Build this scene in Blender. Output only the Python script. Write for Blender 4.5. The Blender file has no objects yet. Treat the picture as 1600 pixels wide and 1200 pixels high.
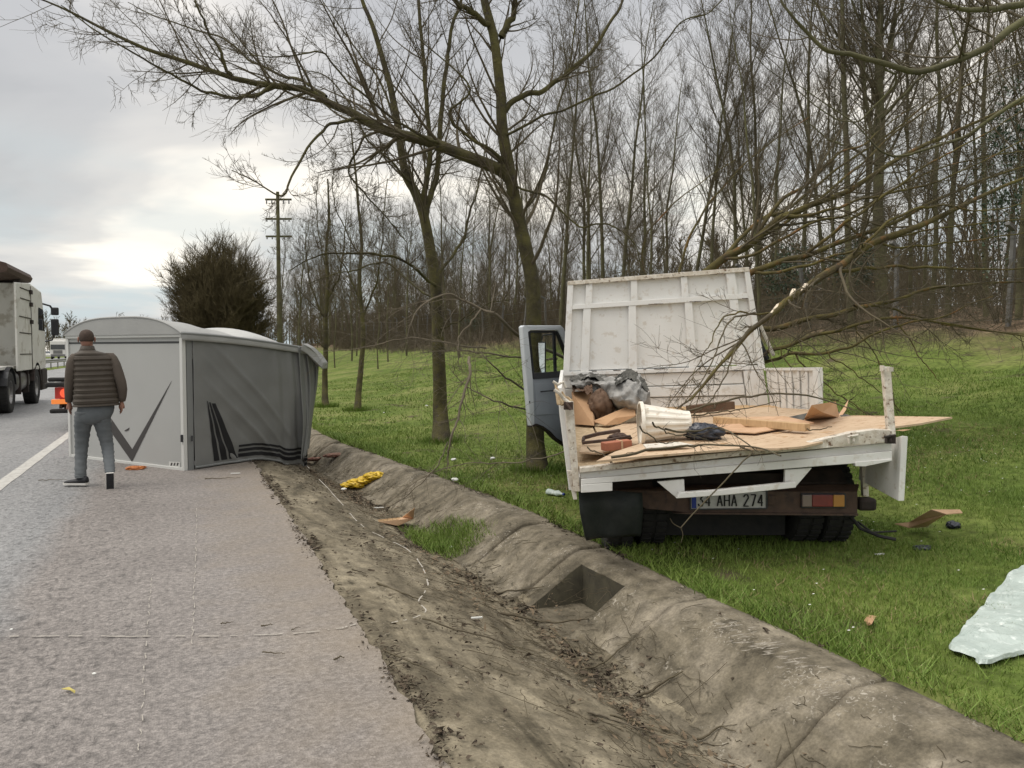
import bpy, math, random
import numpy as np
from mathutils import Vector, Matrix
PI = math.pi
rnd = random.Random(7)
scene = bpy.context.scene
# ------------------------------------------------------------------ camera
CAMZ = 1.52
YAW = math.radians(23.2); PITCH = math.radians(2.48)
cam_d = bpy.data.cameras.new("camera"); cam = bpy.data.objects.new("camera", cam_d)
scene.collection.objects.link(cam); scene.camera = cam
cam_d.lens = 27.0; cam_d.sensor_width = 36.0; cam_d.clip_end = 3000; cam_d.clip_start = 0.05
cam.location = (0, 0, CAMZ)
cam.rotation_euler = (math.radians(90) - PITCH, 0, -YAW)
# ------------------------------------------------------------------ light and exposure
SUN_EL = math.radians(58); SUN_AZ = math.radians(-75)      # azimuth from +Y towards +X
scene.view_settings.view_transform = 'Standard'; scene.view_settings.look = 'None'
scene.view_settings.exposure = 0.12; scene.view_settings.gamma = 1.0
scene.view_settings.use_curve_mapping = False
sun_d = bpy.data.lights.new("sun", 'SUN'); sun = bpy.data.objects.new("sun", sun_d)
scene.collection.objects.link(sun)
sun_d.energy = 1.5; sun_d.angle = math.radians(35); sun_d.color = (1, .95, .88)
sdir = Vector((math.sin(SUN_AZ)*math.cos(SUN_EL), math.cos(SUN_AZ)*math.cos(SUN_EL), math.sin(SUN_EL)))
sun.rotation_euler = sdir.to_track_quat('Z', 'Y').to_euler()
world = bpy.data.worlds.new("World"); scene.world = world; world.use_nodes = True
SKY_GAIN = 1.15
def build_world():
    nt = world.node_tree; N = nt.nodes; L = nt.links; N.clear()
    out = N.new('ShaderNodeOutputWorld')
    sky = N.new('ShaderNodeTexSky'); sky.sky_type = 'NISHITA'; sky.sun_disc = False
    sky.sun_elevation = SUN_EL; sky.sun_rotation = SUN_AZ
    b1 = N.new('ShaderNodeBackground'); L.new(sky.outputs[0], b1.inputs[0]); b1.inputs[1].default_value = 0.06
    tc = N.new('ShaderNodeTexCoord')
    sep = N.new('ShaderNodeSeparateXYZ'); L.new(tc.outputs['Generated'], sep.inputs[0])
    def math_(op, a, b=None, c=None):
        m = N.new('ShaderNodeMath'); m.operation = op
        for i, v in enumerate((a, b, c)):
            if v is None: continue
            if isinstance(v, (int, float)): m.inputs[i].default_value = v
            else: L.new(v, m.inputs[i])
        return m.outputs[0]
    z = math_('MAXIMUM', sep.outputs[2], 0.0)
    zz = math_('ADD', z, 0.17)
    cx = math_('DIVIDE', sep.outputs[0], zz); cy = math_('DIVIDE', sep.outputs[1], zz)
    cmb = N.new('ShaderNodeCombineXYZ'); L.new(cx, cmb.inputs[0]); L.new(cy, cmb.inputs[1])
    def noise(scale, det, off, rough=.55, dist=0.0):
        mp = N.new('ShaderNodeMapping'); L.new(cmb.outputs[0], mp.inputs[0]); mp.inputs['Location'].default_value = off
        n = N.new('ShaderNodeTexNoise'); L.new(mp.outputs[0], n.inputs['Vector'])
        n.inputs['Scale'].default_value = scale; n.inputs['Detail'].default_value = det
        n.inputs['Roughness'].default_value = rough; n.inputs['Distortion'].default_value = dist
        return n.outputs['Fac']
    def ramp(fac, stops):
        r = N.new('ShaderNodeValToRGB'); L.new(fac, r.inputs[0]); cr = r.color_ramp
        cr.interpolation = 'EASE'
        while len(cr.elements) < len(stops): cr.elements.new(.5)
        for e, (p, c) in zip(cr.elements, stops): e.position = p; e.color = (*c, 1)
        return r.outputs[0]
    n1 = noise(.75, 6, (12.3, 8.9, 4), .5, .3)
    base = ramp(n1, [(.30, (.40, .41, .425)), (.44, (.535, .54, .545)), (.54, (.67, .66, .64)), (.64, (1.0, .95, .86))])
    # blue-grey gaps close to the horizon
    n2 = noise(1.3, 4, (9.3, 4.4, 2), .5)
    gap = ramp(n2, [(.44, (0, 0, 0)), (.62, (1, 1, 1))])
    low = ramp(z, [(0.0, (1, 1, 1)), (.16, (.5, .5, .5)), (.3, (0, 0, 0))])
    gm = N.new('ShaderNodeMath'); gm.operation = 'MULTIPLY'; L.new(gap, gm.inputs[0]); L.new(low, gm.inputs[1])
    mx = N.new('ShaderNodeMixRGB'); L.new(gm.outputs[0], mx.inputs[0]); L.new(base, mx.inputs[1]); mx.inputs[2].default_value = (.52, .60, .63, 1)
    # brightness: cloud deck is brighter overhead, as under any overcast
    hz = ramp(z, [(0.0, (1.0, 1.0, .99)), (.16, (.99, .98, .96)), (.42, (.93, .93, .95)), (1.0, (1.0, 1.0, 1.0))])
    m2 = N.new('ShaderNodeMixRGB'); m2.blend_type = 'MULTIPLY'; m2.inputs[0].default_value = 1; L.new(mx.outputs[0], m2.inputs[1]); L.new(hz, m2.inputs[2])
    b2 = N.new('ShaderNodeBackground'); L.new(m2.outputs[0], b2.inputs[0])
    up = math_('MULTIPLY', math_('MAXIMUM', math_('SUBTRACT', z, .42), 0.0), 2.6)
    L.new(math_('MULTIPLY', math_('ADD', up, 1.0), SKY_GAIN), b2.inputs[1])
    ms = N.new('ShaderNodeMixShader'); ms.inputs[0].default_value = .93
    L.new(b1.outputs[0], ms.inputs[1]); L.new(b2.outputs[0], ms.inputs[2]); L.new(ms.outputs[0], out.inputs[0])
build_world()
# ------------------------------------------------------------------ picture <-> place
Fv = Vector((math.sin(YAW)*math.cos(PITCH), math.cos(YAW)*math.cos(PITCH), -math.sin(PITCH)))
Rv = Vector((math.cos(YAW), -math.sin(YAW), 0)); Uv = Rv.cross(Fv)
Hf = Vector((math.sin(YAW), math.cos(YAW), 0))
C0 = Vector((0, 0, CAMZ))
def ray(px, py): return Fv + Rv*((px-800)/1200) + Uv*((600-py)/1200)
def P(px, py, d): return C0 + ray(px, py)*d
def G(px, py, z=0.0):
    r = ray(px, py); return C0 + r*((z-CAMZ)/r.z)
# ------------------------------------------------------------------ noise and ground
_tab = np.random.RandomState(11).rand(256, 256)
def vn(x, y, s=0):
    x = np.asarray(x, float)+s*17.3; y = np.asarray(y, float)+s*9.1
    xi = np.floor(x).astype(int); yi = np.floor(y).astype(int); fx = x-xi; fy = y-yi
    fx = fx*fx*(3-2*fx); fy = fy*fy*(3-2*fy)
    a = _tab[xi & 255, yi & 255]; b = _tab[(xi+1) & 255, yi & 255]; c = _tab[xi & 255, (yi+1) & 255]; d = _tab[(xi+1) & 255, (yi+1) & 255]
    return (a*(1-fx)+b*fx)*(1-fy)+(c*(1-fx)+d*fx)*fy-.5
def fbm(x, y, s=0, o=4):
    r = 0; a = 1.0; x = np.asarray(x, float); y = np.asarray(y, float)
    for i in range(o): r = r+a*vn(x*2**i, y*2**i, s+i*3); a *= .5
    return r
def wsc(Y):
    t = np.clip((np.asarray(Y, float)-6)/8.5, 0, 1); t = t*t*(3-2*t); return 1-.31*t
def XofU(u, Y):
    f = np.clip((6-u)/3.0, 0, 1); f = f*f*(3-2*f)
    return u+np.where(u > .87, (wsc(Y)-1)*(u-.87)*f, 0)
def UofX(X, Y):
    X = np.asarray(X, float); lo = X-.05; hi = X+2.5
    for _ in range(26):
        m = (lo+hi)/2; g = XofU(m, Y) > X; hi = np.where(g, m, hi); lo = np.where(g, lo, m)
    return (lo+hi)/2
PU = [-50, .87, 1.0, 1.3, 1.7, 1.95, 2.1, 2.2, 2.34, 2.5, 2.64, 2.70, 2.95, 4.5, 5.5, 8, 13, 15, 17.2, 30, 60, 200, 900]
PZ = [0, 0, -.012, -.07, -.17, -.25, -.27, -.26, -.17, -.06, .018, .034, .035, .05, .11, .48, 1.18, 1.62, 2.1, 3.3, 5.0, 8, 12]
def hU(u, Y, rough=True):
    z = np.interp(u, PU, PZ)
    if rough:
        g = np.clip((u-3)/2, 0, 1)
        z = z+g*fbm(u*.7, np.asarray(Y)*.7, 1, 3)*.07*np.clip(u/6, .4, 3)
        dd = np.clip((u-.9)/.2, 0, 1)*np.clip((3-u)/.3, 0, 1)
        z = z+dd*(fbm(u*3, np.asarray(Y)*2.2, 2, 4)*.022+fbm(u*14, np.asarray(Y)*12, 3, 2)*.006)
    return z
def H(X, Y): return hU(UofX(X, Y), Y)
def Hs(X, Y): return float(H(np.array([X]), np.array([Y]))[0])
def GT(px, py, dz=0.0):
    z = 0.0
    for _ in range(25):
        p = G(px, py, z)
        z = .5*z+.5*(Hs(p.x, p.y)+dz)
    return G(px, py, z)
# ------------------------------------------------------------------ object helpers
def link(o): scene.collection.objects.link(o); return o
def tag(o, label=None, cat=None, group=None, kind=None):
    if label: o['label'] = label
    if cat: o['category'] = cat
    if group: o['group'] = group
    if kind: o['kind'] = kind
    return o
def thing(name, loc, label, cat, group=None):
    o = bpy.data.objects.new(name, None); o.empty_display_size = .1; link(o); o.location = Vector(loc)
    return tag(o, label, cat, group)
def adopt(o, parent):
    """parent o, whose vertices are in world coordinates (parts keep an identity world matrix)"""
    if parent is not None:
        o.parent = parent
        o.matrix_parent_inverse = Matrix.Translation(-parent.location) if parent.parent is None else Matrix.Identity(4)
    return o
class MB:
    def __init__(s): s.v = []; s.f = []; s.uv = None
    def add(s, vs, fs):
        b = len(s.v); s.v += [tuple(x) for x in vs]; s.f += [tuple(i+b for i in f) for f in fs]; return s
    def hexa(s, c):   # 0-3 bottom ring, 4-7 top ring
        return s.add(c, [(0, 3, 2, 1), (4, 5, 6, 7), (0, 1, 5, 4), (1, 2, 6, 5), (2, 3, 7, 6), (3, 0, 4, 7)])
    def box(s, c, size, R=None):
        c = Vector(c); hx, hy, hz = size[0]/2, size[1]/2, size[2]/2; o = []
        for z in (-hz, hz):
            for x, y in ((-hx, -hy), (hx, -hy), (hx, hy), (-hx, hy)):
                p = Vector((x, y, z)); o.append(c+(R @ p if R is not None else p))
        return s.hexa(o)
    def prism(s, poly, vec):
        n = len(poly); vec = Vector(vec); a = [Vector(p) for p in poly]; b = [p+vec for p in a]
        return s.add(a+b, [tuple(range(n-1, -1, -1)), tuple(range(n, 2*n))]+[(i, (i+1) % n, n+(i+1) % n, n+i) for i in range(n)])
    def tube(s, pts, r, k=6, cap=True):
        pts = [Vector(p) for p in pts]; n = len(pts); rr = r if hasattr(r, '__len__') else [r]*n; base = len(s.v)
        ref = None
        for i, p in enumerate(pts):
            t = (pts[min(i+1, n-1)]-pts[max(i-1, 0)])
            if t.length < 1e-9: t = Vector((0, 0, 1))
            t.normalize()
            if ref is None: ref = t.orthogonal()
            a = (ref-t*ref.dot(t)); a = a.normalized() if a.length > 1e-6 else t.orthogonal().normalized(); ref = a; b = t.cross(a)
            for j in range(k):
                q = 2*PI*j/k; s.v.append(tuple(p+(a*math.cos(q)+b*math.sin(q))*rr[i]))
        for i in range(n-1):
            for j in range(k):
                j2 = (j+1) % k; s.f.append((base+i*k+j, base+i*k+j2, base+(i+1)*k+j2, base+(i+1)*k+j))
        if cap:
            s.f.append(tuple(base+j for j in range(k-1, -1, -1))); s.f.append(tuple(base+(n-1)*k+j for j in range(k)))
        return s
    def rings(s, rs, cap=True):     # list of closed rings with equal counts
        base = len(s.v); k = len(rs[0])
        for r in rs: s.v += [tuple(p) for p in r]
        for i in range(len(rs)-1):
            for j in range(k):
                j2 = (j+1) % k; s.f.append((base+i*k+j, base+i*k+j2, base+(i+1)*k+j2, base+(i+1)*k+j))
        if cap:
            s.f.append(tuple(base+j for j in range(k-1, -1, -1))); s.f.append(tuple(base+(len(rs)-1)*k+j for j in range(k)))
        return s
    def grid(s, fn, nu, nv):
        base = len(s.v)
        for i in range(nu+1):
            for j in range(nv+1): s.v.append(tuple(fn(i/nu, j/nv)))
        w = nv+1
        for i in range(nu):
            for j in range(nv): s.f.append((base+i*w+j, base+(i+1)*w+j, base+(i+1)*w+j+1, base+i*w+j+1))
        return s
    def build(s, name, mat, parent=None, smooth=False, bevel=0, thick=0, sub=0):
        me = bpy.data.meshes.new(name); me.from_pydata(s.v, [], s.f); me.update()
        if mat: me.materials.append(mat)
        import bmesh
        bm = bmesh.new(); bm.from_mesh(me); bmesh.ops.recalc_face_normals(bm, faces=bm.faces); bm.to_mesh(me); bm.free()
        if smooth: me.shade_smooth()
        o = bpy.data.objects.new(name, me); link(o); adopt(o, parent)
        if thick:
            m = o.modifiers.new('solid', 'SOLIDIFY'); m.thickness = thick; m.offset = 0
        if bevel:
            m = o.modifiers.new('bevel', 'BEVEL'); m.width = bevel; m.segments = 2; m.limit_method = 'ANGLE'; m.angle_limit = .6
        if sub:
            m = o.modifiers.new('sub', 'SUBSURF'); m.levels = sub; m.render_levels = sub
        return o
def np_mesh(name, V, F, mat, parent=None, smooth=False):
    """V (n,3), F (m,k) arrays"""
    me = bpy.data.meshes.new(name); V = np.ascontiguousarray(V, np.float32); F = np.ascontiguousarray(F, np.int32)
    me.vertices.add(len(V)); me.vertices.foreach_set('co', V.ravel())
    k = F.shape[1]; me.loops.add(F.size); me.loops.foreach_set('vertex_index', F.ravel())
    me.polygons.add(len(F)); me.polygons.foreach_set('loop_start', np.arange(0, F.size, k, dtype=np.int32))
    me.update(calc_edges=True)
    if smooth: me.shade_smooth()
    if mat: me.materials.append(mat)
    o = bpy.data.objects.new(name, me); link(o); adopt(o, parent); return o
def grid_mesh(name, A, mat, parent=None, smooth=True):
    """A (n,m,3)"""
    n, m = A.shape[:2]; idx = np.arange(n*m).reshape(n, m)
    F = np.stack([idx[:-1, :-1], idx[1:, :-1], idx[1:, 1:], idx[:-1, 1:]], -1).reshape(-1, 4)
    return np_mesh(name, A.reshape(-1, 3), F, mat, parent, smooth)
def smooth_path(pts, n):
    """Catmull-Rom through points -> n+1 samples"""
    p = np.array([list(x) for x in pts], float); p = np.vstack([2*p[0]-p[1], p, 2*p[-1]-p[-2]]); m = len(p)-3
    out = []
    for i in range(n+1):
        t = i/n*m; k = min(int(t), m-1); f = t-k; a, b, c, d = p[k:k+4]
        out.append(.5*((2*b)+(c-a)*f+(2*a-5*b+4*c-d)*f*f+(3*b-a-3*c+d)*f**3))
    return np.array(out)
# ------------------------------------------------------------------ materials
def mat(name, col, rough=.7, col2=None, nscale=8, namt=.5, bump=0, bscale=40, metal=0, spec=.3, coord='pos', col3=None, n3=40, stretch=None, dist=0.0, trans=0):
    m = bpy.data.materials.new(name); m.use_nodes = True; nt = m.node_tree; N = nt.nodes; L = nt.links
    b = N['Principled BSDF']; b.inputs['Roughness'].default_value = rough; b.inputs['Metallic'].default_value = metal
    b.inputs['Specular IOR Level'].default_value = spec; b.inputs['Base Color'].default_value = (*col, 1)
    if coord == 'pos': c = N.new('ShaderNodeNewGeometry').outputs['Position']
    else: c = N.new('ShaderNodeTexCoord').outputs['Object']
    if stretch:
        mp = N.new('ShaderNodeMapping'); L.new(c, mp.inputs[0]); mp.inputs['Scale'].default_value = stretch; c = mp.outputs[0]
    def noise(sc, det=5, d=0.0):
        n = N.new('ShaderNodeTexNoise'); L.new(c, n.inputs['Vector']); n.inputs['Scale'].default_value = sc
        n.inputs['Detail'].default_value = det; n.inputs['Roughness'].default_value = .6; n.inputs['Distortion'].default_value = d; return n.outputs['Fac']
    last = None
    if col2 is not None:
        r = N.new('ShaderNodeValToRGB'); L.new(noise(nscale, 6, dist), r.inputs[0])
        r.color_ramp.elements[0].position = .5-.28*(1-namt)-.02; r.color_ramp.elements[1].position = .5+.28*(1-namt)+.02
        r.color_ramp.elements[0].color = (*col, 1); r.color_ramp.elements[1].color = (*col2, 1); last = r.outputs[0]
    if col3 is not None:
        r = N.new('ShaderNodeValToRGB'); L.new(noise(n3, 5), r.inputs[0]); r.color_ramp.elements[0].position = .56; r.color_ramp.elements[1].position = .67
        mx = N.new('ShaderNodeMixRGB'); L.new(r.outputs[0], mx.inputs[0]); mx.inputs[2].default_value = (*col3, 1)
        if last: L.new(last, mx.inputs[1])
        else: mx.inputs[1].default_value = (*col, 1)
        last = mx.outputs[0]
    if last: L.new(last, b.inputs['Base Color'])
    if bump:
        bp = N.new('ShaderNodeBump'); bp.inputs['Strength'].default_value = 1; bp.inputs['Distance'].default_value = bump
        L.new(noise(bscale, 4), bp.inputs['Height']); L.new(bp.outputs[0], b.inputs['Normal'])
    return m
M = {}
M['white'] = mat('white_paint', (.74, .73, .70), .5, (.68, .665, .63), 3, .2, .0015, 60, col3=(.60, .56, .50), n3=14)
M['white_worn'] = mat('worn_white_paint', (.72, .68, .60), .6, (.45, .38, .29), 22, .35, .003, 80, col3=(.16, .10, .06), n3=30)
M['white_dirty'] = mat('dirty_white_paint', (.66, .62, .54), .6, (.50, .45, .38), 7, .3, .002, 60, col3=(.25, .18, .12), n3=35)
M['black'] = mat('black_rubber', (.018, .018, .019), .8, (.035, .033, .03), 12, .3, .003, 60)
M['blackplastic'] = mat('black_plastic', (.02, .02, .023), .4, spec=.5)
M['flap'] = mat('mud_flap_rubber', (.013, .018, .018), .6, (.032, .036, .033), 9, .3, .004, 30)
M['steel'] = mat('dull_steel', (.25, .25, .25), .4, (.16, .15, .14), 12, .3, metal=.8)
M['rust'] = mat('rusty_steel', (.055, .036, .028), .7, (.10, .062, .045), 14, .3, .002, 60, col3=(.05, .035, .03), n3=18)
M['chassis'] = mat('dark_chassis', (.02, .018, .016), .8, (.05, .035, .03), 10, .4)
M['ply'] = mat('plywood', (.56, .42, .285), .7, (.47, .34, .22), 4, .3, .0015, 50, col3=(.30, .17, .09), n3=13, stretch=(1, 3, 1))
M['plyedge'] = mat('plywood_edge', (.36, .22, .12), .8, (.48, .32, .18), 30, .4)
M['card'] = mat('cardboard', (.50, .31, .17), .8, (.42, .25, .14), 6, .3, .001, 60)
M['card_in'] = mat('cardboard_pale', (.58, .38, .24), .8, (.46, .29, .17), 9, .3, .001, 60)
M['wood'] = mat('timber', (.55, .38, .21), .7, (.42, .27, .14), 10, .4, .001, 60, stretch=(1, 6, 1))
M['wood_raw'] = mat('splintered_timber', (.66, .52, .34), .8, (.40, .28, .16), 25, .4, .004, 60)
M['tarp'] = mat('grey_tarpaulin', (.055, .052, .046), .7, (.36, .35, .33), 4.5, .6, .004, 30, spec=.2)
M['tarp_dark'] = mat('dark_tarpaulin', (.045, .045, .04), .7, (.13, .125, .11), 12, .4, .004, 30, spec=.2)
M['brownrag'] = mat('brown_cloth', (.085, .050, .032), .8, (.16, .10, .065), 9, .4, .004, 40)
M['bag'] = mat('black_plastic_bag', (.015, .018, .03), .3, (.03, .035, .05), 12, .4, .004, 40, spec=.6)
M['planter'] = mat('white_ribbed_plastic', (.78, .74, .66), .5, (.68, .62, .52), 12, .3, .001, 60, col3=(.50, .42, .32), n3=22)
M['brick'] = mat('brick_red', (.42, .16, .09), .8, (.34, .13, .08), 14, .3)
M['doorgrey'] = mat('blue_grey_trim', (.31, .335, .37), .55, (.27, .295, .33), 5, .3, .001, 40)
M['doorpaint'] = mat('pale_blue_paint', (.66, .69, .71), .4, (.60, .63, .655), 4, .3, spec=.5)
M['cabpaint'] = mat('cab_paint', (.60, .62, .64), .35, (.55, .57, .58), 4, .3, spec=.5)
M['mirror'] = mat('mirror_glass', (.8, .8, .8), .03, metal=1.0)
M['plate'] = mat('plate_white', (.46, .455, .44), .5, (.36, .35, .33), 25, .3)
M['ink'] = mat('black_ink', (.015, .015, .015), .6)
M['blue'] = mat('plate_blue', (.02, .04, .22), .5)
M['redlens'] = mat('red_lens', (.20, .018, .014), .3, (.12, .012, .01), 20, .4, spec=.6)
M['amber'] = mat('amber_lens', (.42, .19, .03), .3, spec=.6)
M['clearlens'] = mat('clear_lens', (.20, .15, .13), .25, spec=.6)
M['moss'] = mat('moss_bark', (.030, .024, .018), .95, (.105, .095, .032), 4, .3, .02, 22, col3=(.06, .05, .04), n3=14)
M['moss2'] = mat('mossy_bark_bright', (.05, .036, .022), .95, (.135, .115, .032), 3.5, .3, .012, 24, col3=(.17, .085, .03), n3=4)
M['bark'] = mat('woodland_bark', (.060, .052, .034), .95, (.135, .13, .062), 2, .3, .015, 20, coord='pos')
M['twig'] = mat('twigs', (.066, .052, .034), .9, (.120, .100, .060), 2.5, .3)
M['twig2'] = mat('pale_twigs', (.17, .14, .10), .9, (.10, .085, .06), 3, .3)
M['hedge'] = mat('evergreen_twigs', (.080, .064, .032), .9, (.13, .105, .055), 2, .3)
M['ivy'] = mat('ivy_leaves', (.02, .045, .02), .4, (.05, .09, .045), 6, .3, spec=.5)
M['scrubleaf'] = mat('dead_leaves', (.17, .085, .05), .9, (.28, .19, .12), 6, .4)
M['concretepost'] = mat('concrete_post', (.16, .155, .15), .9, (.13, .125, .115), 5, .3)
M['wire'] = mat('fence_wire', (.16, .16, .16), .5, metal=.5)
M['splinter'] = mat('fresh_wood', (.72, .62, .48), .8)
def glass_mat():
    m = bpy.data.materials.new('window_glass'); m.use_nodes = True; b = m.node_tree.nodes['Principled BSDF']
    b.inputs['Base Color'].default_value = (.75, .8, .78, 1); b.inputs['Roughness'].default_value = .03
    b.inputs['Transmission Weight'].default_value = 1; b.inputs['IOR'].default_value = 1.1; return m
M['glass'] = glass_mat()
M['darkglass'] = mat('dark_glass', (.02, .025, .03), .06, spec=.8)
# --- road
def road_mat():
    m = bpy.data.materials.new('worn_asphalt'); m.use_nodes = True; nt = m.node_tree; N = nt.nodes; L = nt.links; b = N['Principled BSDF']
    pos = N.new('ShaderNodeNewGeometry').outputs['Position']; sp = N.new('ShaderNodeSeparateXYZ'); L.new(pos, sp.inputs[0])
    def noise(sc, det=4, vec=None, d=0, rough=.6):
        n = N.new('ShaderNodeTexNoise'); L.new(vec or pos, n.inputs['Vector']); n.inputs['Scale'].default_value = sc; n.inputs['Detail'].default_value = det
        n.inputs['Distortion'].default_value = d; n.inputs['Roughness'].default_value = rough; return n.outputs['Fac']
    def mp(scale):
        q = N.new('ShaderNodeMapping'); L.new(pos, q.inputs[0]); q.inputs['Scale'].default_value = scale; return q.outputs[0]
    def ramp(f, st):
        r = N.new('ShaderNodeValToRGB'); L.new(f, r.inputs[0]); cr = r.color_ramp
        while len(cr.elements) < len(st): cr.elements.new(.5)
        for e, (p, c) in zip(cr.elements, st): e.position = p; e.color = (*c, 1) if hasattr(c, '__len__') else (c, c, c, 1)
        return r.outputs[0]
    def mix(f, a, c, t='MIX'):
        x = N.new('ShaderNodeMixRGB'); x.blend_type = t
        for i, v in enumerate((f, a, c)):
            if isinstance(v, (int, float)): x.inputs[i].default_value = v
            elif isinstance(v, tuple): x.inputs[i].default_value = (*v, 1)
            else: L.new(v, x.inputs[i])
        return x.outputs[0]
    def mm(op, a, c):
        x = N.new('ShaderNodeMath'); x.operation = op
        for i, v in enumerate((a, c)):
            if isinstance(v, (int, float)): x.inputs[i].default_value = v
            else: L.new(v, x.inputs[i])
        return x.outputs[0]
    shoulder = ramp(noise(.7, 3), [(.3, (.188, .168, .154)), (.7, (.242, .218, .200))])
    lane = ramp(noise(.5, 5, mp((3, .5, 1))), [(.3, (.20, .20, .20)), (.7, (.27, .265, .26))])
    edge = mm('ADD', sp.outputs[0], mm('MULTIPLY', noise(.9, 3), .5))
    f = ramp(mm('MULTIPLY', mm('ADD', edge, 1.75), 1.0), [(.97, 0.0), (1.0, 1.0)])
    f = ramp(mm('ADD', mm('MULTIPLY', mm('ADD', edge, .75), 2.2), .5), [(.2, 0.0), (.8, 1.0)])
    col = mix(f, lane, shoulder)
    # aggregate: pale and dark stones
    v = N.new('ShaderNodeTexVoronoi'); L.new(pos, v.inputs['Vector']); v.inputs['Scale'].default_value = 95
    vb = N.new('ShaderNodeSeparateColor'); L.new(v.outputs['Color'], vb.inputs[0])
    col = mix(.8, col, ramp(vb.outputs[0], [(0, .62), (.5, .95), (1, 1.32)]), 'MULTIPLY')
    col = mix(.9, col, ramp(noise(28, 4), [(.35, .72), (.6, 1.12)]), 'MULTIPLY')
    # dirt creeping from the gutter side
    g = ramp(mm('ADD', mm('MULTIPLY', sp.outputs[0], .5), mm('MULTIPLY', noise(2.2, 6), .8)), [(.45, 0.0), (.95, 1.0)])
    col = mix(mm('MULTIPLY', g, .6), col, (.24, .19, .13))
    ripn = noise(1, 4, mp((19, 13, 1)), .6); rm = ramp(mm('ADD', mm('MULTIPLY', sp.outputs[0], -.5), mm('MULTIPLY', noise(.8, 3), .5)), [(.12, 0.0), (.5, 1.0)])
    col = mix(rm, col, mix(1, col, ramp(ripn, [(.34, .55), (.46, .96), (.64, 1.10)]), 'MULTIPLY'))
    # fine cracks
    vc = N.new('ShaderNodeTexVoronoi'); vc.feature = 'DISTANCE_TO_EDGE'; L.new(mp((1, .6, 1)), vc.inputs['Vector']); vc.inputs['Scale'].default_value = .55
    dn = N.new('ShaderNodeTexNoise'); 
    cr = ramp(mm('ADD', vc.outputs['Distance'], mm('MULTIPLY', noise(9, 5), .02)), [(.006, .35), (.011, 1.0)])
    col = mix(.55, col, cr, 'MULTIPLY')
    L.new(col, b.inputs['Base Color'])
    rg = mix(f, ramp(noise(1.3, 3), [(.3, .38), (.7, .6)]), (.68, .68, .68)); L.new(rg, b.inputs['Roughness'])
    b.inputs['Specular IOR Level'].default_value = .45
    # rippled rolled surface on the left half, coarse grain elsewhere
    rip = ripn
    ripf = ramp(mm('ADD', mm('MULTIPLY', sp.outputs[0], -1.0), mm('MULTIPLY', noise(.8, 3), .8)), [(.35, 0.0), (.95, 1.0)])
    hgt = mm('ADD', mm('ADD', mm('MULTIPLY', v.outputs['Distance'], .35), mm('MULTIPLY', noise(30, 3), .5)), mm('MULTIPLY', mm('MULTIPLY', rip, ripf), 2.6))
    bp = N.new('ShaderNodeBump'); bp.inputs['Strength'].default_value = .8; bp.inputs['Distance'].default_value = .012; L.new(hgt, bp.inputs['Height']); L.new(bp.outputs[0], b.inputs['Normal'])
    return m
M['road'] = road_mat()
M['paint'] = mat('road_paint', (.52, .51, .47), .6, (.38, .36, .33), 9, .3, .002, 90, col3=(.27, .25, .23), n3=25)
M['chalk'] = mat('pale_spray_line', (.42, .39, .34), .9, (.33, .30, .26), 22, .4)
def dirt_mat(name, dark, mid, light, sx, sy, fleck, moss=.3, bscale=30, bdist=.012):
    m = bpy.data.materials.new(name); m.use_nodes = True; nt = m.node_tree; N = nt.nodes; L = nt.links; b = N['Principled BSDF']
    b.inputs['Roughness'].default_value = .9; b.inputs['Specular IOR Level'].default_value = .2
    pos = N.new('ShaderNodeNewGeometry').outputs['Position']
    def mp(sc):
        q = N.new('ShaderNodeMapping'); L.new(pos, q.inputs[0]); q.inputs['Scale'].default_value = sc; return q.outputs[0]
    def noise(sc, det=6, vec=None, d=0, ro=.62):
        n = N.new('ShaderNodeTexNoise'); L.new(vec or pos, n.inputs['Vector']); n.inputs['Scale'].default_value = sc; n.inputs['Detail'].default_value = det
        n.inputs['Distortion'].default_value = d; n.inputs['Roughness'].default_value = ro; return n.outputs['Fac']
    def ramp(f, st):
        r = N.new('ShaderNodeValToRGB'); L.new(f, r.inputs[0]); cr = r.color_ramp
        while len(cr.elements) < len(st): cr.elements.new(.5)
        for e, (p, c) in zip(cr.elements, st): e.position = p; e.color = (*c, 1) if hasattr(c, '__len__') else (c, c, c, 1)
        return r.outputs[0]
    def mix(f, a, c, t='MIX'):
        x = N.new('ShaderNodeMixRGB'); x.blend_type = t
        for i, v in enumerate((f, a, c)):
            if isinstance(v, (int, float)): x.inputs[i].default_value = v
            elif isinstance(v, tuple): x.inputs[i].default_value = (*v, 1)
            else: L.new(v, x.inputs[i])
        return x.outputs[0]
    col = ramp(noise(1.0, 7, mp((sx, sy, 1)), 1.2), [(.30, dark), (.47, mid), (.66, light)])
    col = mix(.7, col, ramp(noise(9, 7), [(.34, .5), (.66, 1.4)]), 'MULTIPLY')
    col = mix(.8, col, ramp(noise(70, 4), [(.3, .7), (.7, 1.25)]), 'MULTIPLY')
    fm = mix(1, ramp(noise(34, 5, None, 1.5), [(.58, 0.), (.64, 1.)]), ramp(noise(2.1, 5), [(.5, 0.), (.62, 1.)]), 'MULTIPLY')
    col = mix(fm, col, fleck)
    dk = ramp(noise(5, 7, mp((1.5, .8, 1)), 2.0), [(.60, 0.), (.72, moss)]); col = mix(dk, col, (.030, .026, .016))
    L.new(col, b.inputs['Base Color'])
    bp = N.new('ShaderNodeBump'); bp.inputs['Distance'].default_value = bdist; bp.inputs['Strength'].default_value = .9
    L.new(mix(.5, noise(bscale, 6), noise(6, 6, None, 1.0)), bp.inputs['Height']); L.new(bp.outputs[0], b.inputs['Normal']); return m
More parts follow.
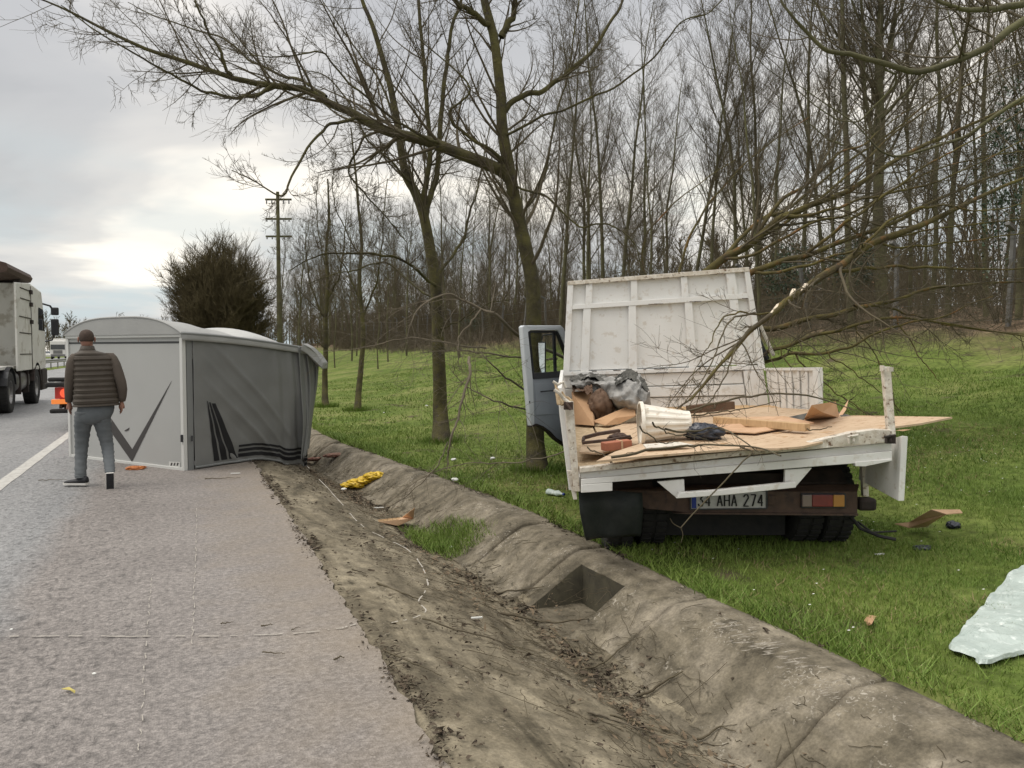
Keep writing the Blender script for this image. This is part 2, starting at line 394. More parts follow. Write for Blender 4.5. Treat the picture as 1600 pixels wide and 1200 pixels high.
M['concrete'] = dirt_mat('dirty_concrete', (.085, .073, .051), (.160, .137, .098), (.25, .217, .165), 1.9, 1.5, (.38, .345, .285), .85, 30, .016)
M['litter'] = mat('leaf_litter', (.085, .06, .038), .9, (.20, .15, .095), 30, .4)
M['straw'] = mat('dry_straw', (.30, .24, .12), .9, (.20, .15, .08), 20, .4)
M['apron'] = dirt_mat('silted_concrete', (.078, .066, .044), (.155, .131, .090), (.25, .215, .152), 3.2, .9, (.30, .26, .20), .95, 30, .012)
M['mud'] = mat('mud_crumbs', (.05, .038, .027), .95, (.10, .075, .05), 14, .4)
M['scrape'] = mat('scraped_concrete', (.33, .30, .25), .9, (.20, .175, .14), 60, .6)
def ground_mat():
    m = bpy.data.materials.new('field_soil_and_grass'); m.use_nodes = True; nt = m.node_tree; N = nt.nodes; L = nt.links; b = N['Principled BSDF']
    b.inputs['Roughness'].default_value = .95; b.inputs['Specular IOR Level'].default_value = .1
    pos = N.new('ShaderNodeNewGeometry').outputs['Position']; sp = N.new('ShaderNodeSeparateXYZ'); L.new(pos, sp.inputs[0])
    def noise(sc, det=5):
        n = N.new('ShaderNodeTexNoise'); L.new(pos, n.inputs['Vector']); n.inputs['Scale'].default_value = sc; n.inputs['Detail'].default_value = det; return n.outputs['Fac']
    def ramp(f, st):
        r = N.new('ShaderNodeValToRGB'); L.new(f, r.inputs[0]); cr = r.color_ramp
        while len(cr.elements) < len(st): cr.elements.new(.5)
        for e, (p, c) in zip(cr.elements, st): e.position = p; e.color = (*c, 1)
        return r.outputs[0]
    def mix(f, a, c, t='MIX'):
        x = N.new('ShaderNodeMixRGB'); x.blend_type = t
        for i, v in enumerate((f, a, c)):
            if isinstance(v, (int, float)): x.inputs[i].default_value = v
            elif isinstance(v, tuple): x.inputs[i].default_value = (*v, 1)
            else: L.new(v, x.inputs[i])
        return x.outputs[0]
    g = ramp(noise(.8), [(.3, (.085, .125, .026)), (.5, (.13, .165, .040)), (.7, (.19, .20, .07))])
    g = mix(.8, g, ramp(noise(11, 6), [(.3, (.5, .5, .5)), (.65, (1.25, 1.25, 1.25))]), 'MULTIPLY')
    soil = ramp(noise(6), [(.35, (.055, .045, .03)), (.65, (.12, .095, .06))])
    near = ramp(noise(1.7, 6), [(.60, (0, 0, 0)), (.70, (1, 1, 1))])
    g = mix(near, g, soil)
    litter = ramp(noise(3, 6), [(.35, (.075, .055, .035)), (.55, (.14, .10, .065)), (.72, (.23, .17, .11))])
    a = N.new('ShaderNodeMath'); a.operation = 'MULTIPLY_ADD'; L.new(noise(.5), a.inputs[0]); a.inputs[1].default_value = 4.0; L.new(sp.outputs[0], a.inputs[2])
    d = N.new('ShaderNodeMapRange'); L.new(a.outputs[0], d.inputs[0]); d.inputs[1].default_value = 16.0; d.inputs[2].default_value = 19.0
    L.new(mix(d.outputs[0], g, litter), b.inputs['Base Color'])
    bp = N.new('ShaderNodeBump'); bp.inputs['Strength'].default_value = .8; bp.inputs['Distance'].default_value = .05; L.new(noise(14, 6), bp.inputs['Height']); L.new(bp.outputs[0], b.inputs['Normal'])
    return m
M['ground'] = ground_mat(); M['paper0'] = mat('daisy_white', (.75, .74, .70), .7)
def grass_mat():
    m = mat('grass_blades', (.080, .150, .020), .6, (.195, .265, .052), 1.0, .3, spec=.25, col3=(.27, .26, .11), n3=60)
    return m
M['grass'] = grass_mat(); M['stain_shade'] = mat('mossy_stain_with_shade', (.018, .015, .009), .8, (.05, .043, .024), 7, .3, .005, 30)  # notch concrete: mossy stain plus the shade of the recess painted in
# ------------------------------------------------------------------ the setting
def densify(bounds):
    a = [bounds[0][0]]
    for x0, x1, st in bounds:
        n = max(1, int(round((x1-x0)/st))); a += list(np.linspace(x0, x1, n+1)[1:])
    return np.array(a)
def build_setting():
    # road: one sheet; opposite carriageway beyond the median
    xs = densify([(-9.6, -3, .8), (-3, .6, .3), (.6, .87, .27)]); ys = densify([(-12, .6, .4), (.6, 14, .035), (14, 60, 2), (60, 900, 30)])
    X, Y = np.meshgrid(xs, ys, indexing='ij')
    edge = (X > .86)*(fbm(Y*2.5, Y*0, 5, 4)*.05+fbm(Y*11, Y*0, 7, 3)*.035)
    A = np.stack([X+edge, Y, np.zeros_like(X)+.004], -1)
    tag(grid_mesh('road', A, M['road']), kind='structure')
    X, Y = np.meshgrid(densify([(-24, -11.2, 3)]), densify([(-12, 900, 20)]), indexing='ij')
    tag(grid_mesh('opposite_road', np.stack([X, Y, X*0+.004], -1), M['road']), kind='structure')
    # terrain left of and below the roads
    X, Y = np.meshgrid(densify([(-600, -40, 40), (-40, -9.4, 4)]), densify([(-60, 1500, 40)]), indexing='ij')
    tag(grid_mesh('verge_ground', np.stack([X, Y, X*0-.012], -1), M['ground']), kind='structure')
    # grass field rising to the wood
    us = densify([(2.74, 6, .07), (6, 18, .2), (18, 60, 1.4), (60, 700, 30)]); ys = densify([(-12, 1, .4), (1, 16, .09), (16, 50, .5), (50, 200, 5), (200, 1400, 60)])
    U, Y = np.meshgrid(us, ys, indexing='ij')
    Z = hU(U, Y)-np.where(U < 3.0, .02, 0)+np.where(U < 3.1, fbm(Y*3, U*3, 8, 3)*.02, 0)
    tag(grid_mesh('grass_field', np.stack([XofU(U, Y), Y, Z], -1), M['ground']), kind='structure')
    # ditch apron and channel
    us = np.array(sorted(set(np.round(np.concatenate([densify([(.76, 2.24, .025)])]), 4)))); ys = densify([(-3, 9, .035), (9, 20, .1), (20, 60, 1), (60, 900, 30)])
    U, Y = np.meshgrid(us, ys, indexing='ij'); Z = hU(U, Y)
    Z = np.where(U < .87, -.03, Z)+np.clip((U-.9)*3, 0, 1)*(fbm(U*4+Y, Y*1.1, 6, 4)*.03+np.maximum(fbm(U*7+Y*2, Y*3-U, 16, 4), 0)*.025)*np.clip((2.4-U), 0, 1)-.004*(U < 1)-np.where((Y > 4.15) & (Y < 4.85) & (U > 2.13), .12, 0)
    ditch = grid_mesh('drainage_ditch', np.stack([XofU(U, Y), Y, Z], -1), M['apron']); tag(ditch, kind='structure')
    # bank slabs, one per joint
    J = [-1.6, -.2, 1.15, 2.46, 3.76, 5.02, 5.93, 7.3]+[7.3+1.32*i for i in range(1, 13)]
    for i in range(len(J)-1):
        y0, y1 = J[i]+.007, J[i+1]-.007; yb = [y0-.001, y0]
        ys = list(np.linspace(y0, y1, 34 if y1 < 9 else 12)); ub = list(np.linspace(2.1, 2.9, 30))
        notch = J[i] == 3.76
        if notch:
            ys = sorted(ys+[4.218, 4.222, 4.798, 4.802]); ub = sorted(ub+[2.598, 2.602])
        ys = [y0-.004]+ys+[y1+.004]; ub = [2.09]+ub+[2.905]
        U, Y = np.meshgrid(np.array(ub), np.array(ys), indexing='ij'); lift = fbm(np.array([i*3.3]), np.array([.5]), 3)[0]*.02
        Z = hU(U, Y)+lift+.006; Z = Z+(Y-(y0+y1)/2)*rnd.uniform(-.012, .012)
        d = np.minimum(Y-y0, y1-Y); Z -= .008*np.exp(-np.clip(d, 0, 9)/.012); Z += fbm(U*2.2+i, Y*2.2, 15, 4)*.009          # worn arris
        Z[:, 0] -= .07; Z[:, -1] -= .07; Z[0, :] -= .06; Z[-1, :] -= .06
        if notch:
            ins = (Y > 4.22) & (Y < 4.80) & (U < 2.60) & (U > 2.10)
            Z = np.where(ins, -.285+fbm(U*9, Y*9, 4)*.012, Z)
        Xx = XofU(U, Y)
        o = grid_mesh('concrete_slab', np.stack([Xx, Y, Z], -1), M['concrete'], ditch, smooth=not notch)
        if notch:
            o.data.materials.append(M['stain_shade'])  # notch faces get the stained colour, darkened for shade
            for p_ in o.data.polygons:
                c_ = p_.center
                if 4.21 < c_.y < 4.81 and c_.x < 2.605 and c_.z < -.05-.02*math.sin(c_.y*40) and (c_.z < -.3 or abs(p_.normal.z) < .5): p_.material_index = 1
    us = densify([(2.1, 2.9, .08)]); ys = densify([(J[-1], 60, .8), (60, 900, 30)]); U, Y = np.meshgrid(us, ys, indexing='ij')
    o = grid_mesh('far_bank', np.stack([XofU(U, Y), Y, hU(U, Y)], -1), M['concrete'], ditch)
    # painted line and pale spray lines
    X, Y = np.meshgrid(np.linspace(-1.99, -1.84, 3), densify([(-10, 30, .3), (30, 800, 20)]), indexing='ij')
    X = X+fbm(X*30, Y*5, 2)*.012
    tag(grid_mesh('edge_line', np.stack([X, Y, X*0+.009], -1), M['paint']), kind='structure')
    for k in range(26):
        MB().box((-5.65, -6+k*12, .009), (.13, 3.5, .002)).build('lane_dash', M['paint'], None)['kind'] = 'structure'
    def spray(name, pxs, w, dash=None):
        pts = smooth_path([GT(*q) for q in pxs], 120); V = []; F = []
        for i, p in enumerate(pts):
            t = pts[min(i+1, 120)]-pts[max(i-1, 0)]; n = np.array([-t[1], t[0], 0]); n /= max(np.linalg.norm(n), 1e-6)
            j = w*(.7+.9*abs(math.sin(i*1.7)+.4*math.sin(i*.61)))*.5
            q = p+n*fbm(np.array([i*.3]), np.array([1.]), 2)[0]*.012
            for s in (-1, 1):
                x, y = q[0]+n[0]*s*j, q[1]+n[1]*s*j; V.append((x, y, max(Hs(x, y)+.012, .007)))
        for i in range(120):
            if dash and (math.sin(i*dash)+math.sin(i*.9) > .2): continue
            F.append((2*i, 2*i+1, 2*i+3, 2*i+2))
        np_mesh(name, V, F, M['chalk'])['kind'] = 'structure'
    spray('pale_line', [(-20, 997), (150, 997), (330, 997), (450, 993), (530, 985), (556, 977)], .007, .37)
    spray('pale_line', [(480, 745), (530, 800), (560, 835), (600, 862), (640, 888), (662, 920), (668, 942), (655, 958), (664, 972), (640, 978), (610, 980)], .006, .53)
    spray('pale_line', [(308, 790), (306, 860), (303, 930), (301, 1010)], .0035, 1.1)
    spray('pale_line', [(238, 900), (232, 960), (225, 1060), (218, 1180)], .003, .9)
    # median guard rail
    rail = thing('guardrail', (-10.3, 40, 0), 'grey steel guardrail along the median left of the road, seen beyond the truck', 'guardrail')
    for zz, hh in ((.64, .31),):
        V = []; prof = [(0, -.155), (.05, -.09), (0, -.02), (0, .02), (.05, .09), (0, .155)]
        ys = [10, 60, 120, 260]; m = MB()
        m.grid(lambda a, b: (-10.3+prof[int(round(b*5))][0], 10+a*280, zz+prof[int(round(b*5))][1]), 40, 5)
        m.build('rail', M['steel'], rail, thick=.004)
    for k in range(60):
        MB().box((-10.38, 12+k*4, .36), (.08, .12, .72)).build('post', M['steel'], rail)
build_setting()
# ------------------------------------------------------------------ vegetation
RS = np.random.RandomState(5)
def unit(a): return a/np.maximum(np.linalg.norm(a, axis=-1, keepdims=True), 1e-9)
def grow(p0, d0, Ln, r0, nseg, wob, trop, rend=.25, curl=0.0, tdir=(0, 0, 1)):
    """p0,d0 (B,3) Ln,r0 (B,) -> P (B,nseg+1,3), R (B,nseg+1)"""
    B = len(p0); P_ = np.zeros((B, nseg+1, 3)); P_[:, 0] = p0; d = unit(d0); st = (Ln/nseg)[:, None]; up = np.array(tdir, float)
    side = unit(RS.normal(size=(B, 3)))*curl
    for i in range(nseg):
        d = unit(d+RS.normal(size=(B, 3))*wob+up*trop+side/nseg); P_[:, i+1] = P_[:, i]+d*st
    t = np.linspace(0, 1, nseg+1)[None]; R_ = r0[:, None]*(1-(1-rend)*t)
    return P_, R_
def spawn(Pp, Rp, m, t0, t1, ang, lenf, rf, nseg, wob, trop, rmin=.0015, taper=.55, rend=.3, curl=0., absL=None, tdir=(0, 0, 1), ntot=None):
    """children of parents; m per parent (mean)"""
    B, n, _ = Pp.shape
    Lp = np.linalg.norm(np.diff(Pp, axis=1), axis=2).sum(1)
    if ntot: idx = RS.choice(B, ntot, p=Lp/Lp.sum())
    else: idx = np.repeat(np.arange(B), RS.poisson(m, B) if B > 12 else int(m))
    K = len(idx); t = t0+(t1-t0)*RS.rand(K); x = t*(n-1); i = np.minimum(x.astype(int), n-2); f = (x-i)[:, None]
    a, b = Pp[idx, i], Pp[idx, i+1]; p = a*(1-f)+b*f; tg = unit(b-a)
    rr = Rp[idx, i]*(1-f[:, 0])+Rp[idx, i+1]*f[:, 0]
    q = unit(np.cross(tg, RS.normal(size=(K, 3)))); an = np.radians(RS.uniform(ang[0], ang[1], K))[:, None]
    d = tg*np.cos(an)+q*np.sin(an)
    L_ = (absL[0]+(absL[1]-absL[0])*RS.rand(K)) if absL else Lp[idx]*RS.uniform(lenf[0], lenf[1], K)
    L_ = L_*(1-taper*t)
    r = np.maximum(rr*rf*RS.uniform(.7, 1.1, K), rmin)
    return grow(p, d, L_, r, nseg, wob, trop, rend, curl, tdir)
def tubes(parts, k=3):
    """list of (P,R[,k]) -> V,F"""
    Vs, Fs, base = [], [], 0
    for part in parts:
        Pp, Rp = part[:2]; kk = part[2] if len(part) > 2 else k
        B, n, _ = Pp.shape
        if B == 0: continue
        t = np.zeros_like(Pp); t[:, 1:-1] = Pp[:, 2:]-Pp[:, :-2]; t[:, 0] = Pp[:, 1]-Pp[:, 0]; t[:, -1] = Pp[:, -1]-Pp[:, -2]; t = unit(t)
        ref = np.where(np.abs(t[:, :, 2]).mean(1)[:, None, None] > .62, np.array([1., 0, 0]), np.array([0, 0, 1.]))
        a = unit(np.cross(t, ref)); b = np.cross(t, a)
        q = 2*PI*np.arange(kk)/kk
        V = Pp[:, :, None]+(a[:, :, None]*np.cos(q)[None, None, :, None]+b[:, :, None]*np.sin(q)[None, None, :, None])*Rp[:, :, None, None]
        idx = base+np.arange(B*n*kk).reshape(B, n, kk); nx = np.roll(idx, -1, axis=2)
        F = np.stack([idx[:, :-1], nx[:, :-1], nx[:, 1:], idx[:, 1:]], -1).reshape(-1, 4)
        Vs.append(V.reshape(-1, 3)); Fs.append(F); base += B*n*kk
    return np.concatenate(Vs), np.concatenate(Fs)
def tmesh(name, parts, m, parent=None, k=3, smooth=True):
    V, F = tubes(parts, k); return np_mesh(name, V, F, m, parent, smooth)
def spine(pts, r0, r1, n=24, nz=.0, power=1.0):
    p = smooth_path(pts, n); t = np.linspace(0, 1, n+1)
    if nz: p = p+np.stack([fbm(t*9, t*0+s*3.1, s, 3) for s in (1, 2, 3)], -1)*nz
    return p[None], (r0+(r1-r0)*t**power)[None]
def cat(*ps): return np.concatenate([p[0] for p in ps]), np.concatenate([p[1] for p in ps])
# ---- grass blades: dense close by, thinning out as they get too small to see
def grass():
    P_, hh, ww = [], [], []
    def scatter(u0, u1, y0, y1, dens, h, w):
        n = int((u1-u0)*(y1-y0)*dens); u = RS.uniform(u0, u1, n); y = RS.uniform(y0, y1, n); x = XofU(u, y)
        dep = x*math.sin(YAW)+y*math.cos(YAW); lat = x*math.cos(YAW)-y*math.sin(YAW)
        k = (dep > .8) & (np.abs(lat) < dep*.76+.6)
        g = fbm(x*1.2, y*1.2, 21, 3); k &= (RS.rand(n) < np.clip(.9+g*1.1, .25, 1))
        k &= (u > 2.93+fbm(y*4, u*4, 9, 3)*.16)
        bare = fbm(x*.9+3, y*.9, 33, 3); k &= ~((bare > .42) & (RS.rand(n) < .8))
        x, y, u = x[k], y[k], u[k]; z = hU(u, y)-.006
        P_.append(np.stack([x, y, z], -1)); hh.append(h*RS.uniform(.45, 1.25, len(x))*(1+g[k]*.9)*(1+np.clip(3.5-u, 0, .6)*.6)); ww.append(w*RS.uniform(.7, 1.3, len(x)))
    scatter(2.8, 7.5, .2, 4.5, 5600, .036, .0042)
    scatter(2.8, 9.5, 4.5, 8.5, 2900, .040, .006)
    scatter(2.8, 13, 8.5, 15, 900, .046, .010)
    scatter(9.5, 15, 1, 8.5, 1050, .044, .010)
    scatter(2.7, 16, 15, 34, 170, .05, .020)
    Pp = np.concatenate(P_); h = np.concatenate(hh); w = np.concatenate(ww); n = len(Pp)
    a = RS.uniform(0, 2*PI, n); side = np.stack([np.cos(a), np.sin(a), a*0], -1)*w[:, None]*.5
    b = RS.uniform(0, 2*PI, n); ln = h*RS.uniform(.1, 1.0, n); lean = np.stack([np.cos(b)*ln, np.sin(b)*ln, h*0], -1); up = np.stack([h*0, h*0, h], -1)
    V = np.stack([Pp-side, Pp+side, Pp+lean*.35+up*.6+side*.7, Pp+lean*.35+up*.6-side*.7, Pp+lean+up*.95], 1).reshape(-1, 3)
    i = (np.arange(n)*5)[:, None]; F = np.concatenate([i+np.array([[0, 1, 2]]), i+np.array([[0, 2, 3]]), i+np.array([[3, 2, 4]])])
    o = np_mesh('grass', V, F, M['grass']); tag(o, 'short green grass covering the bank beside the ditch', 'grass', kind='stuff')
    # dry stalks and daisies among the grass, and coarse blades hanging over the concrete
    def extra(name, n, u0, u1, y0, y1, h0, h1, w, m, label, cat_, lean=.8, clump=0):
        u = RS.uniform(u0, u1, n); y = RS.uniform(y0, y1, n)**1.0; k = fbm(u*1.7, y*1.7, 51+clump, 3) > (.12 if clump else -.5); u, y = u[k], y[k]; n = len(u)
        Pp = np.stack([XofU(u, y), y, hU(u, y)], -1); h = RS.uniform(h0, h1, n); a = RS.uniform(0, 2*PI, n); w_ = w*(1+y/9); side = np.stack([np.cos(a)*w_, np.sin(a)*w_, a*0], -1)
        b = RS.uniform(0, 2*PI, n); ln = h*RS.uniform(.2, 1.6, n)*lean; tip = np.stack([np.cos(b)*ln, np.sin(b)*ln, h], -1)
        V = np.stack([Pp-side, Pp+side, Pp+tip], 1).reshape(-1, 3); tag(np_mesh(name, V, np.arange(n*3).reshape(-1, 3), m), label, cat_, kind='stuff')
    extra('dry_grass', 26000, 2.95, 9, .5, 9, .01, .05, .0022, M['straw'], 'dead straw coloured blades among the green grass', 'grass', 1.6, 1)
    extra('long_grass', 5200, 2.88, 3.12, .3, 14, .04, .10, .0028, M['grass'], 'longer grass along the edge of the concrete bank', 'grass', 1.1)
    extra('long_grass', 9000, 3.1, 8, .5, 9, .045, .09, .0026, M['grass'], 'coarser clumps of grass in the lawn', 'grass', .7, 3)
    n = 420; u = RS.uniform(3.1, 9, n); y = RS.uniform(1, 12, n); c_ = np.stack([XofU(u, y), y, hU(u, y)+.045], -1); q = np.array([[-1, -1, 0], [1, -1, 0.3], [1, 1, 0], [-1, 1, -.3]])*.006
    V = (c_[:, None]+q[None]).reshape(-1, 3); tag(np_mesh('daisies', V, np.arange(n*4).reshape(-1, 4), M['paper0']), 'tiny white daisies dotted in the grass', 'flowers', kind='stuff')
    for tx, ty in ((840, 737), (690, 692), (558, 642), (509, 636)):
        g = GT(tx, ty); n = 420; a = RS.uniform(0, 2*PI, n); rr = RS.uniform(.10, .34, n); x = g.x+np.cos(a)*rr; y = g.y+np.sin(a)*rr; z = H(x, y); h = RS.uniform(.05, .16, n); w_ = .004+g.y*.0003
        Pp = np.stack([x, y, z], -1); b = RS.uniform(0, 2*PI, n); side = np.stack([np.cos(b)*w_, np.sin(b)*w_, b*0], -1); tip = np.stack([np.cos(a)*h*.5, np.sin(a)*h*.5, h], -1)
        tag(np_mesh('long_grass', np.stack([Pp-side, Pp+side, Pp+tip], 1).reshape(-1, 3), np.arange(n*3).reshape(-1, 3), M['grass']), 'longer grass round the foot of a roadside tree', 'grass', kind='stuff')
    # flat leaf flakes and straw matted in the channel
    n = 5200; u = RS.normal(2.0, .16, n); y = RS.uniform(.6, 13, n); k = (fbm(u*4, y*1.3, 61, 4) > -.02) & (u > 1.2) & (u < 2.6); u, y = u[k], y[k]; n = len(u)
    c_ = np.stack([XofU(u, y), y, hU(u, y)+.014], -1); a = RS.uniform(0, 2*PI, n); l = np.minimum(RS.exponential(.009, n)+.004, .03); w_ = l*RS.uniform(.10, .6, n)
    d = np.stack([np.cos(a), np.sin(a), RS.normal(0, .25, n)], -1)*l[:, None]; e = np.stack([-np.sin(a), np.cos(a), RS.normal(0, .25, n)], -1)*w_[:, None]
    V = np.stack([c_-d, c_+e, c_+d, c_-e], 1).reshape(-1, 3); tag(np_mesh('leaf_litter', V, np.arange(n*4).reshape(-1, 4), M['litter']), 'matted bits of dead leaf and straw in the channel', 'leaf litter', kind='stuff')
    # tuft growing in the silted channel
    n = 5200; c = GT(697, 850); q = RS.normal(size=(n, 2))*np.array([.17, .34]); s = 1
    x = c.x+q[:, 0]-q[:, 1]*.12; y = c.y+q[:, 1]; k = (np.hypot(q[:, 0]/.30, q[:, 1]/.62)+fbm(x*6, y*6, 4)*.5) < 1
    x, y = x[k], y[k]; z = H(x, y); n = len(x); h = RS.uniform(.03, .11, n); a = RS.uniform(0, 2*PI, n); w = .0035
    Pp = np.stack([x, y, z], -1); side = np.stack([np.cos(a)*w, np.sin(a)*w, a*0], -1); b = RS.uniform(0, 2*PI, n); ln = h*RS.uniform(.2, 1.1, n)
    V = np.stack([Pp-side, Pp+side, Pp+np.stack([np.cos(b)*ln, np.sin(b)*ln, h], -1)], 1).reshape(-1, 3)
    o = np_mesh('grass_tuft', V, np.arange(n*3).reshape(-1, 3), M['grass']); tag(o, 'tuft of grass growing in the mud of the ditch', 'grass', kind='stuff')
    # crumbs of mud and leaf along the channel and the asphalt edge
    pos = []
    for (u0, u1, y0, y1, n) in ((1.86, 2.2, 0.5, 14, 15000), (.86, .96, 1.0, 13, 2600), (.84, 1.0, 1.0, 12, 4500), (1.2, 1.6, 1.0, 12, 2600), (2.84, 2.98, 1, 12, 3500), (1.0, 2.1, 1, 12, 1600)):
        u = RS.normal((u0+u1)/2, (u1-u0)/2.6, n); y = RS.uniform(y0, y1, n); k = ((fbm(u*5, y*1.6, 12, 4) > .06) | ((n == 2600) & (RS.rand(n) < .5))) & (u > .8) & (u < 3.0); u, y = u[k], y[k]
        pos.append(np.stack([XofU(u, y), y, hU(u, y)+.006], -1))
    Pp = np.concatenate(pos); n = len(Pp); s = RS.exponential(.007, n)+.003; s = np.minimum(s, .035)
    dv = unit(RS.normal(size=(n, 4, 3)))*s[:, None, None]; dv[:, :, 2] = np.abs(dv[:, :, 2])*.7
    V = (Pp[:, None]+dv).reshape(-1, 3); i = (np.arange(n)*4)[:, None]
    F = np.concatenate([i+np.array([[0, 1, 2]]), i+np.array([[0, 2, 3]]), i+np.array([[0, 1, 3]]), i+np.array([[1, 2, 3]])])
    o = np_mesh('mud_debris', V, F, M['mud']); tag(o, 'dark crumbs of mud and rotted leaf in the ditch', 'debris', kind='stuff')
    # fine fallen twigs
    n = 3200; u = RS.normal(1.95, .28, n); y = RS.uniform(.8, 13, n); a = np.where(RS.rand(n) < .7, RS.normal(PI/2, .5, n), RS.uniform(0, PI, n)); k = (u > .7) & (u < 2.7); u, y, a = u[k], y[k], a[k]; n = len(u)
    x = XofU(u, y); l = RS.exponential(.06, n)+.03; t = np.linspace(-.5, .5, 6)[None]
    xx = x[:, None]+np.cos(a)[:, None]*l[:, None]*t+fbm(t*3, a[:, None], 2, 2)*.02; yy = y[:, None]+np.sin(a)[:, None]*l[:, None]*t
    Pq = np.stack([xx, yy, H(xx, yy)+.012], -1); o = tmesh('fallen_twigs', [(Pq, np.full(Pq.shape[:2], .0016))], M['twig'])
    tag(o, 'fine broken twigs strewn along the ditch', 'twigs', kind='stuff')
grass()
# ---- woodland
def woodland_tree(name, hgt, r, kind):
    r *= .8
    """prototype at the origin: upswept slender crown"""
    n = 16; lean = RS.normal(size=2)*.055
    tr = [(lean[0]*hgt*(i/7)**2+RS.normal()*.05*(i > 0), lean[1]*hgt*(i/7)**2+RS.normal()*.05*(i > 0), hgt*i/7-(.3 if i == 0 else 0)) for i in range(8)]
    T = spine(tr, r, r*.12, n)
    if kind == 'tall':
        b1 = spawn(*T, 32, .25, .97, (24, 58), (.18, .40), .42, 9, .07, .10, .009, .55, .2)
        b2 = spawn(*b1, 10, .15, .95, (22, 45), (.30, .60), .5, 7, .09, .09, .006, .4, .35)
        b3 = spawn(*b2, 5, .1, .95, (20, 50), (.35, .70), .6, 4, .11, .08, .0045, .4, .5)
    elif kind == 'forked':
        f = spawn(*T, 5, .22, .5, (14, 30), (.5, .8), .65, 12, .04, .06, .03, .3, .2)
        b0 = cat((f[0][:, ::1], f[1]),)
        b1 = spawn(*f, 11, .2, .95, (22, 50), (.18, .40), .45, 9, .08, .09, .009, .4, .2)
        bt = spawn(*T, 16, .4, .97, (25, 50), (.15, .35), .42, 9, .08, .10, .009, .5, .2); b1 = cat(b1, bt)
        b2 = spawn(*b1, 9, .15, .95, (22, 50), (.30, .60), .5, 7, .09, .08, .006, .4, .35)
        b3 = spawn(*b2, 6, .1, .95, (20, 55), (.30, .60), .6, 4, .12, .06, .0045, .4, .5)
    else:   # thin pole of a tree
        b1 = spawn(*T, 22, .18, .97, (30, 65), (.12, .30), .40, 8, .09, .08, .008, .5, .25)
        b2 = spawn(*b1, 8, .15, .95, (25, 55), (.35, .70), .55, 6, .10, .06, .005, .4, .4)
        b3 = spawn(*b2, 4.5, .1, .95, (20, 55), (.35, .70), .6, 4, .12, .05, .004, .4, .5)
    root = bpy.data.objects.new(name, None); link(root)
    tk = [(T[0], T[1], 8)]
    if kind == 'forked': tk.append((f[0], f[1], 6))
    tmesh('trunk', tk, M['bark'], root); tmesh('crown', [(b1[0], b1[1], 4), b2, b3], M['twig'], root)
    return root
def copy_thing(src, loc, rz=0, sc=1.0):
    r = src.copy(); link(r); r.location = loc; r.rotation_euler = (0, 0, rz); r.scale = (sc, sc, sc)
    for ch in src.children:
        c = ch.copy(); link(c); c.parent = r
        for g in ch.children:
            d = g.copy(); link(d); d.parent = c
    return r
